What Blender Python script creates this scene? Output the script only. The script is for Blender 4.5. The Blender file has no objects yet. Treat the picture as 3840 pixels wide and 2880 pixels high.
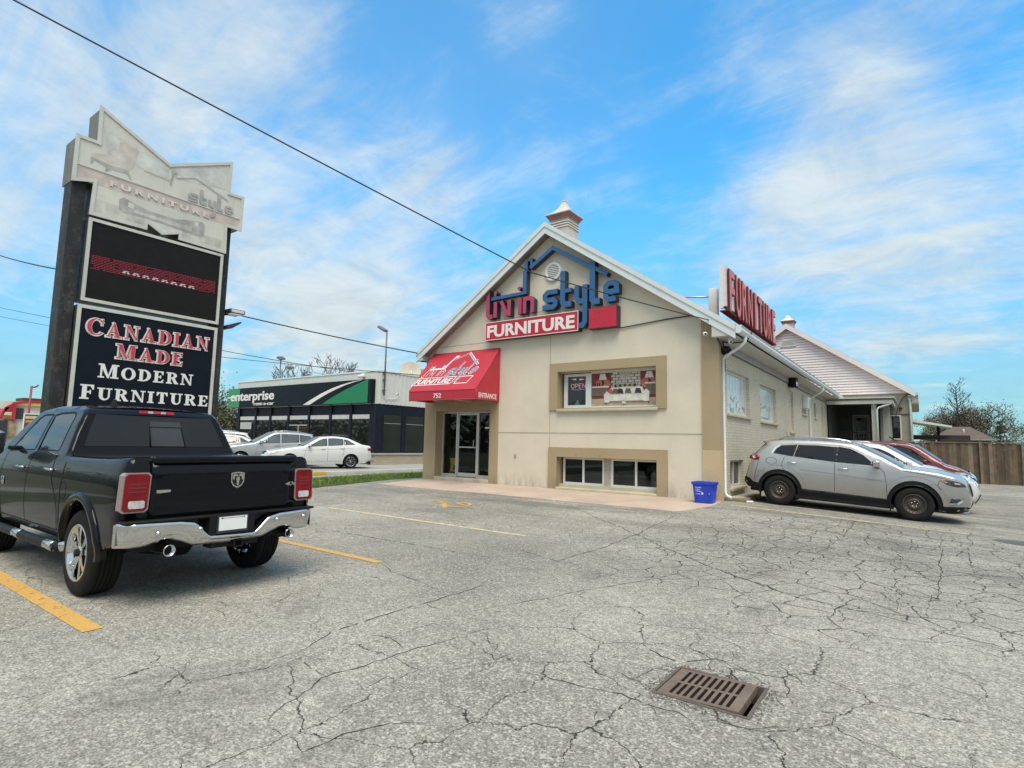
import bpy, bmesh, math, random
import numpy as np
from mathutils import Vector, Matrix, Euler
from mathutils.geometry import delaunay_2d_cdt

random.seed(7); rng = np.random.default_rng(7)
S = bpy.context.scene
COL = S.collection
R = math.radians

# ------------------------------------------------------------------ camera
H = 1.6
def cam_axes(yaw, pitch, roll):
    cy, sy, cp, sp, cr, sr = math.cos(yaw), math.sin(yaw), math.cos(pitch), math.sin(pitch), math.cos(roll), math.sin(roll)
    Rz = Matrix(((cy, -sy, 0), (sy, cy, 0), (0, 0, 1))); Rx = Matrix(((1, 0, 0), (0, cp, -sp), (0, sp, cp)))
    Ry = Matrix(((cr, 0, sr), (0, 1, 0), (-sr, 0, cr)))
    return Rz @ Rx @ Ry
MC = cam_axes(R(35.963), R(5.968), R(-1.2416))
cd = bpy.data.cameras.new('camera'); cam = bpy.data.objects.new('camera', cd); COL.objects.link(cam)
cd.sensor_fit = 'HORIZONTAL'; cd.sensor_width = 36.0; cd.lens = 36.0 * 2113.34 / 3840.0
cd.clip_start = 0.05; cd.clip_end = 3000
cx, cyv, cz = MC.col[0], MC.col[1], MC.col[2]
cam.matrix_world = Matrix(((cx[0], cz[0], -cyv[0], 0), (cx[1], cz[1], -cyv[1], 0), (cx[2], cz[2], -cyv[2], H), (0, 0, 0, 1)))
S.camera = cam

# ------------------------------------------------------------------ world, sun, exposure
SUN_EL, SUN_AZ = R(62), R(138)          # azimuth measured clockwise from +Y
w = bpy.data.worlds.new('World'); S.world = w; w.use_nodes = True
nt = w.node_tree; nt.nodes.clear()
def N(t, **k):
    n = nt.nodes.new(t)
    for a, v in k.items(): setattr(n, a, v)
    return n
def wire(a, b): nt.links.new(a, b)
def mth(op, a, b=None, c=None, clamp=False):
    n = N('ShaderNodeMath', operation=op, use_clamp=clamp)
    for i, v in enumerate((a, b, c)):
        if v is None: continue
        if isinstance(v, (int, float)): n.inputs[i].default_value = v
        else: wire(v, n.inputs[i])
    return n.outputs[0]
def sky_dir(px, py):                     # photo pixel (2212 wide view) -> world direction of that patch of sky
    v = MC @ Vector(((px * 1.736 - 1920) / 2113.34, 1.0, -(py * 1.736 - 1440) / 2113.34)); v.normalize(); return v
out = N('ShaderNodeOutputWorld'); bg = N('ShaderNodeBackground'); bg.inputs['Strength'].default_value = 0.1
sky = N('ShaderNodeTexSky', sky_type='NISHITA'); sky.sun_disc = False
sky.sun_elevation = SUN_EL; sky.sun_rotation = SUN_AZ; sky.ozone_density = 2.2; sky.air_density = 1.0; sky.dust_density = 0.6
tint = N('ShaderNodeMixRGB', blend_type='MULTIPLY'); tint.inputs['Fac'].default_value = 1.0
tint.inputs['Color2'].default_value = (0.52, 1.70, 2.02, 1)
sepd = N('ShaderNodeSeparateXYZ'); tcd = N('ShaderNodeTexCoord'); wire(tcd.outputs['Generated'], sepd.inputs[0]); low = N('ShaderNodeMapRange', interpolation_type='SMOOTHSTEP'); wire(sepd.outputs[2], low.inputs['Value'])      # hazy, dimmer air near the horizon
low.inputs['From Min'].default_value = 0.0; low.inputs['From Max'].default_value = 0.42; low.inputs['To Min'].default_value = 0.42; low.inputs['To Max'].default_value = 1.0
dim = N('ShaderNodeVectorMath', operation='SCALE'); wire(sky.outputs[0], dim.inputs[0]); wire(low.outputs[0], dim.inputs['Scale']); wire(dim.outputs[0], tint.inputs['Color1'])
tc = N('ShaderNodeTexCoord'); sep = N('ShaderNodeSeparateXYZ'); wire(tc.outputs['Generated'], sep.inputs[0])
den = mth('ADD', mth('MAXIMUM', sep.outputs[2], 0.0), 0.22)
comb = N('ShaderNodeCombineXYZ'); wire(mth('DIVIDE', sep.outputs[0], den), comb.inputs[0]); wire(mth('DIVIDE', sep.outputs[1], den), comb.inputs[1])
def noise(scale, detail, rough, rot=0.0, sx=1.0, sy=1.0, dist=0.0, off=(0, 0, 0)):
    mp = N('ShaderNodeMapping'); mp.inputs['Rotation'].default_value = (0, 0, rot); mp.inputs['Scale'].default_value = (sx, sy, 1); mp.inputs['Location'].default_value = off
    wire(comb.outputs[0], mp.inputs[0])
    n = N('ShaderNodeTexNoise'); n.inputs['Scale'].default_value = scale; n.inputs['Detail'].default_value = detail
    n.inputs['Roughness'].default_value = rough; n.inputs['Distortion'].default_value = dist; wire(mp.outputs[0], n.inputs['Vector'])
    return n.outputs[0]
n1 = noise(1.1, 9, 0.55, dist=0.5)
n2 = noise(1.6, 9, 0.60, rot=R(35), sx=0.45, sy=1.6, dist=0.7, off=(3.1, 1.7, 0))
n3 = noise(4.2, 10, 0.66, dist=0.5, off=(1.3, 5.2, 0))
n4 = noise(3.2, 8, 0.62, rot=R(40), sx=0.4, sy=1.9, dist=0.9, off=(7.7, 2.2, 0))
base = mth('ADD', mth('ADD', mth('MULTIPLY', n1, 0.30), mth('MULTIPLY', n2, 0.26)), mth('ADD', mth('MULTIPLY', n3, 0.22), mth('MULTIPLY', n4, 0.22)))
bias = None
for (px, py, power, wt) in (
    (1330, 130, 14, -0.16), (950, 60, 30, -0.09), (760, 300, 40, -0.06), (1500, 320, 40, -0.06), (2150, 40, 60, -0.04), (60, 800, 90, -0.16), (2190, 860, 60, -0.05),
    (60, 200, 12, 0.06), (60, 480, 25, 0.02), (560, 540, 60, 0.10), (780, 680, 40, 0.17), (920, 420, 90, 0.09), (1930, 170, 90, 0.12), (1800, 270, 120, 0.10), (1350, 300, 150, 0.07), (1150, 60, 160, 0.10), (1620, 120, 120, 0.08), (1700, 380, 120, 0.07), (930, 370, 200, 0.08), (650, 120, 120, 0.05), (1650, 430, 80, 0.06), (1480, 560, 60, 0.07),
    (2050, 570, 40, 0.13), (1800, 650, 60, 0.08), (330, 620, 50, 0.06), (1150, 640, 60, 0.08), (300, 100, 40, 0.03)):
    d = N('ShaderNodeVectorMath', operation='DOT_PRODUCT'); wire(tc.outputs['Generated'], d.inputs[0]); d.inputs[1].default_value = sky_dir(px, py)
    t = mth('MULTIPLY', mth('POWER', mth('MAXIMUM', d.outputs['Value'], 0.0), power * 2.2), wt)
    bias = t if bias is None else mth('ADD', bias, t)
fwd = N('ShaderNodeVectorMath', operation='DOT_PRODUCT'); wire(tc.outputs['Generated'], fwd.inputs[0]); fwd.inputs[1].default_value = sky_dir(1106, 700)
beh = N('ShaderNodeMapRange', interpolation_type='SMOOTHSTEP'); wire(fwd.outputs['Value'], beh.inputs['Value'])        # unseen cloud added overhead and behind to whiten the fill light
beh.inputs['From Min'].default_value = 0.62; beh.inputs['From Max'].default_value = 0.15; beh.inputs['To Min'].default_value = 0.0; beh.inputs['To Max'].default_value = 0.55
f = mth('ADD', mth('MULTIPLY_ADD', base, 3.0, -1.0), mth('ADD', mth('MULTIPLY', bias, 1.7), mth('ADD', beh.outputs[0], 0.04)))
mr = N('ShaderNodeMapRange', interpolation_type='SMOOTHSTEP'); wire(f, mr.inputs['Value'])
mr.inputs['From Min'].default_value = 0.32; mr.inputs['From Max'].default_value = 0.98
hz = N('ShaderNodeMapRange', interpolation_type='SMOOTHSTEP'); wire(sep.outputs[2], hz.inputs['Value'])
hz.inputs['From Min'].default_value = 0.0; hz.inputs['From Max'].default_value = 0.5; hz.inputs['To Min'].default_value = 0.42; hz.inputs['To Max'].default_value = 0.0
veil = N('ShaderNodeMapRange', interpolation_type='SMOOTHSTEP'); wire(mth('ADD', noise(0.9, 5, 0.5, dist=0.3, off=(4.4, 8.1, 0)), mth('MULTIPLY', bias, 0.8)), veil.inputs['Value']); veil.inputs['From Min'].default_value = 0.30; veil.inputs['From Max'].default_value = 0.72; veil.inputs['To Min'].default_value = 0.04; veil.inputs['To Max'].default_value = 0.55
cm = mth('MAXIMUM', mth('ADD', mth('MULTIPLY', mr.outputs[0], 0.80), mth('MULTIPLY', veil.outputs[0], 0.38)), hz.outputs[0], clamp=True)
cmix = N('ShaderNodeMixRGB', blend_type='MIX'); wire(mth('MULTIPLY', cm, 0.93), cmix.inputs['Fac'])
wire(tint.outputs[0], cmix.inputs['Color1']); shade = N('ShaderNodeMapRange'); wire(n3, shade.inputs['Value']); shade.inputs['From Min'].default_value = 0.3; shade.inputs['From Max'].default_value = 0.7; shade.inputs['To Min'].default_value = 0.80; shade.inputs['To Max'].default_value = 1.05
csc = N('ShaderNodeVectorMath', operation='SCALE'); csc.inputs[0].default_value = (5.0, 5.5, 5.6); wire(shade.outputs[0], csc.inputs['Scale']); wire(csc.outputs[0], cmix.inputs['Color2'])
wire(cmix.outputs[0], bg.inputs['Color']); wire(bg.outputs[0], out.inputs['Surface'])

sd = bpy.data.lights.new('sun', 'SUN'); sun = bpy.data.objects.new('sun', sd); COL.objects.link(sun)
sd.energy = 2.4; sd.angle = R(38); sd.color = (1.0, 0.90, 0.73)
sdir = Vector((math.sin(SUN_AZ) * math.cos(SUN_EL), math.cos(SUN_AZ) * math.cos(SUN_EL), math.sin(SUN_EL)))
sun.rotation_euler = sdir.to_track_quat('Z', 'Y').to_euler(); sun.location = (0, 0, 60)
vs = S.view_settings; vs.view_transform = 'Standard'; vs.look = 'None'; vs.gamma = 1.0; vs.use_curve_mapping = False; vs.exposure = 0.62
try: S.display_settings.display_device = 'sRGB'
except Exception: pass
S.cycles.max_bounces = 6; S.cycles.diffuse_bounces = 3; S.cycles.glossy_bounces = 3; S.cycles.transparent_max_bounces = 8; S.cycles.transmission_bounces = 3

# ------------------------------------------------------------------ materials
MATS = {}
def new_mat(name):
    m = bpy.data.materials.new(name); m.use_nodes = True; MATS[name] = m
    t = m.node_tree; b = t.nodes['Principled BSDF']; return m, t, b
def nd(t, typ, **k):
    n = t.nodes.new(typ)
    for a, v in k.items(): setattr(n, a, v)
    return n
def link(t, a, b): t.links.new(a, b)
def setin(n, name, v):
    if name in n.inputs: n.inputs[name].default_value = v
def tmath(t, op, a, b=None, clamp=False, c=None):
    n = nd(t, 'ShaderNodeMath', operation=op, use_clamp=clamp)
    for i, v in enumerate((a, b, c)):
        if v is None: continue
        if isinstance(v, (int, float)): n.inputs[i].default_value = v
        else: link(t, v, n.inputs[i])
    return n.outputs[0]
def tnoise(t, vec, scale, detail=4, rough=0.55, dist=0.0, dims='3D'):
    n = nd(t, 'ShaderNodeTexNoise'); n.inputs['Scale'].default_value = scale; n.inputs['Detail'].default_value = detail
    n.inputs['Roughness'].default_value = rough; n.inputs['Distortion'].default_value = dist
    if vec is not None: link(t, vec, n.inputs['Vector'])
    return n.outputs[0]
def tramp(t, fac, a, b, lo=0.0, hi=1.0, interp='SMOOTHSTEP'):
    n = nd(t, 'ShaderNodeMapRange', interpolation_type=interp); n.clamp = True if hasattr(n, 'clamp') else None
    link(t, fac, n.inputs['Value']); n.inputs['From Min'].default_value = a; n.inputs['From Max'].default_value = b
    n.inputs['To Min'].default_value = lo; n.inputs['To Max'].default_value = hi
    return n.outputs[0]
def tmix(t, fac, c1, c2, blend='MIX'):
    n = nd(t, 'ShaderNodeMixRGB', blend_type=blend)
    for i, v in ((0, fac), (1, c1), (2, c2)):
        if isinstance(v, (int, float)): n.inputs[i].default_value = v
        elif isinstance(v, tuple): n.inputs[i].default_value = (*v[:3], 1)
        else: link(t, v, n.inputs[i])
    return n.outputs[0]
def M(name, col, rough=0.6, metal=0.0, var=0.12, vscale=3.0, bump=0.0, bscale=60.0, coat=0.0, spec=0.5, dirt=0.0, dirtcol=(0.1, 0.09, 0.07), streak=0.0, emit=0.0):
    if name in MATS: return MATS[name]
    m, t, b = new_mat(name)
    tcn = nd(t, 'ShaderNodeTexCoord'); v = tcn.outputs['Object']
    n = tnoise(t, v, vscale, 6, 0.6)
    f = tramp(t, n, 0.3, 0.7, 1 - var, 1 + var, 'LINEAR')
    cc = nd(t, 'ShaderNodeVectorMath', operation='SCALE'); cc.inputs[0].default_value = col[:3]; link(t, f, cc.inputs['Scale'])
    c = cc.outputs[0]
    if dirt > 0:
        n2 = tnoise(t, v, vscale * 2.3, 8, 0.7, 0.3)
        c = tmix(t, tramp(t, n2, 0.5, 0.75, 0, dirt), c, dirtcol)
    if streak > 0:
        mp = nd(t, 'ShaderNodeMapping'); mp.inputs['Scale'].default_value = (6, 6, 0.35); link(t, v, mp.inputs[0])
        n3 = tnoise(t, mp.outputs[0], 1.0, 6, 0.65)
        c = tmix(t, tramp(t, n3, 0.5, 0.78, 0, streak), c, dirtcol)
    link(t, c, b.inputs['Base Color'])
    rn = tnoise(t, v, vscale * 4, 4, 0.6)
    link(t, tramp(t, rn, 0.3, 0.7, max(0.02, rough * 0.85), min(1, rough * 1.15), 'LINEAR'), b.inputs['Roughness'])
    b.inputs['Metallic'].default_value = metal; setin(b, 'Specular IOR Level', spec)
    if coat: setin(b, 'Coat Weight', coat); setin(b, 'Coat Roughness', 0.03)
    if bump > 0:
        bn = nd(t, 'ShaderNodeBump'); bn.inputs['Strength'].default_value = bump; bn.inputs['Distance'].default_value = 0.02
        link(t, tnoise(t, v, bscale, 6, 0.65), bn.inputs['Height']); link(t, bn.outputs[0], b.inputs['Normal'])
    if emit > 0:
        b.inputs['Emission Color'].default_value = (*col[:3], 1); b.inputs['Emission Strength'].default_value = emit
    return m
def glass(name, tint=(0.78, 0.8, 0.8), fac=0.6, rough=0.015):
    """Tinted pane: part see-through, part mirror by Fresnel."""
    if name in MATS: return MATS[name]
    m, t, b = new_mat(name); o = t.nodes['Material Output']
    tr = nd(t, 'ShaderNodeBsdfTransparent'); tr.inputs[0].default_value = (*tint, 1)
    gl = nd(t, 'ShaderNodeBsdfGlossy'); gl.inputs['Roughness'].default_value = rough; gl.inputs[0].default_value = (0.9, 0.95, 0.97, 1)
    tcn = nd(t, 'ShaderNodeTexCoord'); bn = nd(t, 'ShaderNodeBump'); bn.inputs['Strength'].default_value = 0.03; bn.inputs['Distance'].default_value = 0.02
    link(t, tnoise(t, tcn.outputs['Object'], 1.4, 2), bn.inputs['Height']); link(t, bn.outputs[0], gl.inputs['Normal'])
    fr = nd(t, 'ShaderNodeFresnel'); fr.inputs['IOR'].default_value = 1.5
    mx = nd(t, 'ShaderNodeMixShader'); link(t, tmath(t, 'MULTIPLY_ADD', fr.outputs[0], 0.9, True, 0.01), mx.inputs[0]); link(t, tr.outputs[0], mx.inputs[1]); link(t, gl.outputs[0], mx.inputs[2])
    link(t, mx.outputs[0], o.inputs['Surface'])
    return m
def paint(name, col, metal=0.0, rough=0.3, flake=0.0):
    if name in MATS: return MATS[name]
    m, t, b = new_mat(name)
    tcn = nd(t, 'ShaderNodeTexCoord')
    n = tnoise(t, tcn.outputs['Object'], 1.6, 5, 0.6)
    dust = tnoise(t, tcn.outputs['Object'], 7, 8, 0.7)
    sepz = nd(t, 'ShaderNodeSeparateXYZ'); link(t, tcn.outputs['Object'], sepz.inputs[0])
    low = tramp(t, sepz.outputs[2], 0.25, 0.9, 0.22 if max(col) > 0.05 else 0.05, 0.02 if max(col) > 0.05 else 0.002)            # road dust on the lower panels
    c = tmix(t, tmath(t, 'MULTIPLY', low, tramp(t, dust, 0.3, 0.7, 0.3, 1.2)), (*[x * 1.0 for x in col],), (0.22, 0.2, 0.17))
    c = tmix(t, tramp(t, n, 0.3, 0.7, 0.0, 0.1), c, (*[x * 0.8 for x in col],))
    link(t, c, b.inputs['Base Color'])
    b.inputs['Metallic'].default_value = metal; b.inputs['Roughness'].default_value = rough
    setin(b, 'Coat Weight', 1.0 if max(col) > 0.05 else 0.45)
    if max(col) < 0.05: setin(b, 'Specular IOR Level', 0.05)
    link(t, tramp(t, dust, 0.3, 0.8, 0.01, 0.05), b.inputs['Coat Roughness'])
    bn = nd(t, 'ShaderNodeBump'); bn.inputs['Strength'].default_value = 0.02; bn.inputs['Distance'].default_value = 0.02
    link(t, tnoise(t, tcn.outputs['Object'], 2.5, 2), bn.inputs['Height']); link(t, bn.outputs[0], b.inputs['Normal'])
    return m

BLACK_PLASTIC = M('black_plastic', (0.008, 0.008, 0.009), 0.55, spec=0.25, bump=0.1, bscale=200)
RUBBER = M('rubber', (0.012, 0.012, 0.012), 0.85, bump=0.3, bscale=90, var=0.3, dirt=0.25, dirtcol=(0.05, 0.047, 0.042), spec=0.25)
CHROME = M('chrome', (0.62, 0.63, 0.63), 0.06, 1.0, var=0.05)
ALLOY = M('alloy', (0.6, 0.61, 0.62), 0.22, 1.0, var=0.08)
STEELRIM = M('black_steel_rim', (0.065, 0.05, 0.042), 0.5, 0.3, dirt=0.6, dirtcol=(0.12, 0.075, 0.045), vscale=8)
CARGLASS = M('car_glass', (0.012, 0.015, 0.017), 0.03, 0.0, var=0.1, spec=0.6)
CARGLASS_LIGHT = M('light_car_glass', (0.07, 0.085, 0.085), 0.03, 0.0, var=0.25, vscale=2.5, spec=0.9)
REDLENS = M('red_lens', (0.20, 0.002, 0.008), 0.12, 0.0, var=0.25, vscale=9, spec=0.3, coat=0.3)
CLEARLENS = M('clear_lens', (0.62, 0.63, 0.64), 0.1, 0.25, var=0.3, vscale=14, coat=1.0)
AMBER = M('amber_lens', (0.6, 0.16, 0.02), 0.12, coat=1.0)
DARKLENS = M('dark_lens', (0.03, 0.03, 0.033), 0.06, var=0.4, vscale=12, coat=1.0)
UNDER = M('underbody', (0.008, 0.008, 0.008), 0.9)
WHITEMETAL = M('white_metal', (0.72, 0.74, 0.73), 0.4, var=0.06, vscale=1.5, dirt=0.2, dirtcol=(0.4, 0.38, 0.33), streak=0.12)
WHITEPLAIN = M('white_paint', (0.78, 0.78, 0.77), 0.4, var=0.04)
PLATE = M('plate_white', (0.8, 0.8, 0.8), 0.4, var=0.03)
DARKTEXT = M('dark_print', (0.03, 0.035, 0.05), 0.5)

# ------------------------------------------------------------------ mesh helpers
ORIGIN = {}
def root(name, loc, label, cat, group=None, kind=None):
    o = bpy.data.objects.new(name, None); COL.objects.link(o); o.location = loc; ORIGIN[o.name] = Vector(loc)
    o.empty_display_size = 0.3
    o['label'] = label; o['category'] = cat
    if group: o['group'] = group
    if kind: o['kind'] = kind
    return o
def tag(o, label, cat, group=None):
    o['label'] = label; o['category'] = cat
    if group: o['group'] = group
    return o
class MB:
    """Collects faces for ONE mesh object."""
    def __init__(s): s.v = []; s.f = []; s.m = []; s.sm = []; s.uvs = None
    def add(s, vs, fs, mi=0, smooth=False):
        o = len(s.v); s.v.extend([tuple(p) for p in vs])
        for f in fs: s.f.append(tuple(i + o for i in f)); s.m.append(mi); s.sm.append(smooth)
        return s
    def quad(s, a, b, c, d, mi=0): return s.add((a, b, c, d), ((0, 1, 2, 3),), mi)
    def box(s, x0, x1, y0, y1, z0, z1, mi=0):
        if x0 > x1: x0, x1 = x1, x0
        if y0 > y1: y0, y1 = y1, y0
        if z0 > z1: z0, z1 = z1, z0
        v = [(x0, y0, z0), (x1, y0, z0), (x1, y1, z0), (x0, y1, z0), (x0, y0, z1), (x1, y0, z1), (x1, y1, z1), (x0, y1, z1)]
        return s.add(v, ((0, 3, 2, 1), (4, 5, 6, 7), (0, 1, 5, 4), (1, 2, 6, 5), (2, 3, 7, 6), (3, 0, 4, 7)), mi)
    def rbox(s, x0, x1, y0, y1, z0, z1, r=0.02, seg=2, mi=0, mat=None):
        bm = bmesh.new(); bmesh.ops.create_cube(bm, size=1)
        for v in bm.verts: v.co = Vector(((x0 + x1) / 2 + v.co.x * (x1 - x0), (y0 + y1) / 2 + v.co.y * (y1 - y0), (z0 + z1) / 2 + v.co.z * (z1 - z0)))
        bmesh.ops.bevel(bm, geom=bm.edges[:], offset=r, segments=seg, profile=0.5, affect='EDGES')
        if mat: bm.transform(mat)
        bm.verts.index_update(); s.add([v.co[:] for v in bm.verts], [[v.index for v in f.verts] for f in bm.faces], mi, True); bm.free(); return s
    def prism(s, pts, fn, d0, d1, mi=0, side_mi=None):
        """pts: 2-D polygon (convex or not); fn(u, v, d) -> 3-D; a closed slab from depth d0 to d1 (front face at d1)."""
        n = len(pts); side_mi = mi if side_mi is None else side_mi
        area = sum(pts[i][0] * pts[(i + 1) % n][1] - pts[(i + 1) % n][0] * pts[i][1] for i in range(n))
        if area < 0: pts = pts[::-1]
        s.add([fn(u, v, d1) for u, v in pts], (tuple(range(n)),), mi)
        s.add([fn(u, v, d0) for u, v in pts], (tuple(range(n))[::-1],), side_mi)
        for i in range(n):
            j = (i + 1) % n
            s.add([fn(*pts[i], d0), fn(*pts[j], d0), fn(*pts[j], d1), fn(*pts[i], d1)], ((0, 1, 2, 3),), side_mi)
        return s
    def stroke(s, line, wd, fn, d0, d1, mi=0, side_mi=None, closed=False):
        """a polyline with mitred corners and square ends, as a raised bar"""
        side_mi = mi if side_mi is None else side_mi
        P = [Vector(p) for p in line]; n = len(P); L = []; Rr = []
        for i in range(n):
            if closed: a, b = P[i - 1], P[(i + 1) % n]
            else: a, b = P[max(i - 1, 0)], P[min(i + 1, n - 1)]
            d1v = (P[i] - a); d2v = (b - P[i])
            if d1v.length < 1e-9: d1v = d2v
            if d2v.length < 1e-9: d2v = d1v
            d1v.normalize(); d2v.normalize(); nn = Vector((-d1v.y - d2v.y, d1v.x + d2v.x))
            if nn.length < 1e-6: nn = Vector((-d1v.y, d1v.x))
            nn.normalize(); k = min(1.9, 1 / max(0.35, nn.dot(Vector((-d1v.y, d1v.x)))))
            L.append(P[i] + nn * wd / 2 * k); Rr.append(P[i] - nn * wd / 2 * k)
        m = n if closed else n - 1
        for i in range(m):
            j = (i + 1) % n
            q = [Rr[i], Rr[j], L[j], L[i]]
            s.add([fn(*p, d1) for p in q], ((0, 1, 2, 3),), mi)
            s.add([fn(*p, d0) for p in q], ((3, 2, 1, 0),), side_mi)
            for a, b in ((Rr[i], Rr[j]), (L[j], L[i])):
                s.add([fn(*a, d0), fn(*b, d0), fn(*b, d1), fn(*a, d1)], ((0, 1, 2, 3),), side_mi)
        if not closed:
            for a, b in ((L[0], Rr[0]), (Rr[-1], L[-1])):
                s.add([fn(*a, d0), fn(*b, d0), fn(*b, d1), fn(*a, d1)], ((0, 1, 2, 3),), side_mi)
        return s
    def tube(s, pts, r, n=8, mi=0, cap=True, closed=False):
        P = [Vector(p) for p in pts]; rs = r if isinstance(r, (list, tuple)) else [r] * len(P); rings = []
        up = None
        for i, p in enumerate(P):
            d = (P[min(i + 1, len(P) - 1)] - P[max(i - 1, 0)]).normalized()
            if up is None: up = d.orthogonal().normalized()
            else:
                up = up - d * up.dot(d)
                up = up.normalized() if up.length > 1e-6 else d.orthogonal().normalized()
            sd2 = d.cross(up)
            rings.append([p + (up * math.cos(2 * math.pi * k / n) + sd2 * math.sin(2 * math.pi * k / n)) * rs[i] for k in range(n)])
        vs = [v for g in rings for v in g]; fs = []
        for i in range(len(P) - 1):
            for k in range(n):
                fs.append((i * n + k, i * n + (k + 1) % n, (i + 1) * n + (k + 1) % n, (i + 1) * n + k))
        s.add(vs, fs, mi, True)
        if cap:
            s.add(rings[0], (tuple(range(n))[::-1],), mi); s.add(rings[-1], (tuple(range(n)),), mi)
        return s
    def lathe(s, prof, center, axis=(0, 0, 1), n=24, mi=0, smooth=True):
        """prof: (radius, height along axis)"""
        A = Vector(axis).normalized(); u = A.orthogonal().normalized(); v = A.cross(u); c = Vector(center); vs = []; fs = []
        for r, h in prof:
            for k in range(n):
                a = 2 * math.pi * k / n; vs.append(c + A * h + (u * math.cos(a) + v * math.sin(a)) * r)
        for i in range(len(prof) - 1):
            for k in range(n): fs.append((i * n + k, i * n + (k + 1) % n, (i + 1) * n + (k + 1) % n, (i + 1) * n + k))
        s.add(vs, fs, mi, smooth); return s
    def build(s, name, mats, parent=None, xf=None):
        if not isinstance(mats, (list, tuple)): mats = [mats]
        off = Vector((0, 0, 0))
        if parent is not None:
            off = ORIGIN.get(parent.name, Vector((0, 0, 0)))
        me = bpy.data.meshes.new(name)
        vs = [Vector(v) for v in s.v]
        if xf is not None: vs = [xf @ v for v in vs]
        me.from_pydata([(v - off)[:] for v in vs], [], s.f)
        for m in mats: me.materials.append(m)
        me.polygons.foreach_set('material_index', s.m); me.polygons.foreach_set('use_smooth', s.sm)
        me.validate(); me.update()
        bm = bmesh.new(); bm.from_mesh(me); bmesh.ops.remove_doubles(bm, verts=bm.verts, dist=1e-5) if len(bm.verts) < 60000 else None
        bm.to_mesh(me); bm.free()
        o = bpy.data.objects.new(name, me); COL.objects.link(o)
        if parent is not None: o.parent = parent
        ORIGIN[o.name] = off.copy()
        return o
def copy_tree(o, parent=None):
    c = o.copy(); COL.objects.link(c)
    if parent is not None: c.parent = parent
    for ch in list(o.children): copy_tree(ch, c)
    return c
def arc(cx_, cy_, rx, ry, a0, a1, n=12):
    return [(cx_ + rx * math.cos(R(a0 + (a1 - a0) * i / n)), cy_ + ry * math.sin(R(a0 + (a1 - a0) * i / n))) for i in range(n + 1)]
def inpoly(P, poly):
    P = np.asarray(P, float); poly = np.asarray(poly, float); x, y = P[:, 0], P[:, 1]; ins = np.zeros(len(P), bool); n = len(poly)
    for i in range(n):
        x1, y1 = poly[i]; x2, y2 = poly[(i + 1) % n]
        if y1 == y2: continue
        c = ((y1 > y) != (y2 > y)) & (x < (x2 - x1) * (y - y1) / (y2 - y1) + x1); ins ^= c
    return ins
def segdist(P, line):
    P = np.asarray(P, float); best = np.full(len(P), 1e9)
    for a, b in zip(line[:-1], line[1:]):
        a = np.array(a, float); b = np.array(b, float); d = b - a; l2 = max(d @ d, 1e-12)
        t = np.clip(((P - a) @ d) / l2, 0, 1); q = a + t[:, None] * d; best = np.minimum(best, np.hypot(*(P - q).T))
    return best
def densify(poly, h, closed=True):
    o = []; n = len(poly)
    for i in range(n if closed else n - 1):
        a = poly[i]; b = poly[(i + 1) % n]; L = math.hypot(b[0] - a[0], b[1] - a[1]); k = max(1, int(math.ceil(L / h)))
        for j in range(k): o.append((a[0] + (b[0] - a[0]) * j / k, a[1] + (b[1] - a[1]) * j / k))
    if not closed: o.append(poly[-1])
    return o
def region(poly, holes=(), h=0.08, extra=()):
    """2-D triangulated region with interior points; returns verts, tris (counter-clockwise)"""
    loops = [densify(poly, h)] + [densify(q, h) for q in holes]
    V = []; E = []
    for l in loops:
        o = len(V); V += l; E += [(o + i, o + (i + 1) % len(l)) for i in range(len(l))]
    xs = [p[0] for p in poly]; ys = [p[1] for p in poly]
    g = [(x, y) for x in np.arange(min(xs) + h / 2, max(xs), h) for y in np.arange(min(ys) + h / 2, max(ys), h)] + list(extra)
    if g:
        G = np.array(g); ok = inpoly(G, poly)
        for q in holes: ok &= ~inpoly(G, q)
        for l in loops: ok &= segdist(G, l + [l[0]]) > h * 0.12
        V += [tuple(p) for p in G[ok]]
    vs, es, fs, *_ = delaunay_2d_cdt([Vector(p) for p in V], E, [], 0, 1e-6)
    C = np.array([np.mean([vs[i][:] for i in f], axis=0) for f in fs]); ok = inpoly(C, poly)
    for q in holes: ok &= ~inpoly(C, q)
    return [v[:] for v in vs], [tuple(f) for f, k in zip(fs, ok) if k]
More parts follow.
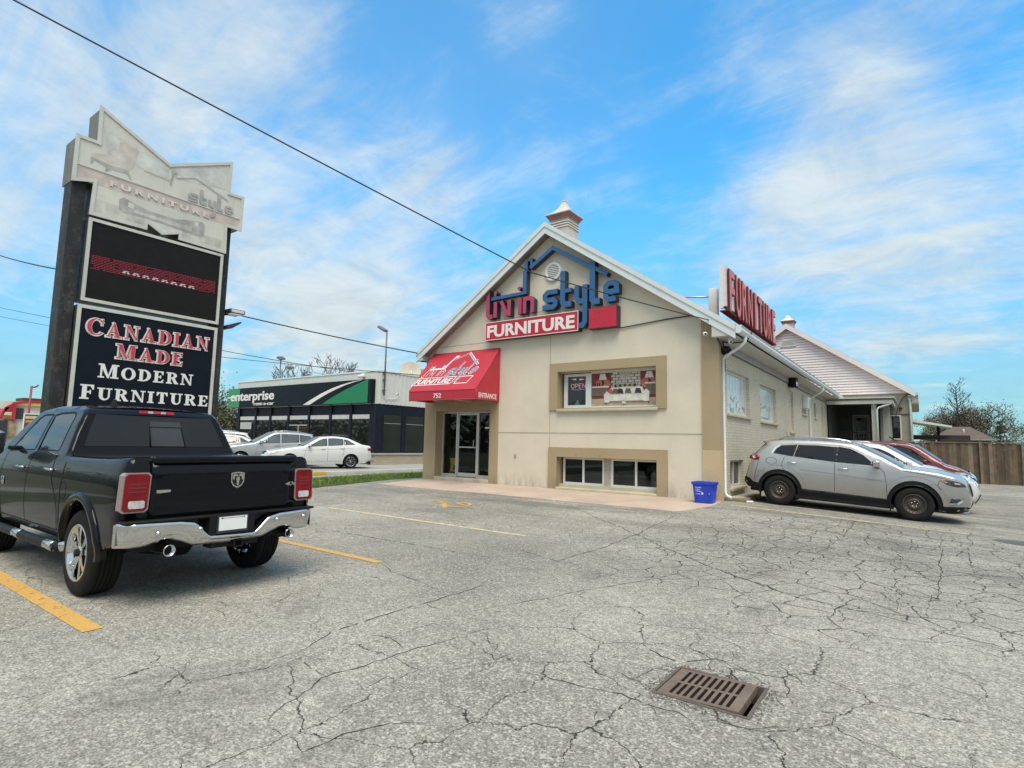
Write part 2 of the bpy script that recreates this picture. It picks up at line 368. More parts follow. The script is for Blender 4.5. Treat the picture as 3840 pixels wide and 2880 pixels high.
def text(name, s, fn, u0, v0, height, width=None, mat=None, parent=None, bold=0.0, depth=0.006, d0=0.0, align='LEFT', shear=0.0, spacing=1.0, side=None):
    """Lettering: fn(u, v, d) places it; cap height and total width are set in metres."""
    cu = bpy.data.curves.new(name, 'FONT'); cu.body = s; cu.size = 1.0; cu.offset = bold; cu.resolution_u = 3; cu.shear = shear; cu.space_character = spacing
    to = bpy.data.objects.new(name, cu); COL.objects.link(to)
    dg = bpy.context.evaluated_depsgraph_get(); me = to.evaluated_get(dg).to_mesh()
    vs = [v.co.copy() for v in me.vertices]; fs = [tuple(p.vertices) for p in me.polygons]
    to.to_mesh_clear() if hasattr(to, 'to_mesh_clear') else None
    bpy.data.objects.remove(to); bpy.data.curves.remove(cu)
    x0 = min(v.x for v in vs); x1 = max(v.x for v in vs); cap = 0.73
    sy = height / cap; sx = sy if width is None else width / (x1 - x0)
    W = (x1 - x0) * sx; ox = u0 - (0 if align == 'LEFT' else W / 2 if align == 'CENTER' else W)
    P = [(ox + (v.x - x0) * sx, v0 + v.y * sy) for v in vs]
    b = MB(); n = len(P)
    b.add([fn(u, v, d0 + depth) for u, v in P], fs, 0)
    cnt = {}
    for f in fs:
        for i in range(len(f)):
            e = (f[i], f[(i + 1) % len(f)]); cnt[e] = cnt.get(e, 0) + 1
    for (i, j) in cnt:
        if (j, i) not in cnt:
            b.add([fn(*P[i], d0), fn(*P[j], d0), fn(*P[j], d0 + depth), fn(*P[i], d0 + depth)], ((0, 1, 2, 3),), 1 if side else 0)
    return b.build(name, [mat] + ([side] if side else []), parent)
FRONT = lambda y: (lambda u, v, d: (u, y - d, v))                  # a plane facing -Y (towards the viewer); u along +X
EAST = lambda x: (lambda u, v, d: (x + d, u, v))                   # a plane facing +X; u along +Y
# ------------------------------------------------------------------ ground
def ss(a): a = min(1.0, max(0.0, a)); return a * a * (3 - 2 * a)
def gz(x, y):
    dx = max(x + 4.06, -14.24 - x, 0.0); dy = max(14.5 - y, 0.0); d = math.hypot(dx, dy)
    a = 1 - d / 5.9; ap = 0.273 * (a if a > 0.18 else (max(a + 0.18, 0) ** 2) / 0.72)
    return max(ap, 0.24 * ss((y - 15) / 18))
def asphalt(name='asphalt', tone=0.25):
    m, t, b = new_mat(name)
    g = nd(t, 'ShaderNodeTexCoord').outputs['Object']
    sepg = nd(t, 'ShaderNodeSeparateXYZ'); link(t, g, sepg.inputs[0])
    wn = nd(t, 'ShaderNodeTexNoise'); wn.inputs['Scale'].default_value = 1.7; wn.inputs['Detail'].default_value = 7; wn.inputs['Roughness'].default_value = 0.62; link(t, g, wn.inputs['Vector'])
    def crack(scale, w, warp, seed):
        mp = nd(t, 'ShaderNodeVectorMath', operation='SUBTRACT'); link(t, wn.outputs['Color'], mp.inputs[0]); mp.inputs[1].default_value = (0.5, 0.5, 0.5)
        sc = nd(t, 'ShaderNodeVectorMath', operation='SCALE'); link(t, mp.outputs[0], sc.inputs[0]); sc.inputs['Scale'].default_value = warp
        ad = nd(t, 'ShaderNodeVectorMath', operation='ADD'); link(t, g, ad.inputs[0]); link(t, sc.outputs[0], ad.inputs[1])
        of = nd(t, 'ShaderNodeVectorMath', operation='ADD'); link(t, ad.outputs[0], of.inputs[0]); of.inputs[1].default_value = (seed, seed * 1.7, 0)
        v = nd(t, 'ShaderNodeTexVoronoi', feature='DISTANCE_TO_EDGE', voronoi_dimensions='2D'); v.inputs['Scale'].default_value = scale; v.inputs['Randomness'].default_value = 0.95
        link(t, of.outputs[0], v.inputs['Vector'])
        d = tmath(t, 'DIVIDE', v.outputs['Distance'], scale)
        wv = tramp(t, tnoise(t, g, 2.2 + seed * 0.1, 3), 0.3, 0.75, w * 0.35, w * 1.5, 'LINEAR')
        return tmath(t, 'SUBTRACT', 1.0, tmath(t, 'DIVIDE', d, wv, clamp=True))
    def blob(cx_, cy_, r):
        dx = tmath(t, 'SUBTRACT', sepg.outputs[0], cx_); dy = tmath(t, 'SUBTRACT', sepg.outputs[1], cy_)
        dd = tmath(t, 'SQRT', tmath(t, 'ADD', tmath(t, 'MULTIPLY', dx, dx), tmath(t, 'MULTIPLY', dy, dy)))
        return tramp(t, dd, r, 0.0)
    big = tnoise(t, g, 0.22, 5, 0.6); mid = tnoise(t, g, 0.75, 5, 0.6, 0.4); reg = tnoise(t, g, 0.35, 4, 0.6)
    gat = blob(0.1, 9.9, 6.0); grate = blob(-1.2, 4.0, 1.7); nearz = blob(-2.4, 3.2, 3.2)
    mA = tramp(t, tmath(t, 'ADD', mid, tmath(t, 'MULTIPLY', gat, 0.2)), 0.50, 0.62)
    mB = tramp(t, tmath(t, 'ADD', tmath(t, 'ADD', mid, tmath(t, 'MULTIPLY', gat, 0.3)), tmath(t, 'ADD', tmath(t, 'MULTIPLY', grate, 0.4), tmath(t, 'MULTIPLY', nearz, 0.12))), 0.49, 0.63)
    mC = tramp(t, tmath(t, 'ADD', tmath(t, 'ADD', tnoise(t, g, 0.9, 5, 0.65, 0.6), tmath(t, 'MULTIPLY', gat, 0.60)), tmath(t, 'MULTIPLY', blob(-1.15, 4.05, 0.75), 0.5)), 0.54, 0.76)
    cA = tmath(t, 'MULTIPLY', crack(0.47, 0.009, 0.55, 0.0), tmath(t, 'MULTIPLY', mA, 0.8))
    cB = tmath(t, 'MULTIPLY', crack(1.25, 0.0075, 0.46, 5.3), mB)
    cC = tmath(t, 'MULTIPLY', crack(2.4, 0.0125, 0.26, 9.1), mC)
    cr = tmath(t, 'MAXIMUM', tmath(t, 'MAXIMUM', cA, cB), tmath(t, 'MULTIPLY', cC, 0.9))
    cr = tramp(t, cr, 0.08, 0.72)
    ag = tnoise(t, g, 75, 4, 0.8); ag2 = tnoise(t, g, 34, 5, 0.75)
    vo = nd(t, 'ShaderNodeTexVoronoi', voronoi_dimensions='2D'); vo.inputs['Scale'].default_value = 70; link(t, g, vo.inputs['Vector'])
    stone = tramp(t, nd_sep(t, vo.outputs['Color']), 0.78, 0.95)
    v = tmath(t, 'MULTIPLY', tramp(t, big, 0.3, 0.7, 0.68, 1.28, 'LINEAR'), tramp(t, mid, 0.25, 0.75, 0.76, 1.22, 'LINEAR'))
    v = tmath(t, 'MULTIPLY', v, tramp(t, ag, 0.30, 0.70, 0.15, 1.95, 'LINEAR'))
    v = tmath(t, 'MULTIPLY', v, tramp(t, tnoise(t, g, 11, 6, 0.7), 0.3, 0.7, 0.72, 1.28, 'LINEAR'))
    v = tmath(t, 'MULTIPLY', v, tmath(t, 'ADD', 1.0, tmath(t, 'ADD', tmath(t, 'MULTIPLY', blob(-1.3, 5.9, 3.0), 0.16), tmath(t, 'MULTIPLY', blob(0.9, 5.2, 2.6), 0.1))))
    v = tmath(t, 'MULTIPLY', v, tramp(t, ag2, 0.3, 0.7, 0.50, 1.5, 'LINEAR'))
    cc = nd(t, 'ShaderNodeVectorMath', operation='SCALE'); cc.inputs[0].default_value = (tone, tone * 0.955, tone * 0.84); link(t, v, cc.inputs['Scale'])
    c = tmix(t, tmath(t, 'MULTIPLY', stone, 0.55), cc.outputs[0], (0.60, 0.57, 0.50))
    st = tmath(t, 'MULTIPLY', tramp(t, tmath(t, 'ADD', tnoise(t, g, 0.5, 8, 0.72, 0.8), tmath(t, 'MULTIPLY', blob(-3.6, 1.9, 2.2), 0.045)), 0.54, 0.74), 0.55)       # dark damp / tarry stains
    c = tmix(t, st, c, (0.075, 0.072, 0.068))
    mp2 = nd(t, 'ShaderNodeMapping'); mp2.inputs['Scale'].default_value = (0.35, 1.5, 1); mp2.inputs['Rotation'].default_value = (0, 0, 0.25); link(t, g, mp2.inputs[0])
    apron = tmath(t, 'MULTIPLY', tramp(t, sepg.outputs[1], 7.0, 11.5), tramp(t, tnoise(t, mp2.outputs[0], 0.8, 8, 0.7, 0.5), 0.42, 0.7))
    c = tmix(t, tmath(t, 'MULTIPLY', apron, 0.6), c, (0.10, 0.098, 0.095))
    halo = tmath(t, 'MULTIPLY', tramp(t, tmath(t, 'MAXIMUM', tmath(t, 'MAXIMUM', cB, cA), cC), 0.0, 0.3, 0, 0.6), tramp(t, tnoise(t, g, 18, 4, 0.7), 0.4, 0.65))
    pit = tmath(t, 'MULTIPLY', tramp(t, tnoise(t, g, 42, 3, 0.6), 0.62, 0.72), tramp(t, tnoise(t, g, 1.2, 4), 0.35, 0.65))
    c = tmix(t, tmath(t, 'MULTIPLY', pit, 0.75), c, (0.05, 0.048, 0.045))
    c = tmix(t, halo, c, (0.12, 0.115, 0.105))
    c = tmix(t, tmath(t, 'MULTIPLY', cr, 0.93), c, (0.022, 0.021, 0.02))
    link(t, c, b.inputs['Base Color']); link(t, tramp(t, ag2, 0.2, 0.8, 0.82, 1.0, 'LINEAR'), b.inputs['Roughness']); setin(b, 'Specular IOR Level', 0.3)
    hgt = tmath(t, 'ADD', tmath(t, 'MULTIPLY', ag, 0.28), tmath(t, 'MULTIPLY', cr, -1.6))
    bn = nd(t, 'ShaderNodeBump'); bn.inputs['Strength'].default_value = 0.55; bn.inputs['Distance'].default_value = 0.012
    link(t, hgt, bn.inputs['Height']); link(t, bn.outputs[0], b.inputs['Normal'])
    return m
def nd_sep(t, colsock):
    s = nd(t, 'ShaderNodeSeparateXYZ'); link(t, colsock, s.inputs[0]); return s.outputs[0]
ASPHALT = asphalt()
GX0, GX1, GY0, GY1 = -1.50, -0.90, 3.70, 4.23
def lines(a, b, step, extra=()):
    l = list(np.arange(a, b + 1e-6, step)) + list(extra); l = sorted(l); o = [l[0]]
    for v in l[1:]:
        if v - o[-1] > 0.03: o.append(v)
        elif v in extra: o[-1] = v
    return o
xs = lines(-15.2, 20, 0.5, (GX0, GX1, -4.06)) + [25, 32, 45, 70]; ys = [-60, -40, -25] + lines(-15, 34, 0.5, (GY0, GY1))
b = MB(); idx = {}
for j, y in enumerate(ys):
    for i, x in enumerate(xs):
        idx[i, j] = len(b.v); b.v.append((x, y, gz(x, y)))
for j in range(len(ys) - 1):
    for i in range(len(xs) - 1):
        xm, ym = (xs[i] + xs[i + 1]) / 2, (ys[j] + ys[j + 1]) / 2
        if GX0 < xm < GX1 and GY0 < ym < GY1: continue
        b.f.append((idx[i, j], idx[i + 1, j], idx[i + 1, j + 1], idx[i, j + 1])); b.m.append(0); b.sm.append(True)
lot = b.build('parking_lot', ASPHALT); lot['kind'] = 'structure'
EARTH = M('earth', (0.12, 0.13, 0.07), 0.95, var=0.4, vscale=0.05)
b = MB(); n = 48
ringr = [(0, -0.12), (60, -0.12), (300, -0.12), (1500, -0.12)]
b.lathe([(r if r else 0.01, z) for r, z in ringr], (-5, 20, 0), n=n); g = b.build('ground', EARTH); g['kind'] = 'structure'

# driveway, neighbouring lot with kerb
CONC = M('pale_concrete', (0.42, 0.41, 0.38), 0.9, var=0.15, vscale=0.8, bump=0.2, bscale=90, dirt=0.35, dirtcol=(0.2, 0.19, 0.17))
DRIVE = M('worn_pale_asphalt', (0.34, 0.335, 0.32), 0.92, var=0.2, vscale=0.5, bump=0.25, bscale=60, dirt=0.4, dirtcol=(0.18, 0.175, 0.165))
b = MB().box(-20.0, -17.4, -60, 34, -0.1, 0.10); d = b.build('driveway', DRIVE); d['kind'] = 'structure'
b = MB().box(-120, -20.15, 6, 80, -0.11, 0.25); d = b.build('neighbouring_lot', DRIVE); d['kind'] = 'structure'
b = MB().rbox(-20.2, -19.95, 6, 60, -0.1, 0.262, 0.03); kb = b.build('kerb', CONC); kb['kind'] = 'structure'
YEL = M('yellow_kerb_paint', (0.55, 0.36, 0.06), 0.7, var=0.2, dirt=0.5, dirtcol=(0.35, 0.33, 0.28), vscale=4)
b = MB().rbox(-20.21, -19.94, 12.2, 14.6, 0.0, 0.266, 0.03); kb = b.build('kerb_paint', YEL); kb['kind'] = 'structure'

# grass strip
SOIL = M('turf_soil', (0.05, 0.075, 0.02), 0.95, var=0.4, vscale=2)
b = MB(); gx = [-17.45, -17.2, -16.6, -16.0, -15.5, -15.17]; gh = [0.10, 0.15, 0.17, 0.16, 0.12, 0.0]
gy = np.arange(-30, 30.1, 0.5); o0 = {}
def grass_z(i, y): return gh[i] + gz(-15.2, y) * (gx[i] + 17.45) / 2.25
for j, y in enumerate(gy):
    for i, x in enumerate(gx): o0[i, j] = len(b.v); b.v.append((x + (rng.normal(0, 0.03) if i in (0, 5) else 0), y, grass_z(i, y) + 0.004))
for j in range(len(gy) - 1):
    for i in range(len(gx) - 1): b.f.append((o0[i, j], o0[i + 1, j], o0[i + 1, j + 1], o0[i, j + 1])); b.m.append(0); b.sm.append(True)
tb = b.build('turf', SOIL); tb['kind'] = 'structure'
m, t, bb = new_mat('grass_blade'); GRASS = m
oi = nd(t, 'ShaderNodeTexCoord'); n = tnoise(t, oi.outputs['Object'], 3.5, 4)
link(t, tmix(t, tramp(t, n, 0.3, 0.7), (0.07, 0.15, 0.018), (0.16, 0.24, 0.04)), bb.inputs['Base Color']); bb.inputs['Roughness'].default_value = 0.6
b = MB()
for k in range(26000):
    y = rng.uniform(4.0, 21.0); x = rng.uniform(-17.45, -15.12)
    if -16.2 < x < -15.3 and 3.9 < y < 7.8 and rng.random() < 0.3: continue
    i = max(0, min(4, np.searchsorted(gx, x) - 1)); f_ = (x - gx[i]) / (gx[i + 1] - gx[i]); z = grass_z(i, y) * (1 - f_) + grass_z(i + 1, y) * f_
    hh = rng.uniform(0.04, 0.13) * (1.3 if rng.random() < 0.1 else 1); a = rng.uniform(0, 6.28); wv = rng.uniform(0.006, 0.014); lx, ly = rng.normal(0, 0.04, 2)
    b.add(((x - math.cos(a) * wv, y - math.sin(a) * wv, z - 0.01), (x + math.cos(a) * wv, y + math.sin(a) * wv, z - 0.01), (x + lx, y + ly, z + hh)), ((0, 1, 2),))
me_grass = b.build('grass', GRASS); me_grass['kind'] = 'stuff'; me_grass['label'] = 'green grass on the strip between the two parking lots'
DAND = M('dandelion', (0.75, 0.6, 0.03), 0.6)
b = MB()
for k in range(90):
    x = rng.uniform(-17.2, -15.3); y = rng.uniform(8, 17); b.lathe([(0.001, 0.012), (0.018, 0.008), (0.016, 0)], (x, y, gz(-15.2, y) * 0.6 + 0.2), n=5)
o = b.build('dandelions', DAND); o['kind'] = 'stuff'; o['label'] = 'yellow dandelion heads scattered over the grass strip'

# pink concrete walkway along the shop front
PINK = M('pink_concrete', (0.47, 0.37, 0.305), 0.85, var=0.16, vscale=0.9, bump=0.15, bscale=120, dirt=0.4, dirtcol=(0.36, 0.31, 0.27))
poly = [(-14.35, 12.45), (-12.3, 12.4), (-10.0, 12.46), (-7.5, 12.4), (-4.5, 12.36), (-4.3, 12.55), (-4.02, 13.6), (-4.0, 14.49), (-14.3, 14.49)]
V2, F2 = region(poly, h=0.4); b = MB(); b.add([(x, y, gz(x, y) + 0.012) for x, y in V2], F2, 0, True)
pe = densify(poly, 0.3)
for i in range(len(pe)):
    p, q = pe[i], pe[(i + 1) % len(pe)]; b.quad((*p, gz(*p) - 0.05), (*q, gz(*q) - 0.05), (*q, gz(*q) + 0.012), (*p, gz(*p) + 0.012))
wk = b.build('walkway', PINK); wk['kind'] = 'structure'

# painted lines: worn paint sheets that follow the ground
def linemat(name, col, wear):
    m, t, bb = new_mat(name); g_ = nd(t, 'ShaderNodeTexCoord').outputs['Object']; o_ = t.nodes['Material Output']
    n_ = tnoise(t, g_, 9, 8, 0.75); n2_ = tnoise(t, g_, 70, 3, 0.6)
    bb.inputs['Roughness'].default_value = 0.8; link(t, tmix(t, tramp(t, n2_, 0.3, 0.7), (*[c * 0.82 for c in col],), col), bb.inputs['Base Color'])
    tr_ = nd(t, 'ShaderNodeBsdfTransparent'); mx = nd(t, 'ShaderNodeMixShader')
    k = tmath(t, 'ADD', tmath(t, 'MULTIPLY', n_, 0.7), tmath(t, 'MULTIPLY', n2_, 0.3))
    link(t, tramp(t, k, wear, wear + 0.09), mx.inputs[0]); link(t, tr_.outputs[0], mx.inputs[1]); link(t, bb.outputs[0], mx.inputs[2]); link(t, mx.outputs[0], o_.inputs['Surface'])
    return m
LY = linemat('yellow_line_paint', (0.62, 0.37, 0.10), 0.36); LW = linemat('faded_cream_paint', (0.62, 0.54, 0.34), 0.40)
def pline(p0, p1, wd, mat, name='parking_line'):
    p0 = Vector(p0); p1 = Vector(p1); d = (p1 - p0); n_ = max(2, int(d.length / 0.3)); s_ = Vector((-d.y, d.x)).normalized() * wd / 2; b_ = MB()
    for i in range(n_):
        a_, c_ = p0 + d * i / n_, p0 + d * (i + 1) / n_
        b_.quad(*[(q.x, q.y, gz(q.x, q.y) + 0.005) for q in (a_ - s_, c_ - s_, c_ + s_, a_ + s_)])
    o_ = b_.build(name, mat); o_['kind'] = 'structure'; return o_
pline((-10.6, 1.93), (-5.56, 1.90), 0.15, LY); pline((-11.5, 5.27), (-5.83, 5.17), 0.12, LY); pline((-11.25, 8.34), (-5.62, 8.22), 0.12, LW)
pline((-3.72, 14.03), (0.66, 14.0), 0.10, LW); pline((-3.5, 16.95), (0.75, 16.9), 0.10, LW); pline((-3.5, 19.9), (0.8, 19.9), 0.10, LW)
b = MB(); ZF = lambda u, v, d: (u, v, gz(u, v) + 0.005 + d)
for k, ln in enumerate(([(-10.3, 10.55), (-9.75, 10.6), (-9.35, 10.2), (-8.9, 9.85)], arc(-9.0, 10.55, 0.48, 0.42, 190, 500, 14), [(-9.75, 10.55), (-9.2, 10.75), (-8.75, 10.6)], [(-10.5, 10.75), (-10.0, 10.75), (-9.95, 10.45)])):
    b.stroke([(-9.5 + (p[0] + 9.6) * 0.62, 10.35 + (p[1] - 10.4) * 0.75) for p in ln], 0.085, ZF, k * 0.0012, k * 0.0012 + 0.0005)
o = b.build('wheelchair_marking', LY); o['kind'] = 'structure'
# dark oval repair in the asphalt on the right
TAR = M('tar_patch', (0.10, 0.098, 0.094), 0.8, bump=0.2, bscale=120)
b = MB(); pts = [(1.55 + 0.62 * math.cos(a) * rng.uniform(0.9, 1.1), 13.6 + 0.33 * math.sin(a) * rng.uniform(0.9, 1.1)) for a in np.linspace(0, 6.28, 22)[:-1]]
b.add([(x, y, gz(x, y) + 0.004) for x, y in pts], (tuple(range(len(pts))),)); o = b.build('tar_patch', TAR); o['kind'] = 'structure'

# long cracks and open paving joints
CRACKS = [([(-7.47,12.39),(-4.4,9.75),(-2.63,8.16),(-1.83,7.44),(-1.12,6.96),(-0.29,6.72),(0.14,6.48),(0.44,6.32),(0.71,6.22)],0.022),([(-9.17,6.37),(-6.88,6.36),(-5.45,6.39),(-4.59,6.41)],0.018),([(-4.55,6.35),(-4.1,6.76),(-4.1,8.22),(-4.15,9.79),(-4.27,12.35)],0.022),([(-2.44,7.57),(-2.69,6.77),(-3.09,5.64),(-3.32,4.86),(-3.56,4.25)],0.012),([(-5.19,7.25),(-4.16,6.8),(-3.62,6.79)],0.012),([(-4.08,5.71),(-4.07,4.99),(-4.08,4.27),(-4.06,3.51),(-4.01,3.0),(-3.87,2.6),(-3.83,2.3)],0.014),([(-3.01,4.22),(-3.18,3.76),(-3.25,3.17),(-3.3,2.78),(-3.33,2.5),(-3.26,2.28),(-3.2,2.13),(-3.03,1.91)],0.012),([(-5.99,5.26),(-5.32,4.94),(-4.64,4.77),(-4.23,4.6)],0.01),([(-3.03,1.91),(-2.82,1.92),(-2.65,1.88),(-2.63,2.12),(-2.5,2.37),(-2.19,2.61)],0.009),([(-3.78,3.26),(-3.57,3.3),(-3.32,3.17)],0.009),([(-6.08,1.66),(-6.17,1.92),(-6.22,2.01)],0.008),([(-5.81,2.9),(-5.73,3.14)],0.007),([(-5.38,2.95),(-5.24,2.97)],0.007),([(-3.77,2.62),(-3.54,2.53),(-3.3,2.52)],0.008),([(-3.13,2.62),(-2.97,2.56),(-2.99,2.8),(-2.76,2.73)],0.007),([(-3.13,3.73),(-2.77,3.56),(-2.6,3.48),(-2.62,3.68)],0.009),([(-2.6,3.48),(-2.55,3.23)],0.007),([(-2.11,4.5),(-1.89,4.51),(-1.69,4.35),(-1.53,4.3),(-1.34,4.55),(-1.2,4.54),(-1.01,4.35),(-0.91,4.29)],0.012),([(-1.34,4.55),(-1.28,4.29)],0.008),([(-0.92,4.74),(-0.85,4.59),(-0.75,4.44)],0.012),([(-1.26,4.77),(-1.2,4.57)],0.008),([(-2.4,3.38),(-2.17,3.47),(-1.97,3.48),(-1.67,3.52),(-1.42,3.48),(-1.28,3.51),(-1.16,3.41),(-1.09,3.33)],0.01),([(-1.42,3.48),(-1.31,3.36)],0.006),([(-0.89,4.21),(-0.81,4.06),(-0.74,3.96)],0.007),([(-1.71,3.34),(-1.62,3.12)],0.005),([(-1.87,3.86),(-1.62,3.81),(-1.53,3.75)],0.008),([(-2.22,4.92),(-1.75,5.15),(-1.4,5.32)],0.006),([(-0.61,4.06),(-0.44,4.16)],0.006),([(0.77,15.62),(0.52,11.32),(0.48,9.45)],0.013),([(0.26,14.06),(0.15,10.77),(0.07,8.79),(-0.01,7.56),(-0.03,6.84)],0.013),([(-1.18,14.77),(-1.17,11.8),(-1.26,10.73)],0.012),([(-1.33,14.03),(-1.55,13.33)],0.008),([(-0.39,9.18),(-0.26,7.82),(-0.31,6.89)],0.012),([(-2.51,8.07),(-2.28,9.25),(-2.22,9.92),(-1.84,10.46)],0.01),([(-1.81,7.46),(-1.79,7.97),(-1.61,8.3)],0.01),([(0.08,6.51),(0.34,6.42),(0.58,6.3)],0.014)]
CRK = M('crack_fill', (0.028, 0.027, 0.025), 0.95)
b = MB()
for pts, wd in CRACKS:
    P = densify(pts, 0.07, False); n_ = len(P); jit = np.zeros((n_, 2)); s_ = 0
    for i in range(n_): s_ = s_ * 0.82 + rng.normal(0, 0.011); jit[i] = (s_, s_ * 0.6 + rng.normal(0, 0.006))
    L = []
    for i in range(n_):
        a, c = Vector(P[max(0, i - 1)]), Vector(P[min(n_ - 1, i + 1)]); d = (c - a).normalized(); nn = Vector((-d.y, d.x)); e_ = min(1, 4 * i / n_, 4 * (n_ - 1 - i) / n_); w_ = wd * (0.15 + 0.85 * e_) * rng.uniform(0.25, 1.0) / 2; q = Vector(P[i]) + Vector(jit[i]); L.append((q + nn * w_, q - nn * w_))
    for i in range(n_ - 1):
        if rng.random() < 0.06: continue
        b.add([(*p, gz(*p) + 0.0035) for p in (L[i][1], L[i + 1][1], L[i + 1][0], L[i][0])], ((0, 1, 2, 3),))
o = b.build('crack', CRK, lot)
# ------------------------------------------------------------------ drain
RUST = M('rusty_iron', (0.20, 0.145, 0.115), 0.75, 0.3, var=0.25, vscale=7, bump=0.25, bscale=150, dirt=0.4, dirtcol=(0.2, 0.12, 0.08))
IRON = M('frame_iron', (0.15, 0.12, 0.105), 0.7, 0.3, var=0.2, vscale=9, bump=0.2, bscale=150)
PITM = M('pit_shade', (0.006, 0.005, 0.0045), 0.98, spec=0.0)  # near-black colour stands in for the shade of a deeper pit
dr = root('storm_drain', ((GX0 + GX1) / 2, (GY0 + GY1) / 2, 0), 'rusty iron storm drain grate tilted in its frame in cracked asphalt', 'drain grate')
z0 = gz(-1.2, 4)
b = MB(); t_ = 0.016
b.box(GX0 - 0.004, GX1 + 0.004, GY0 - 0.004, GY0 + t_, z0 - 0.14, z0 + 0.006); b.box(GX0 - 0.004, GX1 + 0.004, GY1 - t_, GY1 + 0.004, z0 - 0.14, z0 + 0.0065)
b.box(GX0 - 0.004, GX0 + t_, GY0 + t_, GY1 - t_, z0 - 0.14, z0 + 0.006); b.box(GX1 - t_, GX1 + 0.004, GY0 + t_, GY1 - t_, z0 - 0.14, z0 + 0.006)
b.build('frame', IRON, dr)
b = MB()
x0, x1, y0, y1 = GX0, GX1, GY0, GY1
b.quad((x0, y0, -0.112), (x1, y0, -0.112), (x1, y1, -0.112), (x0, y1, -0.112)); b.quad((x0, y1, -0.112), (x1, y1, -0.112), (x1, y1, -0.1), (x0, y1, -0.1)); b.quad((x1, y0, -0.112), (x1, y0, -0.1), (x1, y1, -0.1), (x1, y1, -0.112))
b.quad((x0, y0, -0.112), (x0, y1, -0.112), (x0, y1, -0.1), (x0, y0, -0.1)); b.quad((x0, y0, -0.112), (x0, y0, -0.1), (x1, y0, -0.1), (x1, y0, -0.112)); b.build('pit', PITM, dr)
px0, px1, py0, py1 = GX0 + 0.024, GX1 - 0.062, GY0 + 0.022, GY1 - 0.022
def tilt(x, y): return z0 + 0.004 + 0.012 * max(0.0, (x - px0) / (px1 - px0)) ** 1.6
holes = []; nb = 9; step_ = (px1 - px0 - 0.11) / nb
for r_ in range(2):
    ya, yb = (py0 + 0.035, (py0 + py1) / 2 - 0.015) if r_ == 0 else ((py0 + py1) / 2 + 0.015, py1 - 0.035)
    for k in range(nb):
        hx = px0 + 0.06 + k * step_ + 0.006; holes.append([(hx, ya), (hx + step_ * 0.52, ya), (hx + step_ * 0.52, yb), (hx, yb)])
V2, F2 = region([(px0, py0), (px1, py0), (px1, py1), (px0, py1)], holes, h=0.05)
b = MB(); b.add([(x, y, tilt(x, y)) for x, y in V2], F2); b.add([(x, y, tilt(x, y) - 0.05) for x, y in V2], [f[::-1] for f in F2])
for lp in [[(px0, py0), (px1, py0), (px1, py1), (px0, py1)]] + holes:
    lp = densify(lp, 0.04)
    for i in range(len(lp)):
        p, q = lp[i], lp[(i + 1) % len(lp)]; b.quad((*p, tilt(*p) - 0.05), (*q, tilt(*q) - 0.05), (*q, tilt(*q)), (*p, tilt(*p)), 0 if len(lp) > 30 else 1)
b.build('grate', [RUST, M('slot_shade_rust', (0.035, 0.02, 0.014), 0.95)], dr)  # dark rust on slot walls, coloured so the slots read as shaded

CRUMB = M('asphalt_crumb', (0.13, 0.125, 0.115), 0.95, var=0.5, vscale=40)
b = MB()
for k in range(420):
    e_ = rng.integers(0, 4); t2 = rng.random(); o_ = abs(rng.normal(0, 0.05)); x = GX0 + t2 * (GX1 - GX0) if e_ < 2 else (GX0 - o_ if e_ == 2 else GX1 + o_); y = GY0 + t2 * (GY1 - GY0) if e_ >= 2 else (GY0 - o_ if e_ == 0 else GY1 + o_)
    s_ = rng.uniform(0.003, 0.011); h_ = s_ * rng.uniform(0.5, 1.0); a = rng.uniform(0, 6.28); q = [(x + s_ * math.cos(a + i * 2.1), y + s_ * math.sin(a + i * 2.1), z0 + 0.001) for i in range(3)]; tp_ = (x + rng.normal(0, s_ * 0.2), y, z0 + 0.001 + h_ * 1.3)
    b.add(q + [tp_], ((0, 1, 3), (1, 2, 3), (2, 0, 3)))
o = b.build('asphalt_crumbs', CRUMB); o['kind'] = 'stuff'; o['label'] = 'loose asphalt crumbs around the storm drain frame'
# ------------------------------------------------------------------ furniture shop
def stucco(name, col, var=0.08, dirt=0.12):
    m = M(name, col, 0.92, var=var, vscale=0.7, bump=0.5, bscale=45, dirt=dirt, dirtcol=(col[0] * 0.6, col[1] * 0.57, col[2] * 0.5), streak=0.07)
    t = m.node_tree; bb = t.nodes['Principled BSDF']; src = bb.inputs['Base Color'].links[0].from_socket; g_ = nd(t, 'ShaderNodeTexCoord').outputs['Object']
    sp = nd(t, 'ShaderNodeSeparateXYZ'); link(t, g_, sp.inputs[0])
    mp = nd(t, 'ShaderNodeMapping'); mp.inputs['Scale'].default_value = (3.0, 3.0, 0.8); link(t, g_, mp.inputs[0])
    k = tmath(t, 'MULTIPLY', tramp(t, sp.outputs[2], 0.55, -0.05), tramp(t, tnoise(t, mp.outputs[0], 1.6, 8, 0.7), 0.35, 0.7))        # splash dirt along the foot of the wall
    c = tmix(t, tmath(t, 'MULTIPLY', k, 0.55), src, (0.16, 0.14, 0.11))
    spots = tramp(t, tnoise(t, g_, 5.5, 3, 0.5), 0.72, 0.77)                                                                     # scuffs and popped patches
    link(t, tmix(t, tmath(t, 'MULTIPLY', spots, 0.5), c, (col[0] * 0.55, col[1] * 0.52, col[2] * 0.48)), bb.inputs['Base Color']); return m
STUC = stucco('cream_stucco', (0.69, 0.622, 0.505)); TAN = stucco('tan_stucco', (0.395, 0.305, 0.19)); PATCH = stucco('peach_stucco', (0.56, 0.42, 0.27), 0.05, 0.05)
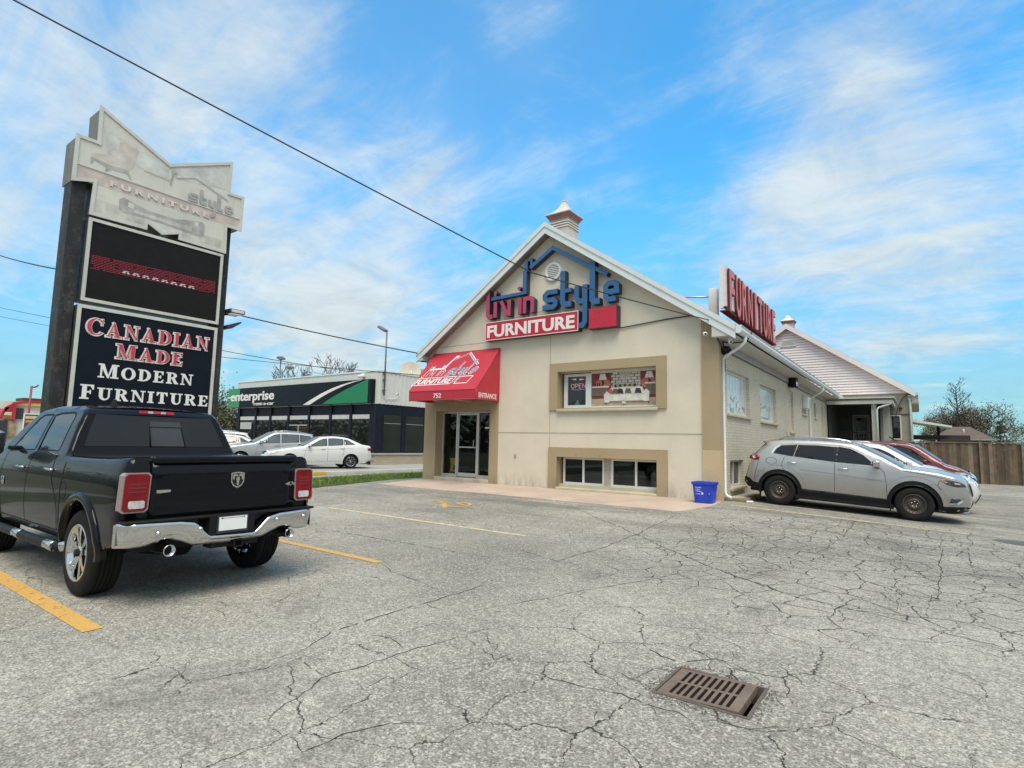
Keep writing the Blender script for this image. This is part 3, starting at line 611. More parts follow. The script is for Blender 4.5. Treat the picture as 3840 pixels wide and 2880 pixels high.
def brickmat(name, col, mortar, w_=0.21, h_=0.075, axis='y'):
    m, t, bb = new_mat(name); g_ = nd(t, 'ShaderNodeTexCoord').outputs['Object']; sp = nd(t, 'ShaderNodeSeparateXYZ'); link(t, g_, sp.inputs[0]); cb = nd(t, 'ShaderNodeCombineXYZ')
    link(t, sp.outputs[1 if axis == 'y' else 0], cb.inputs[0]); link(t, sp.outputs[2], cb.inputs[1])
    br = nd(t, 'ShaderNodeTexBrick'); br.inputs['Scale'].default_value = 1.0; br.inputs['Brick Width'].default_value = w_; br.inputs['Row Height'].default_value = h_; br.inputs['Mortar Size'].default_value = 0.006; br.inputs['Mortar Smooth'].default_value = 0.3
    br.inputs['Color1'].default_value = (*col, 1); br.inputs['Color2'].default_value = (*[c * 0.88 for c in col], 1); br.inputs['Mortar'].default_value = (*mortar, 1); link(t, cb.outputs[0], br.inputs['Vector'])
    n_ = tnoise(t, g_, 1.1, 7, 0.65)
    link(t, tmix(t, tramp(t, n_, 0.35, 0.75, 0, 0.35), br.outputs['Color'], (*[c * 0.7 for c in col],)), bb.inputs['Base Color']); bb.inputs['Roughness'].default_value = 0.85
    bn = nd(t, 'ShaderNodeBump'); bn.inputs['Strength'].default_value = 0.5; bn.inputs['Distance'].default_value = 0.01
    link(t, tmath(t, 'SUBTRACT', tmath(t, 'MULTIPLY', tnoise(t, g_, 40, 4), 0.3), br.outputs['Fac']), bn.inputs['Height']); link(t, bn.outputs[0], bb.inputs['Normal'])
    return m
BRICK = brickmat('painted_brick', (0.63, 0.575, 0.455), (0.40, 0.36, 0.29))
ROOFRED = M('rust_red_roof', (0.22, 0.07, 0.045), 0.8, var=0.25, vscale=2, bump=0.3, bscale=30)
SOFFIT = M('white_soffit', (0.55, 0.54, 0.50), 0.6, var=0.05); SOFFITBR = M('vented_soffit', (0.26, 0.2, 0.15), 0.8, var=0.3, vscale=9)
FASCIA = M('fascia_metal', (0.66, 0.71, 0.72), 0.35, var=0.05, streak=0.15, dirtcol=(0.35, 0.34, 0.3))
FASCIA2 = M('fascia_metal_lower', (0.68, 0.72, 0.73), 0.35, var=0.05, streak=0.1, dirtcol=(0.35, 0.34, 0.3))  # slightly paler metal for the lower fascia step
VINYL = M('white_vinyl', (0.68, 0.69, 0.67), 0.45, var=0.05, dirt=0.15, dirtcol=(0.4, 0.38, 0.33))
SILL = M('cream_sill', (0.5, 0.46, 0.34), 0.8, var=0.12, bump=0.2, dirt=0.3, dirtcol=(0.3, 0.27, 0.2))
ALUM = M('pale_aluminium', (0.56, 0.55, 0.52), 0.38, 0.3, var=0.1)
PANE = glass('shop_pane'); PANEDARK = glass('dark_pane', (0.25, 0.28, 0.28))
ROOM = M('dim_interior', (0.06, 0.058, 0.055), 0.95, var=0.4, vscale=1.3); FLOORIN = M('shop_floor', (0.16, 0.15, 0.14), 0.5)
JOINT = M('stucco_joint', (0.33, 0.285, 0.21), 0.95); JOINTLT = M('stucco_joint_edge', (0.62, 0.56, 0.45), 0.9)
FY = 14.5; ZB = 0.2; EZ = 4.55; RX = -9.15; SL = 0.684; RZ = 8.43
def roof_z(x, off=0.0): return RZ - SL * abs(x - RX) - off
shop = root('furniture_shop', (-9.15, 14.5, 0.27), 'cream stucco gabled furniture shop with tan window surrounds', 'shop building')
XL, XR = -14.24, -4.10
wallpoly = [(XL, ZB), (XR + 0.04, ZB), (XR + 0.04, roof_z(XR + 0.04, 0.15)), (RX, RZ - 0.15), (XL, roof_z(XL, 0.15))]
ent = [(-13.735, 0.30), (-11.35, 0.30), (-11.35, 2.645), (-13.735, 2.645)]
win1 = [(-8.81, 2.63), (-5.705, 2.63), (-5.705, 3.76), (-8.81, 3.76)]; win2 = [(-8.80, 0.34), (-5.70, 0.34), (-5.70, 1.223), (-8.80, 1.223)]
def holed_wall(name, poly, holes, fn, depth, mats, parent, h=0.6):
    V_, F_ = region(poly, holes, h=h); b_ = MB(); b_.add([fn(u, v, 0) for u, v in V_], F_, 0)
    for hp in holes:
        for i in range(len(hp)):
            p, q = hp[i], hp[(i + 1) % len(hp)]; b_.quad(fn(*p, 0), fn(*q, 0), fn(*q, -depth), fn(*p, -depth), 1 if len(mats) > 1 else 0)
    return b_.build(name, mats, parent)
F0 = FRONT(FY)
b = MB(); V_, F_ = region(wallpoly, [ent, win1, win2], h=0.6); b.add([F0(u, v, 0) for u, v in V_], F_, 0)
for hp in (ent, win1, win2):
    for i in range(4): p, q = hp[i], hp[(i + 1) % 4]; b.quad(F0(*p, 0), F0(*q, 0), F0(*q, -0.4), F0(*p, -0.4), 1)
b.quad((XL, FY, 0), (XL, 36.5, 0), (XL, 36.5, 4.9), (XL, FY, 4.9), 0)                    # left wall
b.build('wall', [STUC, TAN], shop)
# control joints and seam in the stucco
b = MB()
def joint(line, wd=0.022): b.stroke(line, wd, F0, 0.001, 0.004, 0); b.stroke([(p[0] + 0.0, p[1] - wd * 0.9) for p in line] if line[0][1] == line[-1][1] else [(p[0] + wd * 0.9, p[1]) for p in line], wd * 0.7, F0, 0.0012, 0.0035, 1)
joint([(-11.02, 1.925), (-4.48, 1.925)]); joint([(-9.07, 1.51), (-9.07, 1.9)], 0.014); joint([(-9.075, 1.95), (-9.09, 4.9)], 0.014); joint([(-9.075, 0.25), (-9.07, 1.5)], 0.01); joint([(-9.02, 7.66), (-9.02, 8.05)], 0.012)
joint([(-13.9, 4.915), (-9.2, 4.915)], 0.014); b.stroke([(-11.2, 6.6), (-10.6, 6.1)], 0.012, F0, 0.001, 0.003, 0); b.stroke([(-7.55, 6.35), (-7.2, 6.72)], 0.012, F0, 0.001, 0.003, 0); b.stroke([(-9.3, 5.72), (-10.5, 5.62)], 0.01, F0, 0.001, 0.003, 0)
b.build('wall_joint', [JOINT, JOINTLT], shop)
# tan surrounds
def ring(outer, inner, d0, d1, name):
    V_, F_ = region(outer, [inner] if inner else [], h=0.5); b_ = MB(); b_.add([F0(u, v, d1) for u, v in V_], F_, 0)
    for lp in [outer] + ([inner] if inner else []):
        for i in range(len(lp)): p, q = lp[i], lp[(i + 1) % len(lp)]; b_.quad(F0(*p, d0), F0(*q, d0), F0(*q, d1), F0(*p, d1))
    return b_.build(name, TAN, shop)
ring([(-9.075, 2.605), (-8.815, 2.605), (-8.815, 2.64), (-5.70, 2.64), (-5.70, 2.605), (-5.425, 2.605), (-5.425, 4.017), (-9.075, 4.017)], [(-8.80, 2.66), (-5.71, 2.66), (-5.71, 3.755), (-8.80, 3.755)], -0.01, 0.055, 'window_surround')
ring([(-9.088, 0.2), (-5.412, 0.2), (-5.412, 1.505), (-9.088, 1.505)], [(-8.80, 0.335), (-5.70, 0.335), (-5.70, 1.223), (-8.80, 1.223)], -0.01, 0.055, 'window_surround')
V_, F_ = region([(-14.29, 0.2), (-13.735, 0.2), (-13.735, 2.645), (-11.35, 2.645), (-11.35, 0.2), (-11.02, 0.2), (-11.02, 4.66), (-13.88, 4.66), (-13.88, 4.9), (-14.29, 4.64)], [], h=0.5)
b = MB(); b.add([F0(u, v, 0.05) for u, v in V_], F_); lp = [(-14.29, 0.2), (-13.735, 0.2), (-13.735, 2.645), (-11.35, 2.645), (-11.35, 0.2), (-11.02, 0.2), (-11.02, 4.66), (-13.88, 4.66), (-13.88, 4.9), (-14.29, 4.64)]
for i in range(len(lp)): p, q = lp[i], lp[(i + 1) % len(lp)]; b.quad(F0(*p, -0.005), F0(*q, -0.005), F0(*q, 0.05), F0(*p, 0.05))
b.box(-14.292, -14.243, 14.46, 15.2, 0.2, 4.6); b.build('entrance_surround', TAN, shop)
b = MB(); b.box(-4.485, -4.045, 14.445, 14.68, 1.53, 4.9); b.build('corner_pilaster', TAN, shop)
b = MB(); b.box(-4.485, -4.043, 14.443, 14.68, 0.2, 1.528); b.build('pilaster_foot', PATCH, shop)
# entrance: step, aluminium shopfront, door
b = MB().rbox(-13.73, -11.352, 14.42, 14.9, 0.2, 0.40, 0.02); b.build('doorstep', M('worn_step', (0.42, 0.38, 0.3), 0.9, var=0.2, bump=0.4, bscale=40, dirt=0.5, dirtcol=(0.2, 0.17, 0.13)), shop)
DY = 14.84
fr = MB()
for x0, x1, z0_, z1_ in ((-13.735, -13.69, 0.40, 2.64), (-11.40, -11.35, 0.40, 2.64), (-13.085, -13.025, 0.40, 2.64), (-12.14, -12.075, 0.40, 2.64), (-13.69, -13.085, 2.585, 2.64), (-13.025, -12.14, 2.585, 2.64), (-12.075, -11.40, 2.585, 2.64), (-13.69, -13.085, 0.40, 0.50), (-12.075, -11.40, 0.40, 0.50)):
    fr.box(x0, x1, DY - 0.04, DY + 0.05, z0_, z1_)
shopfront = fr.build('entrance_frame', ALUM, shop)
b = MB().quad((-13.69, DY, 0.5), (-13.085, DY, 0.5), (-13.085, DY, 2.585), (-13.69, DY, 2.585)).quad((-12.075, DY, 0.5), (-11.40, DY, 0.5), (-11.40, DY, 2.585), (-12.075, DY, 2.585)); b.build('side_pane', PANE, shopfront)
b = MB(); dx0, dx1 = -13.02, -12.145
for q in ((dx0, dx0 + 0.05, 0.42, 2.58), (dx1 - 0.05, dx1, 0.42, 2.58), (dx0 + 0.05, dx1 - 0.05, 0.42, 0.55), (dx0 + 0.05, dx1 - 0.05, 2.52, 2.58), (dx0 + 0.05, dx1 - 0.05, 1.40, 1.44)): b.box(q[0], q[1], DY - 0.025, DY + 0.02, q[2], q[3])
door = b.build('door', ALUM, shop)
b = MB().quad((dx0 + 0.05, DY + 0.001, 0.55), (dx1 - 0.05, DY + 0.001, 0.55), (dx1 - 0.05, DY + 0.001, 2.52), (dx0 + 0.05, DY + 0.001, 2.52)); b.build('pane', PANE, door)
b = MB().tube([(-12.26, DY - 0.03, 1.66), (-12.26, DY - 0.09, 1.66), (-12.26, DY - 0.09, 1.42), (-12.26, DY - 0.03, 1.42)], 0.013); b.build('handle', ALUM, door)
b = MB().box(-11.62, -11.42, DY - 0.012, DY - 0.006, 1.82, 2.10, 0).box(-11.58, -11.46, DY - 0.016, DY - 0.011, 1.88, 2.04, 1).box(-11.84, -11.66, DY - 0.011, DY - 0.006, 2.06, 2.11, 0); b.build('notice', [PLATE, M('notice_grey', (0.3, 0.3, 0.31), 0.6)], shopfront)
b = MB().box(-13.9, -11.2, 14.9, 17.4, 0.36, 0.398, 1); b.quad((-13.9, 17.4, 0.4), (-11.2, 17.4, 0.4), (-11.2, 17.4, 2.9), (-13.9, 17.4, 2.9)); b.quad((-13.9, 14.9, 0.4), (-13.9, 17.4, 0.4), (-13.9, 17.4, 2.9), (-13.9, 14.9, 2.9)); b.quad((-11.2, 14.9, 0.4), (-11.2, 14.9, 2.9), (-11.2, 17.4, 2.9), (-11.2, 17.4, 0.4)); b.quad((-13.9, 14.9, 2.9), (-13.9, 17.4, 2.9), (-11.2, 17.4, 2.9), (-11.2, 14.9, 2.9))
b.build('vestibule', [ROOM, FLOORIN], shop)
b = MB().stroke([(-11.95, 0.95), (-11.45, 0.7)], 0.03, FRONT(15.2), 0, 0.03).box(-12.0, -11.4, 15.1, 15.5, 0.62, 0.66); b.build('stair_rail', M('stair_grey', (0.2, 0.21, 0.23), 0.5), shop)
# upper window: left light with open sign, right light filled by a printed poster
def frame_rects(name, rects, y0, y1, mat, parent):
    b_ = MB()
    for (x0, x1, z0_, z1_) in rects: b_.box(x0, x1, y0, y1, z0_, z1_)
    return b_.build(name, mat, parent)
WY = 14.72
w1 = frame_rects('window', ((-8.72, -8.60, 2.64, 3.70), (-7.98, -7.80, 2.64, 3.70), (-8.60, -7.98, 2.64, 2.76), (-8.60, -7.98, 3.62, 3.70), (-7.80, -5.65, 2.64, 2.72), (-7.80, -5.65, 3.68, 3.73), (-5.70, -5.65, 2.72, 3.68), (-8.80, -5.65, 3.7301, 3.80)), WY, WY + 0.07, VINYL, shop)
b = MB().rbox(-8.81, -5.66, 14.40, 14.74, 2.55, 2.632, 0.012); b.build('sill', SILL, w1)
b = MB().quad((-8.60, WY + 0.03, 2.76), (-7.98, WY + 0.03, 2.76), (-7.98, WY + 0.03, 3.62), (-8.60, WY + 0.03, 3.62)); b.build('pane', PANE, w1)
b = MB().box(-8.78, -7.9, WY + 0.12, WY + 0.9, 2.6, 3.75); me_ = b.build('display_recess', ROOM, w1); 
NEON = M('neon_tube', (0.8, 0.42, 0.42), 0.4, emit=0.35); NEONB = M('neon_tube_blue', (0.3, 0.42, 0.7), 0.4, emit=0.25)
b = MB(); fw = FRONT(WY + 0.10)
for wd_, u in (('O', -8.52), ('P', -8.39), ('E', -8.26), ('N', -8.13)):
    if wd_ == 'O': b.stroke(arc(u + 0.045, 3.345, 0.05, 0.065, 0, 340, 14), 0.014, fw, 0, 0.012)
    if wd_ == 'P': b.stroke([(u, 3.28), (u, 3.41), (u + 0.06, 3.41), (u + 0.09, 3.385), (u + 0.09, 3.36), (u + 0.06, 3.34), (u, 3.34)], 0.014, fw, 0, 0.012)
    if wd_ == 'E': b.stroke([(u + 0.085, 3.28), (u, 3.28), (u, 3.41), (u + 0.085, 3.41)], 0.014, fw, 0, 0.012); b.stroke([(u, 3.345), (u + 0.07, 3.345)], 0.014, fw, 0, 0.013)
    if wd_ == 'N': b.stroke([(u, 3.28), (u, 3.41), (u + 0.09, 3.28), (u + 0.09, 3.41)], 0.014, fw, 0, 0.012)
b.stroke([(-8.53, 3.245), (-8.3, 3.225), (-8.02, 3.245)], 0.014, fw, 0, 0.012, 1); b.prism([(-8.53, 3.55), (-8.36, 3.58), (-8.36, 3.52)], fw, 0, 0.01); b.prism([(-8.24, 3.57), (-8.24, 3.51), (-8.07, 3.54)], fw, 0, 0.01)
b.build('open_sign', [NEON, NEONB], w1)
b = MB(); fw2 = FRONT(WY + 0.1)
b.prism([(-8.36, 2.77), (-8.23, 2.77), (-8.22, 2.83), (-8.37, 2.83)], fw2, 0, 0.05, 0); b.lathe([(0.001, 0.10), (0.04, 0.06), (0.035, 0)], (-8.3, WY + 0.09, 2.83), n=8, mi=1) 
b.build('flower_pot', [M('mint_pot', (0.25, 0.62, 0.55), 0.5), M('white_blooms', (0.7, 0.7, 0.66), 0.8, var=0.3, vscale=20)], w1)
# the printed poster: a white sofa between two lamp shelves
P_ = {'red': (0.24, 0.055, 0.05), 'white': (0.72, 0.70, 0.64), 'brick': (0.60, 0.56, 0.48), 'dark': (0.07, 0.05, 0.045), 'floor': (0.45, 0.34, 0.25), 'glow': (0.50, 0.16, 0.13), 'cushion': (0.17, 0.13, 0.11), 'pink': (0.5, 0.10, 0.13), 'gold': (0.4, 0.33, 0.18), 'mortar': (0.16, 0.13, 0.11), 'shadow': (0.5, 0.47, 0.40)}
pk = list(P_); pm = [M('print_' + k, P_[k], 0.5, var=0.18, vscale=7, spec=0.2) for k in pk]
b = MB(); pf = FRONT(WY + 0.035); lay = [0]
def pr(pts, c): lay[0] += 1; b.add([pf(u, v, lay[0] * 0.0004) for u, v in pts], (tuple(range(len(pts))),), pk.index(c))
def rc(x0, x1, z0_, z1_, c): pr([(x0, z0_), (x1, z0_), (x1, z1_), (x0, z1_)], c)
X0, X1, Z0, Z1 = -7.80, -5.65, 2.72, 3.68; W_ = X1 - X0; Hh = Z1 - Z0
U = lambda u: X0 + u * W_; Vv = lambda v: Z0 + v * Hh
rc(X0, X1, Z0, Z1, 'red'); rc(U(0), U(1), Vv(0), Vv(0.22), 'floor'); rc(U(0.29), U(0.71), Vv(0.5), Vv(1), 'mortar')
for j in range(6):
    for i in range(5):
        u0 = 0.292 + i * 0.09 + (0.045 if j % 2 else 0) - 0.02; u1 = u0 + rng.uniform(0.07, 0.085); v0 = 0.52 + j * 0.083
        u0, u1 = max(u0, 0.292), min(u1, 0.708)
        if u1 > u0: rc(U(u0), U(u1), Vv(v0), Vv(min(0.998, v0 + 0.068)), 'brick')
rc(U(0.42), U(0.56), Vv(0.84), Vv(0.99), 'shadow')
for cxp in (0.17, 0.83):
    pr([(U(cxp + 0.12 * math.cos(a)), Vv(0.66 + 0.17 * math.sin(a))) for a in np.linspace(0, 6.28, 18)[:-1]], 'glow'); pr([(U(cxp - 0.06), Vv(0.80)), (U(cxp + 0.06), Vv(0.80)), (U(cxp + 0.035), Vv(0.98)), (U(cxp - 0.035), Vv(0.98))], 'white')
    pr([(U(cxp + 0.02 * math.cos(a) * (1 + 0.5 * math.cos(3 * a))), Vv(0.70 + 0.09 * math.sin(a))) for a in np.linspace(0, 6.28, 14)[:-1]], 'dark')
rc(U(0.01), U(0.26), Vv(0.56), Vv(0.60), 'white'); rc(U(0.77), U(0.99), Vv(0.62), Vv(0.66), 'white'); rc(U(0.0), U(0.24), Vv(0.3), Vv(0.555), 'cushion'); rc(U(0.78), U(1.0), Vv(0.3), Vv(0.615), 'cushion')
for u in (0.05, 0.08, 0.11, 0.9, 0.93, 0.96): rc(U(u), U(u + 0.02), Vv(0.605 if u < 0.5 else 0.665), Vv(0.70 if u < 0.5 else 0.78), 'dark' if u < 0.5 else 'pink')
for k in range(9): pr([(U(0.36 + k * 0.034 + 0.022 * math.cos(a)), Vv(0.60 + 0.045 * math.sin(a))) for a in np.linspace(0, 6.28, 8)[:-1]], 'gold' if k % 2 else 'dark')
pr([(U(0.26), Vv(0.35)), (U(0.28), Vv(0.52)), (U(0.5), Vv(0.56)), (U(0.74), Vv(0.54)), (U(0.77), Vv(0.36)), (U(0.77), Vv(0.14)), (U(0.26), Vv(0.14))], 'white')
for cxp, c in ((0.28, 'pink'), (0.36, 'cushion'), (0.43, 'dark'), (0.54, 'cushion'), (0.68, 'dark')): pr([(U(cxp - 0.05), Vv(0.36)), (U(cxp + 0.05), Vv(0.35)), (U(cxp + 0.03), Vv(0.50)), (U(cxp - 0.03), Vv(0.51))], c)
rc(U(0.27), U(0.76), Vv(0.33), Vv(0.345), 'shadow'); rc(U(0.505), U(0.51), Vv(0.16), Vv(0.33), 'shadow'); rc(U(0.27), U(0.76), Vv(0.13), Vv(0.15), 'shadow')
pr([(U(0.20), Vv(0.1)), (U(0.19), Vv(0.34)), (U(0.235), Vv(0.44)), (U(0.275), Vv(0.36)), (U(0.27), Vv(0.1))], 'white'); pr([(U(0.755), Vv(0.12)), (U(0.75), Vv(0.40)), (U(0.79), Vv(0.48)), (U(0.835), Vv(0.40)), (U(0.83), Vv(0.12))], 'white')
for k in range(7): pr([(U(0.47 + 0.012 * (k % 4) + 0.018 * math.cos(a)), Vv(0.08 + 0.03 * (k % 3) + 0.03 * math.sin(a))) for a in np.linspace(0, 6.28, 7)[:-1]], 'shadow' if k % 2 else 'white')
rc(U(0.21), U(0.22), Vv(0.04), Vv(0.1), 'dark'); rc(U(0.82), U(0.83), Vv(0.05), Vv(0.12), 'dark')
b.build('poster', pm, w1)
# lower window: two pairs of lights
w2 = frame_rects('window', tuple((x0, x1, z0_, z1_) for x0, x1, z0_, z1_ in ((-8.72, -8.66, 0.43, 1.21), (-8.07, -8.01, 0.43, 1.21), (-7.42, -7.36, 0.43, 1.21), (-8.66, -8.07, 0.43, 0.49), (-8.01, -7.42, 0.43, 0.49), (-8.66, -8.07, 1.16, 1.21), (-8.01, -7.42, 1.16, 1.21),
    (-7.16, -7.09, 0.43, 1.21), (-6.43, -6.37, 0.43, 1.21), (-7.09, -6.43, 0.43, 0.49), (-6.37, -5.65, 0.43, 0.49), (-7.09, -6.43, 1.16, 1.21), (-6.37, -5.65, 1.16, 1.21), (-5.70, -5.65, 0.49, 1.16))), WY, WY + 0.06, VINYL, shop)
b = MB().box(-7.36, -7.16, WY - 0.02, WY + 0.05, 0.43, 1.22); b.build('mullion_board', M('weathered_board', (0.4, 0.37, 0.33), 0.9, dirt=0.6, dirtcol=(0.18, 0.14, 0.13), vscale=6, streak=0.5), w2)
b = MB().box(-8.80, -5.66, 14.62, 14.8, 0.30, 0.43).rbox(-8.79, -5.70, 14.38, 14.64, 0.27, 0.345, 0.012); b.build('sill', SILL, w2)
b = MB()
for x0, x1 in ((-8.66, -8.07), (-8.01, -7.42), (-7.09, -6.43), (-6.37, -5.70)): b.quad((x0, WY + 0.03, 0.49), (x1, WY + 0.03, 0.49), (x1, WY + 0.03, 1.16), (x0, WY + 0.03, 1.16))
b.build('pane', PANE, w2)
b = MB(); b.quad((-8.9, 16.6, 0.3), (-5.5, 16.6, 0.3), (-5.5, 16.6, 1.5), (-8.9, 16.6, 1.5)); b.quad((-8.9, 14.9, 0.35), (-5.5, 14.9, 0.35), (-5.5, 16.6, 0.35), (-8.9, 16.6, 0.35), 1); b.quad((-8.9, 14.9, 1.4), (-8.9, 16.6, 1.4), (-5.5, 16.6, 1.4), (-5.5, 14.9, 1.4), 0)
b.quad((-8.9, 14.9, 0.3), (-8.9, 16.6, 0.3), (-8.9, 16.6, 1.5), (-8.9, 14.9, 1.5)); b.quad((-5.5, 14.9, 0.3), (-5.5, 14.9, 1.5), (-5.5, 16.6, 1.5), (-5.5, 16.6, 0.3))
b.box(-8.4, -7.6, 15.5, 16.1, 0.35, 0.8, 2); b.rbox(-7.4, -6.4, 15.4, 16.2, 0.35, 0.75, 0.08, mi=2); b.rbox(-6.2, -5.7, 15.2, 15.8, 0.35, 0.9, 0.1, mi=3)
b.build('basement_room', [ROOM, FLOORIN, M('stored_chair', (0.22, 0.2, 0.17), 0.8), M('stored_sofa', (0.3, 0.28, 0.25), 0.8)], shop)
# small outlet box
b = MB().rbox(-10.365, -10.285, 14.46, 14.499, 1.165, 1.275, 0.01); b.build('outlet_box', M('outlet_grey', (0.4, 0.38, 0.34), 0.6), shop)
# round gable vent
b = MB(); b.lathe([(0.30, 0.0), (0.30, 0.05), (0.275, 0.065), (0.215, 0.06), (0.205, 0.03)], (-9.02, 14.5, 6.9), (0, -1, 0), 36); vent = b.build('gable_vent', VINYL, shop)
b = MB()
for k in range(7):
    zz = 6.9 - 0.17 + k * 0.057; hw_ = math.sqrt(max(0.001, 0.207 ** 2 - (zz - 6.9) ** 2)); b.box(-9.02 - hw_, -9.02 + hw_, 14.455, 14.47, zz - 0.017, zz + 0.014, 0)
b.lathe([(0.001, 0), (0.207, 0)], (-9.02, 14.485, 6.9), (0, -1, 0), 24, 1); b.build('louvre', [VINYL, M('vent_shadow', (0.12, 0.11, 0.1), 0.9)], vent)
# roof: slabs, fascia, soffits, gutter
RY0, RY1 = 14.18, 36.4
b = MB()
for sgn, xe in ((-1, -14.52), (1, -3.56)):
    b.prism([(RX, RZ), (xe, roof_z(xe)), (xe, roof_z(xe, 0.09)), (RX, RZ - 0.09)], lambda u, v, d: (u, RY0 + d, v), 0, RY1 - RY0)
roof = b.build('roof', ROOFRED, shop)
b = MB(); d_ = 0.03
for sgn, xe in ((-1, -14.53), (1, -3.57)):
    yv = lambda u, v, d: (u, RY0 - d, v)
    b.prism([(RX, RZ - 0.005), (xe, roof_z(xe, 0.005)), (xe, roof_z(xe, 0.15)), (RX, RZ - 0.15)], yv, -0.02, 0.05, 0)
    b.prism([(RX, RZ - 0.15), (xe, roof_z(xe, 0.15)), (xe, roof_z(xe, 0.36)), (RX, RZ - 0.36)], yv, -0.02, 0.025, 1)
b.build('fascia', [FASCIA, FASCIA2], roof)
b = MB()
for sgn, xe in ((-1, -14.3), (1, -4.0)):
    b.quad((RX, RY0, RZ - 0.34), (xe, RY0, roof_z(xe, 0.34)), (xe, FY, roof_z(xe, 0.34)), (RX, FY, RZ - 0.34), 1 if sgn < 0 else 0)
b.box(-4.12, -3.58, 14.2, RY1, 4.34, 4.365, 0); b.box(-14.5, -14.25, 14.2, RY1, 4.44, 4.465, 0)
b.box(-4.14, -3.585, 14.175, 14.2, 4.35, 4.68, 0); b.box(-14.52, -14.24, 14.17, 14.5, 4.44, 4.75, 0)
b.build('soffit', [SOFFIT, SOFFITBR], roof)
b = MB().box(-4.115, -4.06, 14.69, 36.0, 4.14, 4.34); b.build('frieze_board', M('grey_frieze', (0.36, 0.36, 0.34), 0.6, dirt=0.3, vscale=2), shop)
b = MB().box(-4.07, -4.055, 14.69, 36.0, 4.115, 4.14); b.build('conduit', DARKTEXT, shop)
b = MB()
prof = [(-3.56, 4.40), (-3.50, 4.38), (-3.44, 4.40), (-3.41, 4.46), (-3.43, 4.53), (-3.40, 4.56), (-3.42, 4.58), (-3.56, 4.58)]
b.prism(prof, lambda u, v, d: (u, 14.15 + d, v), 0, RY1 - 14.15 + 0.1); b.build('gutter', FASCIA, roof)
def downspout(y, zb, nm='downspout'):
    b_ = MB(); b_.tube([(-3.48, y, 4.40), (-3.48, y, 4.26), (-3.60, y, 4.14), (-3.98, y, 3.92), (-4.03, y, 3.84), (-4.03, y, zb + 0.12), (-3.98, y - 0.02, zb + 0.04), (-3.86, y - 0.04, zb)], 0.04, 8); b_.build(nm, WHITEMETAL, shop)
downspout(14.74, 0.36); downspout(28.6, 0.35)
# east wall with its openings
E0 = EAST(-4.10)
wl = lambda y0, y1, z0_, z1_: [(y0, z0_), (y1, z0_), (y1, z1_), (y0, z1_)]
wins = [wl(15.33, 17.74, 2.5, 3.68), wl(19.14, 21.57, 2.47, 3.65), wl(24.05, 24.9, 2.27, 3.87), wl(27.0, 28.05, 3.12, 3.88), wl(30.3, 30.95, 3.12, 3.83), wl(32.85, 33.42, 2.2, 3.86), wl(15.50, 16.86, 0.55, 1.265), wl(36.3, 37.2, 2.45, 3.6)]
V_, F_ = region([(14.68, 0.05), (39.5, 0.05), (39.5, 4.5), (14.68, 4.5)], wins, h=0.7)
b = MB(); b.add([E0(u, v, 0) for u, v in V_], F_)
for hp in wins:
    for i in range(4): p, q = hp[i], hp[(i + 1) % 4]; b.quad(E0(*p, 0), E0(*q, 0), E0(*q, -0.22), E0(*p, -0.22))
b.build('brick_wall', BRICK, shop)
PRINTW = M('print_pale', (0.66, 0.70, 0.70), 0.3, var=0.06, coat=0.4); PRINTG = M('print_grey', (0.2, 0.2, 0.2), 0.4, var=0.5, vscale=9, coat=0.4); PRINTM = M('print_mid', (0.42, 0.41, 0.38), 0.4, var=0.4, vscale=6, coat=0.4)
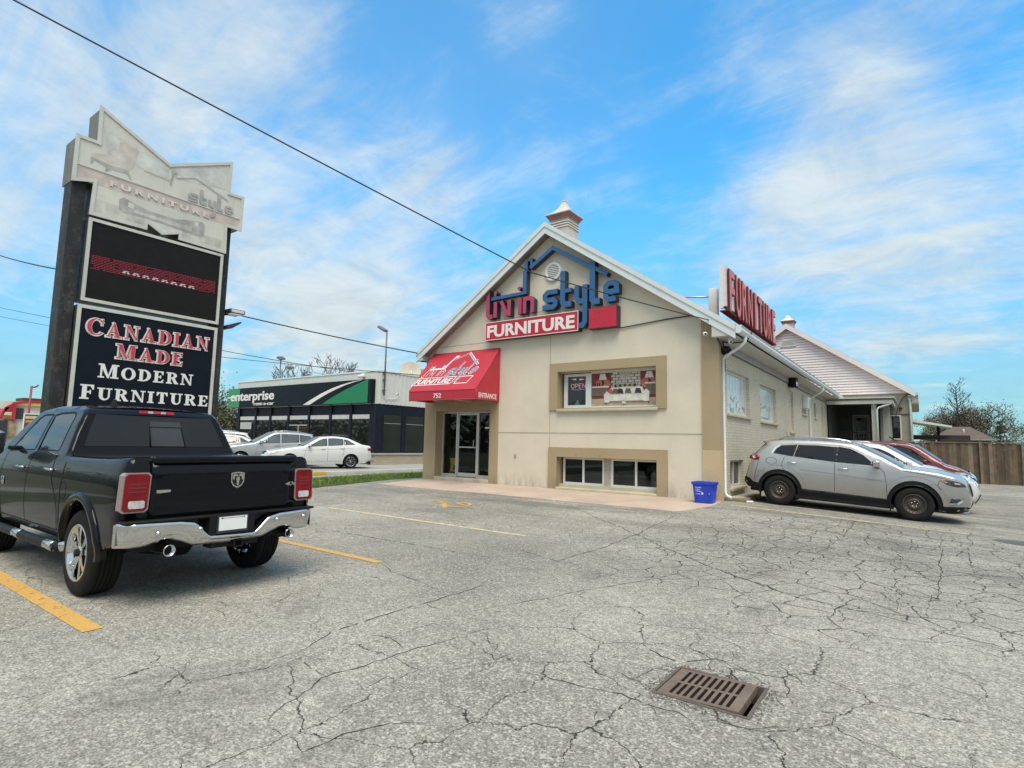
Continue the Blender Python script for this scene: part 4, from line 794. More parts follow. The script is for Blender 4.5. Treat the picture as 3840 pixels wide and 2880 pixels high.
for k, hp in enumerate(wins):
    y0, y1, z0_, z1_ = hp[0][0], hp[1][0], hp[0][1], hp[2][1]
    fx = -4.22 if k not in (2, 5) else -4.16
    b = MB(); t2 = 0.04
    for q in ((y0, y0 + t2, z0_, z1_), (y1 - t2, y1, z0_, z1_), (y0 + t2, y1 - t2, z0_, z0_ + t2 * 1.6), (y0 + t2, y1 - t2, z1_ - t2 * 1.4, z1_)): b.box(fx - 0.05, fx + 0.02, *q)
    if k in (3, 4): b.box(fx - 0.04, fx + 0.025, y0 + t2, y1 - t2, (z0_ + z1_) / 2 - 0.02, (z0_ + z1_) / 2 + 0.02)
    if k == 6: b.box(fx - 0.04, fx + 0.025, (y0 + y1) / 2 - 0.03, (y0 + y1) / 2 + 0.03, z0_, z1_)
    wn_ = b.build('window', VINYL if k not in (2, 5) else BRICK, shop)
    if k in (2, 5):
        b = MB().quad((-4.17, y0, z0_), (-4.17, y1, z0_), (-4.17, y1, z1_), (-4.17, y0, z1_)); b.build('bricked_panel', BRICK, wn_)
    elif k in (0, 1):
        b = MB(); ef = EAST(fx - 0.03); b.add([ef(u, v, 0) for u, v in hp], ((0, 1, 2, 3),), 0)
        hgt = z1_ - z0_; ly_ = [0]
        def ep(pts, mi): ly_[0] += 1; b.add([ef(y0 + u * (y1 - y0), z0_ + v * hgt, ly_[0] * 0.0005) for u, v in pts], (tuple(range(len(pts))),), mi)
        for i in range(7): ep([(0.1 + i * 0.12, 0.55), (0.112 + i * 0.12, 0.55), (0.112 + i * 0.12, 0.98), (0.1 + i * 0.12, 0.98)], 2)
        for i in range(26):
            cu, cv, rr = rng.uniform(0.08, 0.92), rng.uniform(0.08, 0.5), rng.uniform(0.04, 0.11); mi = int(rng.integers(0, 3))
            ep([(min(1, max(0, cu + rr * math.cos(a) * rng.uniform(0.6, 1.2))), min(1, max(0, cv + rr * math.sin(a) * rng.uniform(0.6, 1.1)))) for a in np.linspace(0, 6.28, 9)[:-1]], mi)
        if k == 1: ep([(0.15, 0.12), (0.3, 0.4), (0.6, 0.5), (0.85, 0.3), (0.8, 0.1)], 2); ep([(0.2, 0.15), (0.35, 0.36), (0.58, 0.42), (0.75, 0.26), (0.7, 0.14)], 0)
        b.build('poster', [PRINTW, PRINTG, PRINTM], wn_)
    else:
        b = MB().quad((fx - 0.02, y0, z0_), (fx - 0.02, y1, z0_), (fx - 0.02, y1, z1_), (fx - 0.02, y0, z1_)); b.build('pane', CARGLASS, wn_)
    if k not in (5,):
        b = MB().rbox(-4.2, -4.03, y0 - 0.06, y1 + 0.08, z0_ - 0.075, z0_ + 0.002, 0.01); b.build('sill', SILL, wn_)
b = MB().rbox(-4.19, -3.85, 27.05, 27.7, 3.35, 3.86, 0.03); ac = b.build('air_conditioner', WHITEMETAL, shop)
b = MB()
for k in range(8): b.box(-3.852, -3.845, 27.12, 27.63, 3.42 + k * 0.045, 3.44 + k * 0.045)
b.build('grille', M('ac_grille', (0.3, 0.3, 0.3), 0.5), ac)
# cupola on the ridge
CUPW = M('cupola_white', (0.6, 0.58, 0.53), 0.5, var=0.06, dirt=0.15); CUPR = M('cupola_copper', (0.33, 0.19, 0.16), 0.5, var=0.15)
def cupola(cx_, cy_, zr, s_, parent):
    def sq(b_, lev, mi=0, smooth=False):
        for (r0, h0), (r1, h1) in zip(lev[:-1], lev[1:]):
            c0 = [(cx_ + sx * r0 * s_, cy_ + sy * r0 * s_, zr + h0 * s_) for sx, sy in ((-1, -1), (1, -1), (1, 1), (-1, 1))]; c1 = [(cx_ + sx * r1 * s_, cy_ + sy * r1 * s_, zr + h1 * s_) for sx, sy in ((-1, -1), (1, -1), (1, 1), (-1, 1))]
            for i in range(4): j = (i + 1) % 4; b_.quad(c0[i], c0[j], c1[j], c1[i], mi)
    b_ = MB(); sq(b_, [(0.345, -0.6), (0.345, -0.09), (0.335, -0.085), (0.335, 0.115)]); cu_ = b_.build('cupola', CUPW, parent)
    b_ = MB()
    for k in range(3): sq(b_, [(0.33, 0.115 + k * 0.085), (0.362, 0.135 + k * 0.085), (0.35, 0.18 + k * 0.085), (0.33, 0.182 + k * 0.085)])
    sq(b_, [(0.30, 0.1), (0.30, 0.4)], 1); sq(b_, [(0.33, 0.37), (0.35, 0.40)]); b_.build('louvre', [CUPW, DARKTEXT], cu_)
    b_ = MB(); sq(b_, [(0.35, 0.40), (0.36, 0.43), (0.385, 0.48), (0.43, 0.545), (0.455, 0.57)], 1); sq(b_, [(0.455, 0.57), (0.462, 0.60), (0.45, 0.615), (0.36, 0.665), (0.25, 0.75), (0.16, 0.87), (0.10, 1.0), (0.075, 1.10), (0.085, 1.11), (0.08, 1.15), (0.0, 1.15)], 0); b_.build('cupola_roof', [CUPW, CUPR], cu_)
    return cu_
cupola(RX, 15.33, 8.385, 1.0, shop)

# ------------------------------------------------------------------ awning
AWN = M('red_awning', (0.47, 0.022, 0.042), 0.5, var=0.1, vscale=1.2, bump=0.5, bscale=2.2, spec=0.6, streak=0.15, dirtcol=(0.5, 0.12, 0.13))
aw = root('entrance_awning', (-12.45, 14.48, 2.9), 'red canvas awning with white house logo over the shop entrance', 'awning')
ax0, ax1, ay0, ay1, az0, az1, az2 = -13.93, -11.0, 13.30, 14.449, 2.93, 3.235, 4.665
b = MB()
b.quad((ax0, ay0, az1), (ax1, ay0, az1), (ax1, ay1, az2), (ax0, ay1, az2)); b.quad((ax0, ay0, az0), (ax1, ay0, az0), (ax1, ay0, az1), (ax0, ay0, az1))
for x, f_ in ((ax1, 1), (ax0, -1)):
    p = [(x, ay0, az0), (x, ay1, az0), (x, ay1, az2), (x, ay0, az1)]; b.add(p, ((0, 1, 2, 3),) if f_ > 0 else ((3, 2, 1, 0),))
b.build('canvas', AWN, aw)
b = MB()
for p, q in (((ax0, ay0, az1), (ax1, ay0, az1)), ((ax0, ay0, az0), (ax1, ay0, az0)), ((ax1, ay0, az1), (ax1, ay1, az2)), ((ax0, ay0, az1), (ax0, ay1, az2)), ((ax0, ay1, az2), (ax1, ay1, az2)), ((ax1, ay0, az0), (ax1, ay0, az1)), ((ax1, ay0, az0), (ax1, ay1, az0)), ((ax1, ay1, az0), (ax1, ay1, az2))): b.tube([p, q], 0.012, 6)
b.build('seam', AWN, aw)
b = MB()
for k in range(4): x = ax0 + 0.05 + k * (ax1 - ax0 - 0.1) / 3; b.tube([(x, ay0 + 0.02, az0 + 0.01), (x, ay1, az0 + 0.01)], 0.014, 6)
b.tube([(ax0, ay0 + 0.03, az0 + 0.01), (ax1, ay0 + 0.03, az0 + 0.01)], 0.014, 6); b.build('awning_frame', ALUM, aw)
# logo polylines shared by the wall sign and the awning print (x, z on the wall)
LOGO_BLUE_LINE = [([(-11.28, 6.29), (-9.93, 6.325)], 0.10), ([(-9.945, 6.28), (-9.945, 7.05)], 0.14), ([(-9.90, 7.0), (-9.90, 7.40)], 0.11), ([(-9.95, 7.36), (-9.66, 7.36)], 0.08), ([(-9.70, 7.36), (-9.70, 7.10)], 0.08), ([(-9.75, 7.10), (-8.93, 7.595), (-7.07, 6.46)], 0.115)]
LOGO_S = [([(-8.72, 6.20), (-9.08, 6.20), (-9.175, 6.11), (-9.175, 6.02), (-9.10, 5.955), (-8.87, 5.955), (-8.79, 5.88), (-8.79, 5.80), (-8.86, 5.735), (-9.25, 5.735)], 0.15)]
LOGO_T = [([(-8.54, 6.79), (-8.54, 5.83), (-8.46, 5.755), (-8.235, 5.755)], 0.17), ([(-8.46, 6.17), (-8.235, 6.17)], 0.12)]
LOGO_Y = [([(-8.06, 6.255), (-8.06, 5.87), (-7.98, 5.785), (-7.77, 5.785)], 0.155), ([(-7.78, 6.265), (-7.78, 5.16), (-7.86, 5.06), (-7.96, 5.06)], 0.155)]
LOGO_L = [([(-7.545, 6.91), (-7.545, 5.79), (-7.47, 5.715), (-7.30, 5.715)], 0.18)]
LOGO_E = [([(-6.80, 5.72), (-7.03, 5.72), (-7.115, 5.80), (-7.115, 6.10), (-7.03, 6.185), (-6.86, 6.185), (-6.775, 6.10), (-6.775, 5.935), (-7.04, 5.935)], 0.15)]
LOGO_RED = {'l': [([(-11.40, 6.59), (-11.40, 5.76), (-11.34, 5.695), (-11.20, 5.695)], 0.145)], 'i': [([(-11.09, 6.17), (-11.09, 5.65)], 0.135)], 'v': [([(-10.86, 6.17), (-10.60, 5.68)], 0.12), ([(-10.53, 6.17), (-10.53, 5.645)], 0.13)],
            'i2': [([(-10.11, 6.18), (-10.11, 5.655)], 0.135)], 'n': [([(-9.93, 5.655), (-9.93, 6.12), (-9.71, 6.12), (-9.635, 6.05), (-9.635, 5.655)], 0.13)]}
ALLLOGO = LOGO_BLUE_LINE + LOGO_S + LOGO_T + LOGO_Y + LOGO_L + LOGO_E + sum(LOGO_RED.values(), [])
WPRINT = M('white_awning_print', (0.78, 0.72, 0.72), 0.5, var=0.05); BPRINT = M('blue_awning_print', (0.22, 0.26, 0.42), 0.5)
dirv = Vector((0, ay1 - ay0, az2 - az1)); Ls = dirv.length; dirv.normalize(); nrm = Vector((0, -dirv.z, dirv.y))
def SLP(u, v, d):
    s_ = 0.485; uu = -12.58 + (u + 9.12) * s_ + (v - 6.2) * 0.20; vv = 0.98 + (v - 6.2) * s_ * 1.12
    p = Vector((uu, ay0, az1)) + dirv * vv + nrm * (0.004 + d * 0.02); return p[:]
b = MB()
k = 0
for ln, wd in ALLLOGO: k += 1; b.stroke(ln, wd * 0.55 + 0.085, SLP, 0.0, 0.02 + k * 0.015, 0)
for cxl, czl in ((-11.1, 6.465), (-10.15, 6.49)): k += 1; b.prism(arc(cxl, czl, 0.1, 0.1, 0, 340, 10), SLP, 0, 0.02 + k * 0.015, 0)
k2 = k
for ln, wd in LOGO_BLUE_LINE[-1:] + LOGO_S + LOGO_T + LOGO_Y + LOGO_L + LOGO_E: k += 1; b.stroke(ln, wd * 0.55, SLP, 0.0, 0.45 + k * 0.015, 1)
for ln, wd in sum(LOGO_RED.values(), []): k += 1; b.stroke(ln, wd * 0.4, SLP, 0.0, 0.45 + k * 0.015, 2)
b.stroke([(-11.55, 5.53), (-7.98, 5.53), (-7.98, 4.93), (-11.55, 4.93)], 0.06, SLP, 0, 0.015, 0, closed=True); b.stroke([(-7.6, 5.5), (-6.5, 5.5), (-6.5, 4.93), (-7.6, 4.93)], 0.06, SLP, 0, 0.018, 0, closed=True)
b.build('logo_print', [WPRINT, BPRINT, AWN], aw)
text('furniture_print', 'FURNITURE', SLP, -11.45, 5.02, 0.40, 3.3, WPRINT, aw, bold=0.03, depth=0.2)
text('number_print', '752', FRONT(ay0 - 0.001), -12.8, 3.0, 0.15, 0.34, WPRINT, aw, bold=0.02, depth=0.003)
text('entrance_print', 'ENTRANCE', EAST(ax1 + 0.001), 13.42, 2.985, 0.155, 0.90, WPRINT, aw, bold=0.02, depth=0.003)

# ------------------------------------------------------------------ sign on the gable
SBLUE = M('sign_blue', (0.038, 0.125, 0.285), 0.45, var=0.1, vscale=2, spec=0.3, dirt=0.15, dirtcol=(0.09, 0.15, 0.24)); SRED = M('sign_rose', (0.42, 0.06, 0.12), 0.45, spec=0.3, var=0.1, dirt=0.2, dirtcol=(0.4, 0.16, 0.2))
SEDGE = M('sign_return', (0.02, 0.028, 0.05), 0.45); SPANEL = M('sign_red_face', (0.50, 0.016, 0.04), 0.3, var=0.06, spec=0.5); SWHITE = M('sign_white', (0.78, 0.76, 0.73), 0.4, var=0.04)
gs = root('gable_sign', (-9.12, 14.5, 4.9), 'blue and rose channel letter sign with house outline on the gable', 'shop sign')
GF = FRONT(14.46)
def letters(name, strokes, mats, d1=0.20, k0=0):
    b_ = MB()
    for k_, (ln, wd) in enumerate(strokes): b_.stroke(ln, wd, GF, 0.0, d1 + (k0 + k_) * 0.0012, 0, 1)
    return b_.build(name, mats, gs)
letters('house_outline', LOGO_BLUE_LINE, [SBLUE, SEDGE], 0.19)
for nm, st in (('letter', LOGO_S), ('letter', LOGO_T), ('letter', LOGO_Y), ('letter', LOGO_L), ('letter', LOGO_E)): letters(nm, st, [SBLUE, SEDGE], 0.20, 7)
for nm, st in LOGO_RED.items(): letters('letter', st, [SRED, SEDGE], 0.20)
b = MB()
for cxl, czl in ((-11.1, 6.465), (-10.15, 6.49)): b.prism(arc(cxl, czl, 0.065, 0.065, 0, 345, 14), GF, 0, 0.2, 0, 1)
b.build('letter_dot', [SRED, SEDGE], gs)
b = MB().box(-11.475, -7.99, 14.26, 14.49, 4.91, 5.51); pn = b.build('sign_panel', [SEDGE], gs)
b = MB().box(-11.46, -8.005, 14.252, 14.26, 4.925, 5.495); b.build('panel_face', SPANEL, pn)
b = MB(); b.stroke([(-11.465, 4.92), (-8.0, 4.92), (-8.0, 5.50), (-11.465, 5.50)], 0.02, FRONT(14.252), 0, 0.006, 0, closed=True); b.build('panel_edge', SWHITE, pn)
text('lettering', 'FURNITURE', FRONT(14.251), -11.39, 5.02, 0.385, 3.28, SWHITE, pn, bold=0.035, depth=0.005)
b = MB().box(-7.655, -6.757, 14.26, 14.49, 4.91, 5.525); pn = b.build('sign_panel', [SEDGE], gs)
b = MB().box(-7.64, -6.772, 14.252, 14.26, 4.925, 5.51); b.build('panel_face', SPANEL, pn)
# roof sign
RSW = M('roof_sign_board', (0.62, 0.62, 0.60), 0.5, var=0.06, streak=0.2); RSR = M('roof_sign_red', (0.60, 0.15, 0.14), 0.45, var=0.08, dirt=0.2, dirtcol=(0.5, 0.2, 0.18)); RSD = M('roof_sign_return', (0.10, 0.012, 0.016), 0.5)
rs = root('roof_sign', (-4.1, 18.5, 5.2), 'white board of tall red letters standing along the roof edge', 'roof sign')
RXS = -4.10
b = MB().box(RXS - 0.16, RXS - 0.02, 15.5, 21.85, 5.42, 6.55); b.build('board', RSW, rs)
for i, ch in enumerate('FURNITURE'):
    cuts = {'F': 0.0, 'I': 0.1}
    y_ = 15.6 + i * 0.685; wdt = 0.50 if ch != 'I' else 0.22
    if ch == 'I': y_ += 0.16
    text('letter', ch, EAST(RXS), y_ - 0.012, 5.315, 1.21, wdt + 0.024, RSD, rs, bold=0.022, depth=0.045)
    text('letter_face', ch, EAST(RXS + 0.047), y_, 5.33, 1.18, wdt, RSR, rs, bold=0.012, depth=0.008)
b = MB()
b.rbox(RXS - 0.62, RXS - 0.38, 15.9, 16.1, 5.0, 6.08, 0.02); b.box(RXS - 0.16, RXS - 0.10, 15.4, 15.5, 5.35, 6.58); b.build('post', WHITEMETAL, rs)
b = MB().box(RXS - 0.62, RXS - 0.38, 21.0, 21.2, 5.0, 6.0); b.build('post', WHITEMETAL, rs)
b = MB().tube([(RXS - 0.5, 16.0, 5.85), (RXS - 1.75, 16.0, 6.0)], 0.025).tube([(RXS - 0.5, 21.1, 5.85), (RXS - 1.75, 21.1, 6.0)], 0.025).tube([(RXS - 1.75, 16, 5.5), (RXS - 1.75, 16, 6.02)], 0.025); b.build('brace', ALUM, rs)
b = MB().box(RXS - 0.2, RXS + 0.02, 15.5, 21.8, 5.29, 5.315); b.build('rail', RSD, rs)
# ------------------------------------------------------------------ serif lettering (thick-and-thin capitals)
def ringpoly(cx_, cy_, rx, ry, ix, iy, icx, a0, a1, n=16):
    o = [(cx_ + rx * math.cos(R(a0 + (a1 - a0) * i / n)), cy_ + ry * math.sin(R(a0 + (a1 - a0) * i / n))) for i in range(n + 1)]
    i_ = [(icx + ix * math.cos(R(a0 + (a1 - a0) * i / n)), cy_ + iy * math.sin(R(a0 + (a1 - a0) * i / n))) for i in range(n + 1)]
    return [[o[k], o[k + 1], i_[k + 1], i_[k]] for k in range(n)]
def rq(x0, x1, y0, y1): return [[(x0, y0), (x1, y0), (x1, y1), (x0, y1)]]
T_, H_ = 0.19, 0.07
GL = {
 'I': (0.40, rq(0.10, 0.30, 0, 1) + rq(0, 0.40, 0, H_) + rq(0, 0.40, 1 - H_, 1)),
 'E': (0.72, rq(0.10, 0.30, 0, 1) + rq(0, 0.68, 0, H_) + rq(0, 0.66, 1 - H_, 1) + rq(0.3, 0.5, 0.47, 0.54) + [[(0.62, 0), (0.70, 0.28), (0.66, 0.28), (0.52, 0.05)]] + [[(0.50, 0.95), (0.62, 0.72), (0.66, 0.72), (0.66, 1)]] + rq(0.47, 0.51, 0.38, 0.64)),
 'F': (0.68, rq(0.10, 0.30, 0, 1) + rq(0, 0.42, 0, H_) + rq(0, 0.64, 1 - H_, 1) + rq(0.3, 0.5, 0.46, 0.53) + [[(0.48, 0.95), (0.60, 0.70), (0.64, 0.70), (0.64, 1)]] + rq(0.47, 0.51, 0.37, 0.63)),
 'T': (0.76, rq(0.28, 0.48, 0, 1) + rq(0.18, 0.58, 0, H_) + rq(0.02, 0.74, 1 - H_, 1) + [[(0.02, 0.70), (0.06, 0.70), (0.18, 0.95), (0.02, 1)]] + [[(0.70, 0.70), (0.74, 0.70), (0.74, 1), (0.58, 0.95)]]),
 'D': (0.84, rq(0.10, 0.30, 0, 1) + rq(0, 0.36, 0, H_) + rq(0, 0.36, 1 - H_, 1) + ringpoly(0.33, 0.5, 0.50, 0.5, 0.28, 0.43, 0.33, -90, 90)),
 'O': (0.90, ringpoly(0.45, 0.5, 0.45, 0.52, 0.24, 0.46, 0.45, 0, 360, 26)),
 'C': (0.84, ringpoly(0.46, 0.5, 0.46, 0.52, 0.27, 0.46, 0.49, 42, 318, 22) + rq(0.74, 0.79, 0.66, 1.0)),
 'U': (0.86, rq(0.12, 0.32, 0.35, 1) + rq(0.66, 0.74, 0.35, 1) + rq(0.0, 0.44, 1 - H_, 1) + rq(0.54, 0.86, 1 - H_, 1) + ringpoly(0.43, 0.36, 0.31, 0.38, 0.17, 0.29, 0.49, 180, 360, 14)),
 'R': (0.84, rq(0.10, 0.30, 0, 1) + rq(0, 0.40, 0, H_) + rq(0, 0.40, 1 - H_, 1) + ringpoly(0.38, 0.745, 0.34, 0.255, 0.14, 0.19, 0.38, -90, 90, 12) + rq(0.3, 0.40, 0.49, 0.555) + [[(0.36, 0.5), (0.56, 0.5), (0.80, 0.06), (0.60, 0.0)]] + rq(0.60, 0.84, 0, H_)),
 'A': (0.90, [[(0.07, 0), (0.15, 0), (0.44, 0.88), (0.40, 1)], [(0.55, 0), (0.78, 0), (0.46, 1), (0.36, 1)]] + rq(0.20, 0.62, 0.29, 0.36) + rq(0, 0.27, 0, H_) + rq(0.46, 0.90, 0, H_)),
 'N': (0.90, rq(0.12, 0.19, 0, 1) + rq(0.71, 0.78, 0, 1) + [[(0.06, 1), (0.29, 1), (0.78, 0.0), (0.70, 0.0)]] + rq(0, 0.30, 0, H_) + rq(0, 0.2, 1 - H_, 1) + rq(0.60, 0.90, 1 - H_, 1)),
 'M': (1.08, rq(0.12, 0.19, 0, 1) + rq(0.77, 0.97, 0, 1) + [[(0.06, 1), (0.28, 1), (0.58, 0.0), (0.50, 0.0)], [(0.72, 1), (0.80, 1), (0.56, 0.0), (0.50, 0.0)]] + rq(0, 0.31, 0, H_) + rq(0.66, 1.08, 0, H_) + rq(0, 0.2, 1 - H_, 1) + rq(0.80, 1.08, 1 - H_, 1)),
}
def serif(name, word, fn, u0, u1, v0, hbig, hsmall, mat, parent, inflate=0.0, d0=0.0, dstep=0.00025, track=0.10):
    hs = [hbig if i == 0 else hsmall for i in range(len(word))]
    nat = sum(GL[c][0] * h for c, h in zip(word, hs)) + track * hsmall * (len(word) - 1); k = (u1 - u0) / nat; b_ = MB(); u = u0; q = 0
    for c, h in zip(word, hs):
        for pl in GL[c][1]:
            pts = [(u + p[0] * h * k, v0 + p[1] * h) for p in pl]
            if inflate:
                cu = sum(p[0] for p in pts) / len(pts); cv = sum(p[1] for p in pts) / len(pts); o = []
                area = sum(pts[i][0] * pts[(i + 1) % 4][1] - pts[(i + 1) % 4][0] * pts[i][1] for i in range(4)); sg = 1 if area > 0 else -1; n_ = len(pts)
                for i in range(n_):
                    a_, p_, c_ = Vector(pts[i - 1]), Vector(pts[i]), Vector(pts[(i + 1) % n_]); e1 = (p_ - a_); e2 = (c_ - p_)
                    if e1.length < 1e-9: e1 = e2.copy()
                    if e2.length < 1e-9: e2 = e1.copy()
                    e1.normalize(); e2.normalize(); nn = Vector((e1.y + e2.y, -e1.x - e2.x)) * sg; nn.normalize(); f_ = 1 / max(0.5, nn.dot(Vector((e1.y, -e1.x)) * sg)); o.append(tuple(p_ + nn * inflate * f_))
                pts = o
            q += 1; b_.add([fn(p[0], p[1], d0 + q * dstep) for p in pts], (tuple(range(len(pts))),) if sum(pts[i][0] * pts[(i + 1) % len(pts)][1] - pts[(i + 1) % len(pts)][0] * pts[i][1] for i in range(len(pts))) > 0 else (tuple(range(len(pts)))[::-1],))
        u += (GL[c][0] * h + track * hsmall) * k
    return b_.build(name, mat, parent)

# ------------------------------------------------------------------ pylon sign
PX = -15.30
py = root('pylon_sign', (-15.7, 5.9, 0.15), 'tall black posted pylon sign with faded top cabinet and black lettered panel', 'pylon sign')
POST = M('worn_black_post', (0.025, 0.027, 0.03), 0.6, spec=0.25, var=0.4, vscale=2, bump=0.1, bscale=30, dirt=0.85, dirtcol=(0.11, 0.095, 0.08), streak=0.5)
CABSIDE = M('weathered_cabinet', (0.17, 0.16, 0.15), 0.6, var=0.2, streak=0.5, dirtcol=(0.07, 0.06, 0.055)); TRIMW = M('sign_trim', (0.55, 0.55, 0.51), 0.45, var=0.1, streak=0.3, dirtcol=(0.25, 0.22, 0.18))
FACE = M('faded_sign_face', (0.58, 0.57, 0.51), 0.45, var=0.10, vscale=0.7, dirt=0.3, dirtcol=(0.42, 0.37, 0.27), streak=0.25)
EP = EAST(PX)
for y0, y1 in ((4.02, 4.30), (7.50, 7.70)):
    b = MB().box(PX - 0.62, PX - 0.14, y0, y1, 0.0, 7.6); b.build('post', POST, py)
TOP = [(4.40, 6.66), (5.53, 6.68), (5.53, 6.87), (5.91, 6.67), (6.335, 6.82), (6.335, 6.66), (7.49, 6.64), (7.47, 7.40), (7.88, 7.40), (7.89, 8.34), (7.49, 8.32), (7.50, 9.20), (5.95, 8.48), (4.40, 9.24), (4.42, 8.37), (4.01, 8.37), (4.01, 7.33), (4.42, 7.45)]
b = MB(); V_, F_ = region(TOP, [], h=0.5); b.add([EP(u, v, 0) for u, v in V_], F_, 0); b.add([EP(u, v, -0.76) for u, v in V_], [f[::-1] for f in F_], 0)
for i in range(len(TOP)): p, q = TOP[i], TOP[(i + 1) % len(TOP)]; b.quad(EP(*p, 0), EP(*p, -0.76), EP(*q, -0.76), EP(*q, 0), 1)
cab = b.build('cabinet', [FACE, CABSIDE], py)
b = MB(); b.stroke(TOP, 0.075, EP, -0.01, 0.025, 0, closed=True); b.stroke([(4.05, 7.72), (7.84, 7.70)], 0.025, EP, 0.001, 0.018); b.build('cabinet_trim', TRIMW, cab)
PINKF = M('faded_pink_band', (0.54, 0.45, 0.42), 0.5, var=0.2, vscale=2.5, dirt=0.4, dirtcol=(0.5, 0.45, 0.36)); GREYF = M('faded_grey_print', (0.36, 0.355, 0.335), 0.5, var=0.35, vscale=3); GREYL = M('faded_light_print', (0.50, 0.49, 0.44), 0.5, var=0.3, vscale=3); PINKL = M('faded_chair_print', (0.54, 0.49, 0.445), 0.5, var=0.2, vscale=3); SKYF = M('faded_sky_print', (0.53, 0.54, 0.51), 0.5, var=0.3, vscale=2)
b = MB(); ly2 = [0]
def fp(pts, mi):
    ly2[0] += 1
    ar = sum(pts[i][0] * pts[(i + 1) % len(pts)][1] - pts[(i + 1) % len(pts)][0] * pts[i][1] for i in range(len(pts)))
    if ar < 0: pts = pts[::-1]
    b.add([EP(u, v, 0.001 + ly2[0] * 0.0004) for u, v in pts], (tuple(range(len(pts))),), mi)
fp([(4.07, 7.36), (7.83, 7.41), (7.83, 7.67), (4.07, 7.68)], 0)
fp([(4.48, 6.72), (5.5, 6.74), (5.5, 6.98), (4.48, 7.05)], 2); fp([(6.4, 6.72), (7.42, 6.71), (7.42, 6.96), (6.4, 6.93)], 2); fp([(4.8, 8.7), (5.6, 8.45), (5.95, 8.4), (5.95, 8.1), (4.6, 8.2), (4.46, 8.9)], 4); fp([(5.95, 8.4), (7.42, 9.05), (7.4, 8.4), (6.1, 8.2)], 4)
# armchair
fp([(4.84, 8.60), (5.20, 8.64), (5.24, 8.5), (5.16, 8.1), (5.05, 7.95), (4.80, 8.20)], 3); fp([(4.28, 8.06), (4.36, 8.10), (4.84, 8.24), (5.08, 8.16), (5.10, 7.98), (4.74, 7.93), (4.30, 7.98)], 3); fp([(4.66, 8.27), (4.72, 8.33), (5.02, 8.24), (5.03, 8.14), (4.95, 8.12), (4.68, 8.21)], 2)
fp([(4.28, 7.98), (4.74, 7.91), (5.06, 7.95), (5.10, 7.86), (5.16, 7.73), (5.12, 7.73), (5.04, 7.87), (4.72, 7.85), (4.62, 7.76), (4.58, 7.76), (4.60, 7.86), (4.36, 7.93), (4.33, 7.83), (4.29, 7.83)], 1)
# house outline and sofa
b.stroke([(5.38, 8.13), (5.98, 8.10)], 0.03, EP, 0.02, 0.0215, 2); b.stroke([(6.0, 7.98), (6.05, 8.33), (6.15, 8.35)], 0.03, EP, 0.02, 0.0222, 1); b.stroke([(6.13, 8.24), (6.58, 8.42), (7.48, 8.12)], 0.04, EP, 0.02, 0.0226, 2)
so = [(4.93, 7.20), (5.02, 7.27), (5.22, 7.22), (5.6, 7.13), (6.2, 7.14), (6.62, 7.24), (6.84, 7.28), (6.92, 7.22), (6.92, 6.93), (6.84, 6.87), (6.4, 6.88), (5.95, 6.92), (5.4, 6.93), (5.02, 6.90), (4.93, 6.97)]
fp(so, 1); fp([(5.12, 7.20), (5.24, 7.19), (5.24, 7.06), (5.12, 7.08)], 5); fp([(6.66, 7.24), (6.76, 7.24), (6.76, 7.12), (6.66, 7.12)], 5); fp([(5.25, 7.04), (6.6, 7.06), (6.62, 6.94), (5.25, 6.98)], 2)
b.build('faded_print', [PINKF, GREYF, GREYL, PINKL, SKYF, FACE], cab)
text('faded_lettering', 'FURNITURE', EP, 4.70, 7.45, 0.125, 2.30, M('faded_white', (0.62, 0.60, 0.54), 0.5), cab, bold=0.05, depth=0.004, d0=0.02, spacing=1.5)
sy = lambda u, v: (6.44 + (u + 9.25) * 0.468, 7.74 + (v - 5.66) * 0.36)
b = MB(); k = 0
for ln, wd in LOGO_S + LOGO_T + LOGO_Y + LOGO_L + LOGO_E: k += 1; b.stroke([sy(*p) for p in ln], wd * 0.42, EP, 0.02, 0.025 + k * 0.0004)
b.build('faded_logo', M('faded_logo_grey', (0.36, 0.365, 0.355), 0.5, var=0.2), cab)
# message display
b = MB().box(PX - 0.5, PX - 0.02, 4.38, 7.47, 4.62, 6.56); disp = b.build('message_display', M('display_housing', (0.05, 0.05, 0.05), 0.5), py)
b = MB().box(PX - 0.02, PX - 0.012, 4.44, 7.41, 4.68, 6.50); b.build('screen', M('dark_display', (0.012, 0.011, 0.011), 0.45, spec=0.15, var=0.15, vscale=6, dirt=0.15, dirtcol=(0.04, 0.03, 0.03)), disp)
b = MB(); b.stroke([(4.41, 4.65), (7.44, 4.65), (7.44, 6.53), (4.41, 6.53)], 0.07, EP, -0.03, 0.012, 0, closed=True); b.build('display_trim', TRIMW, disp)
LEDR = M('red_diodes', (0.36, 0.02, 0.05), 0.4, var=0.35, vscale=20, emit=0.12); LEDW = M('white_diodes', (0.5, 0.55, 0.55), 0.4, emit=0.15)
b = MB(); ED = EAST(PX - 0.012)
for k in range(9):
    v = 5.70 - k * 0.038
    for s in range(46):
        if rng.random() < 0.06: continue
        u0 = 4.50 + s * 0.0615; b.box(PX - 0.012, PX - 0.008, u0, u0 + 0.053, v - 0.0055 + 0.05 * s / 46, v + 0.0055 + 0.05 * s / 46, 0)
for i, ch in enumerate('CANADIAN'):
    u0 = 5.14 + i * 0.215; v = 5.445
    b.box(PX - 0.012, PX - 0.0055, u0, u0 + 0.06, v, v + 0.022, 1); b.box(PX - 0.012, PX - 0.0055, u0 + 0.02, u0 + 0.13, v + 0.038, v + 0.055, 1); b.box(PX - 0.012, PX - 0.0055, u0 + 0.10, u0 + 0.15, v - 0.004, v + 0.018, 1)
b.build('message', [LEDR, LEDW], disp)
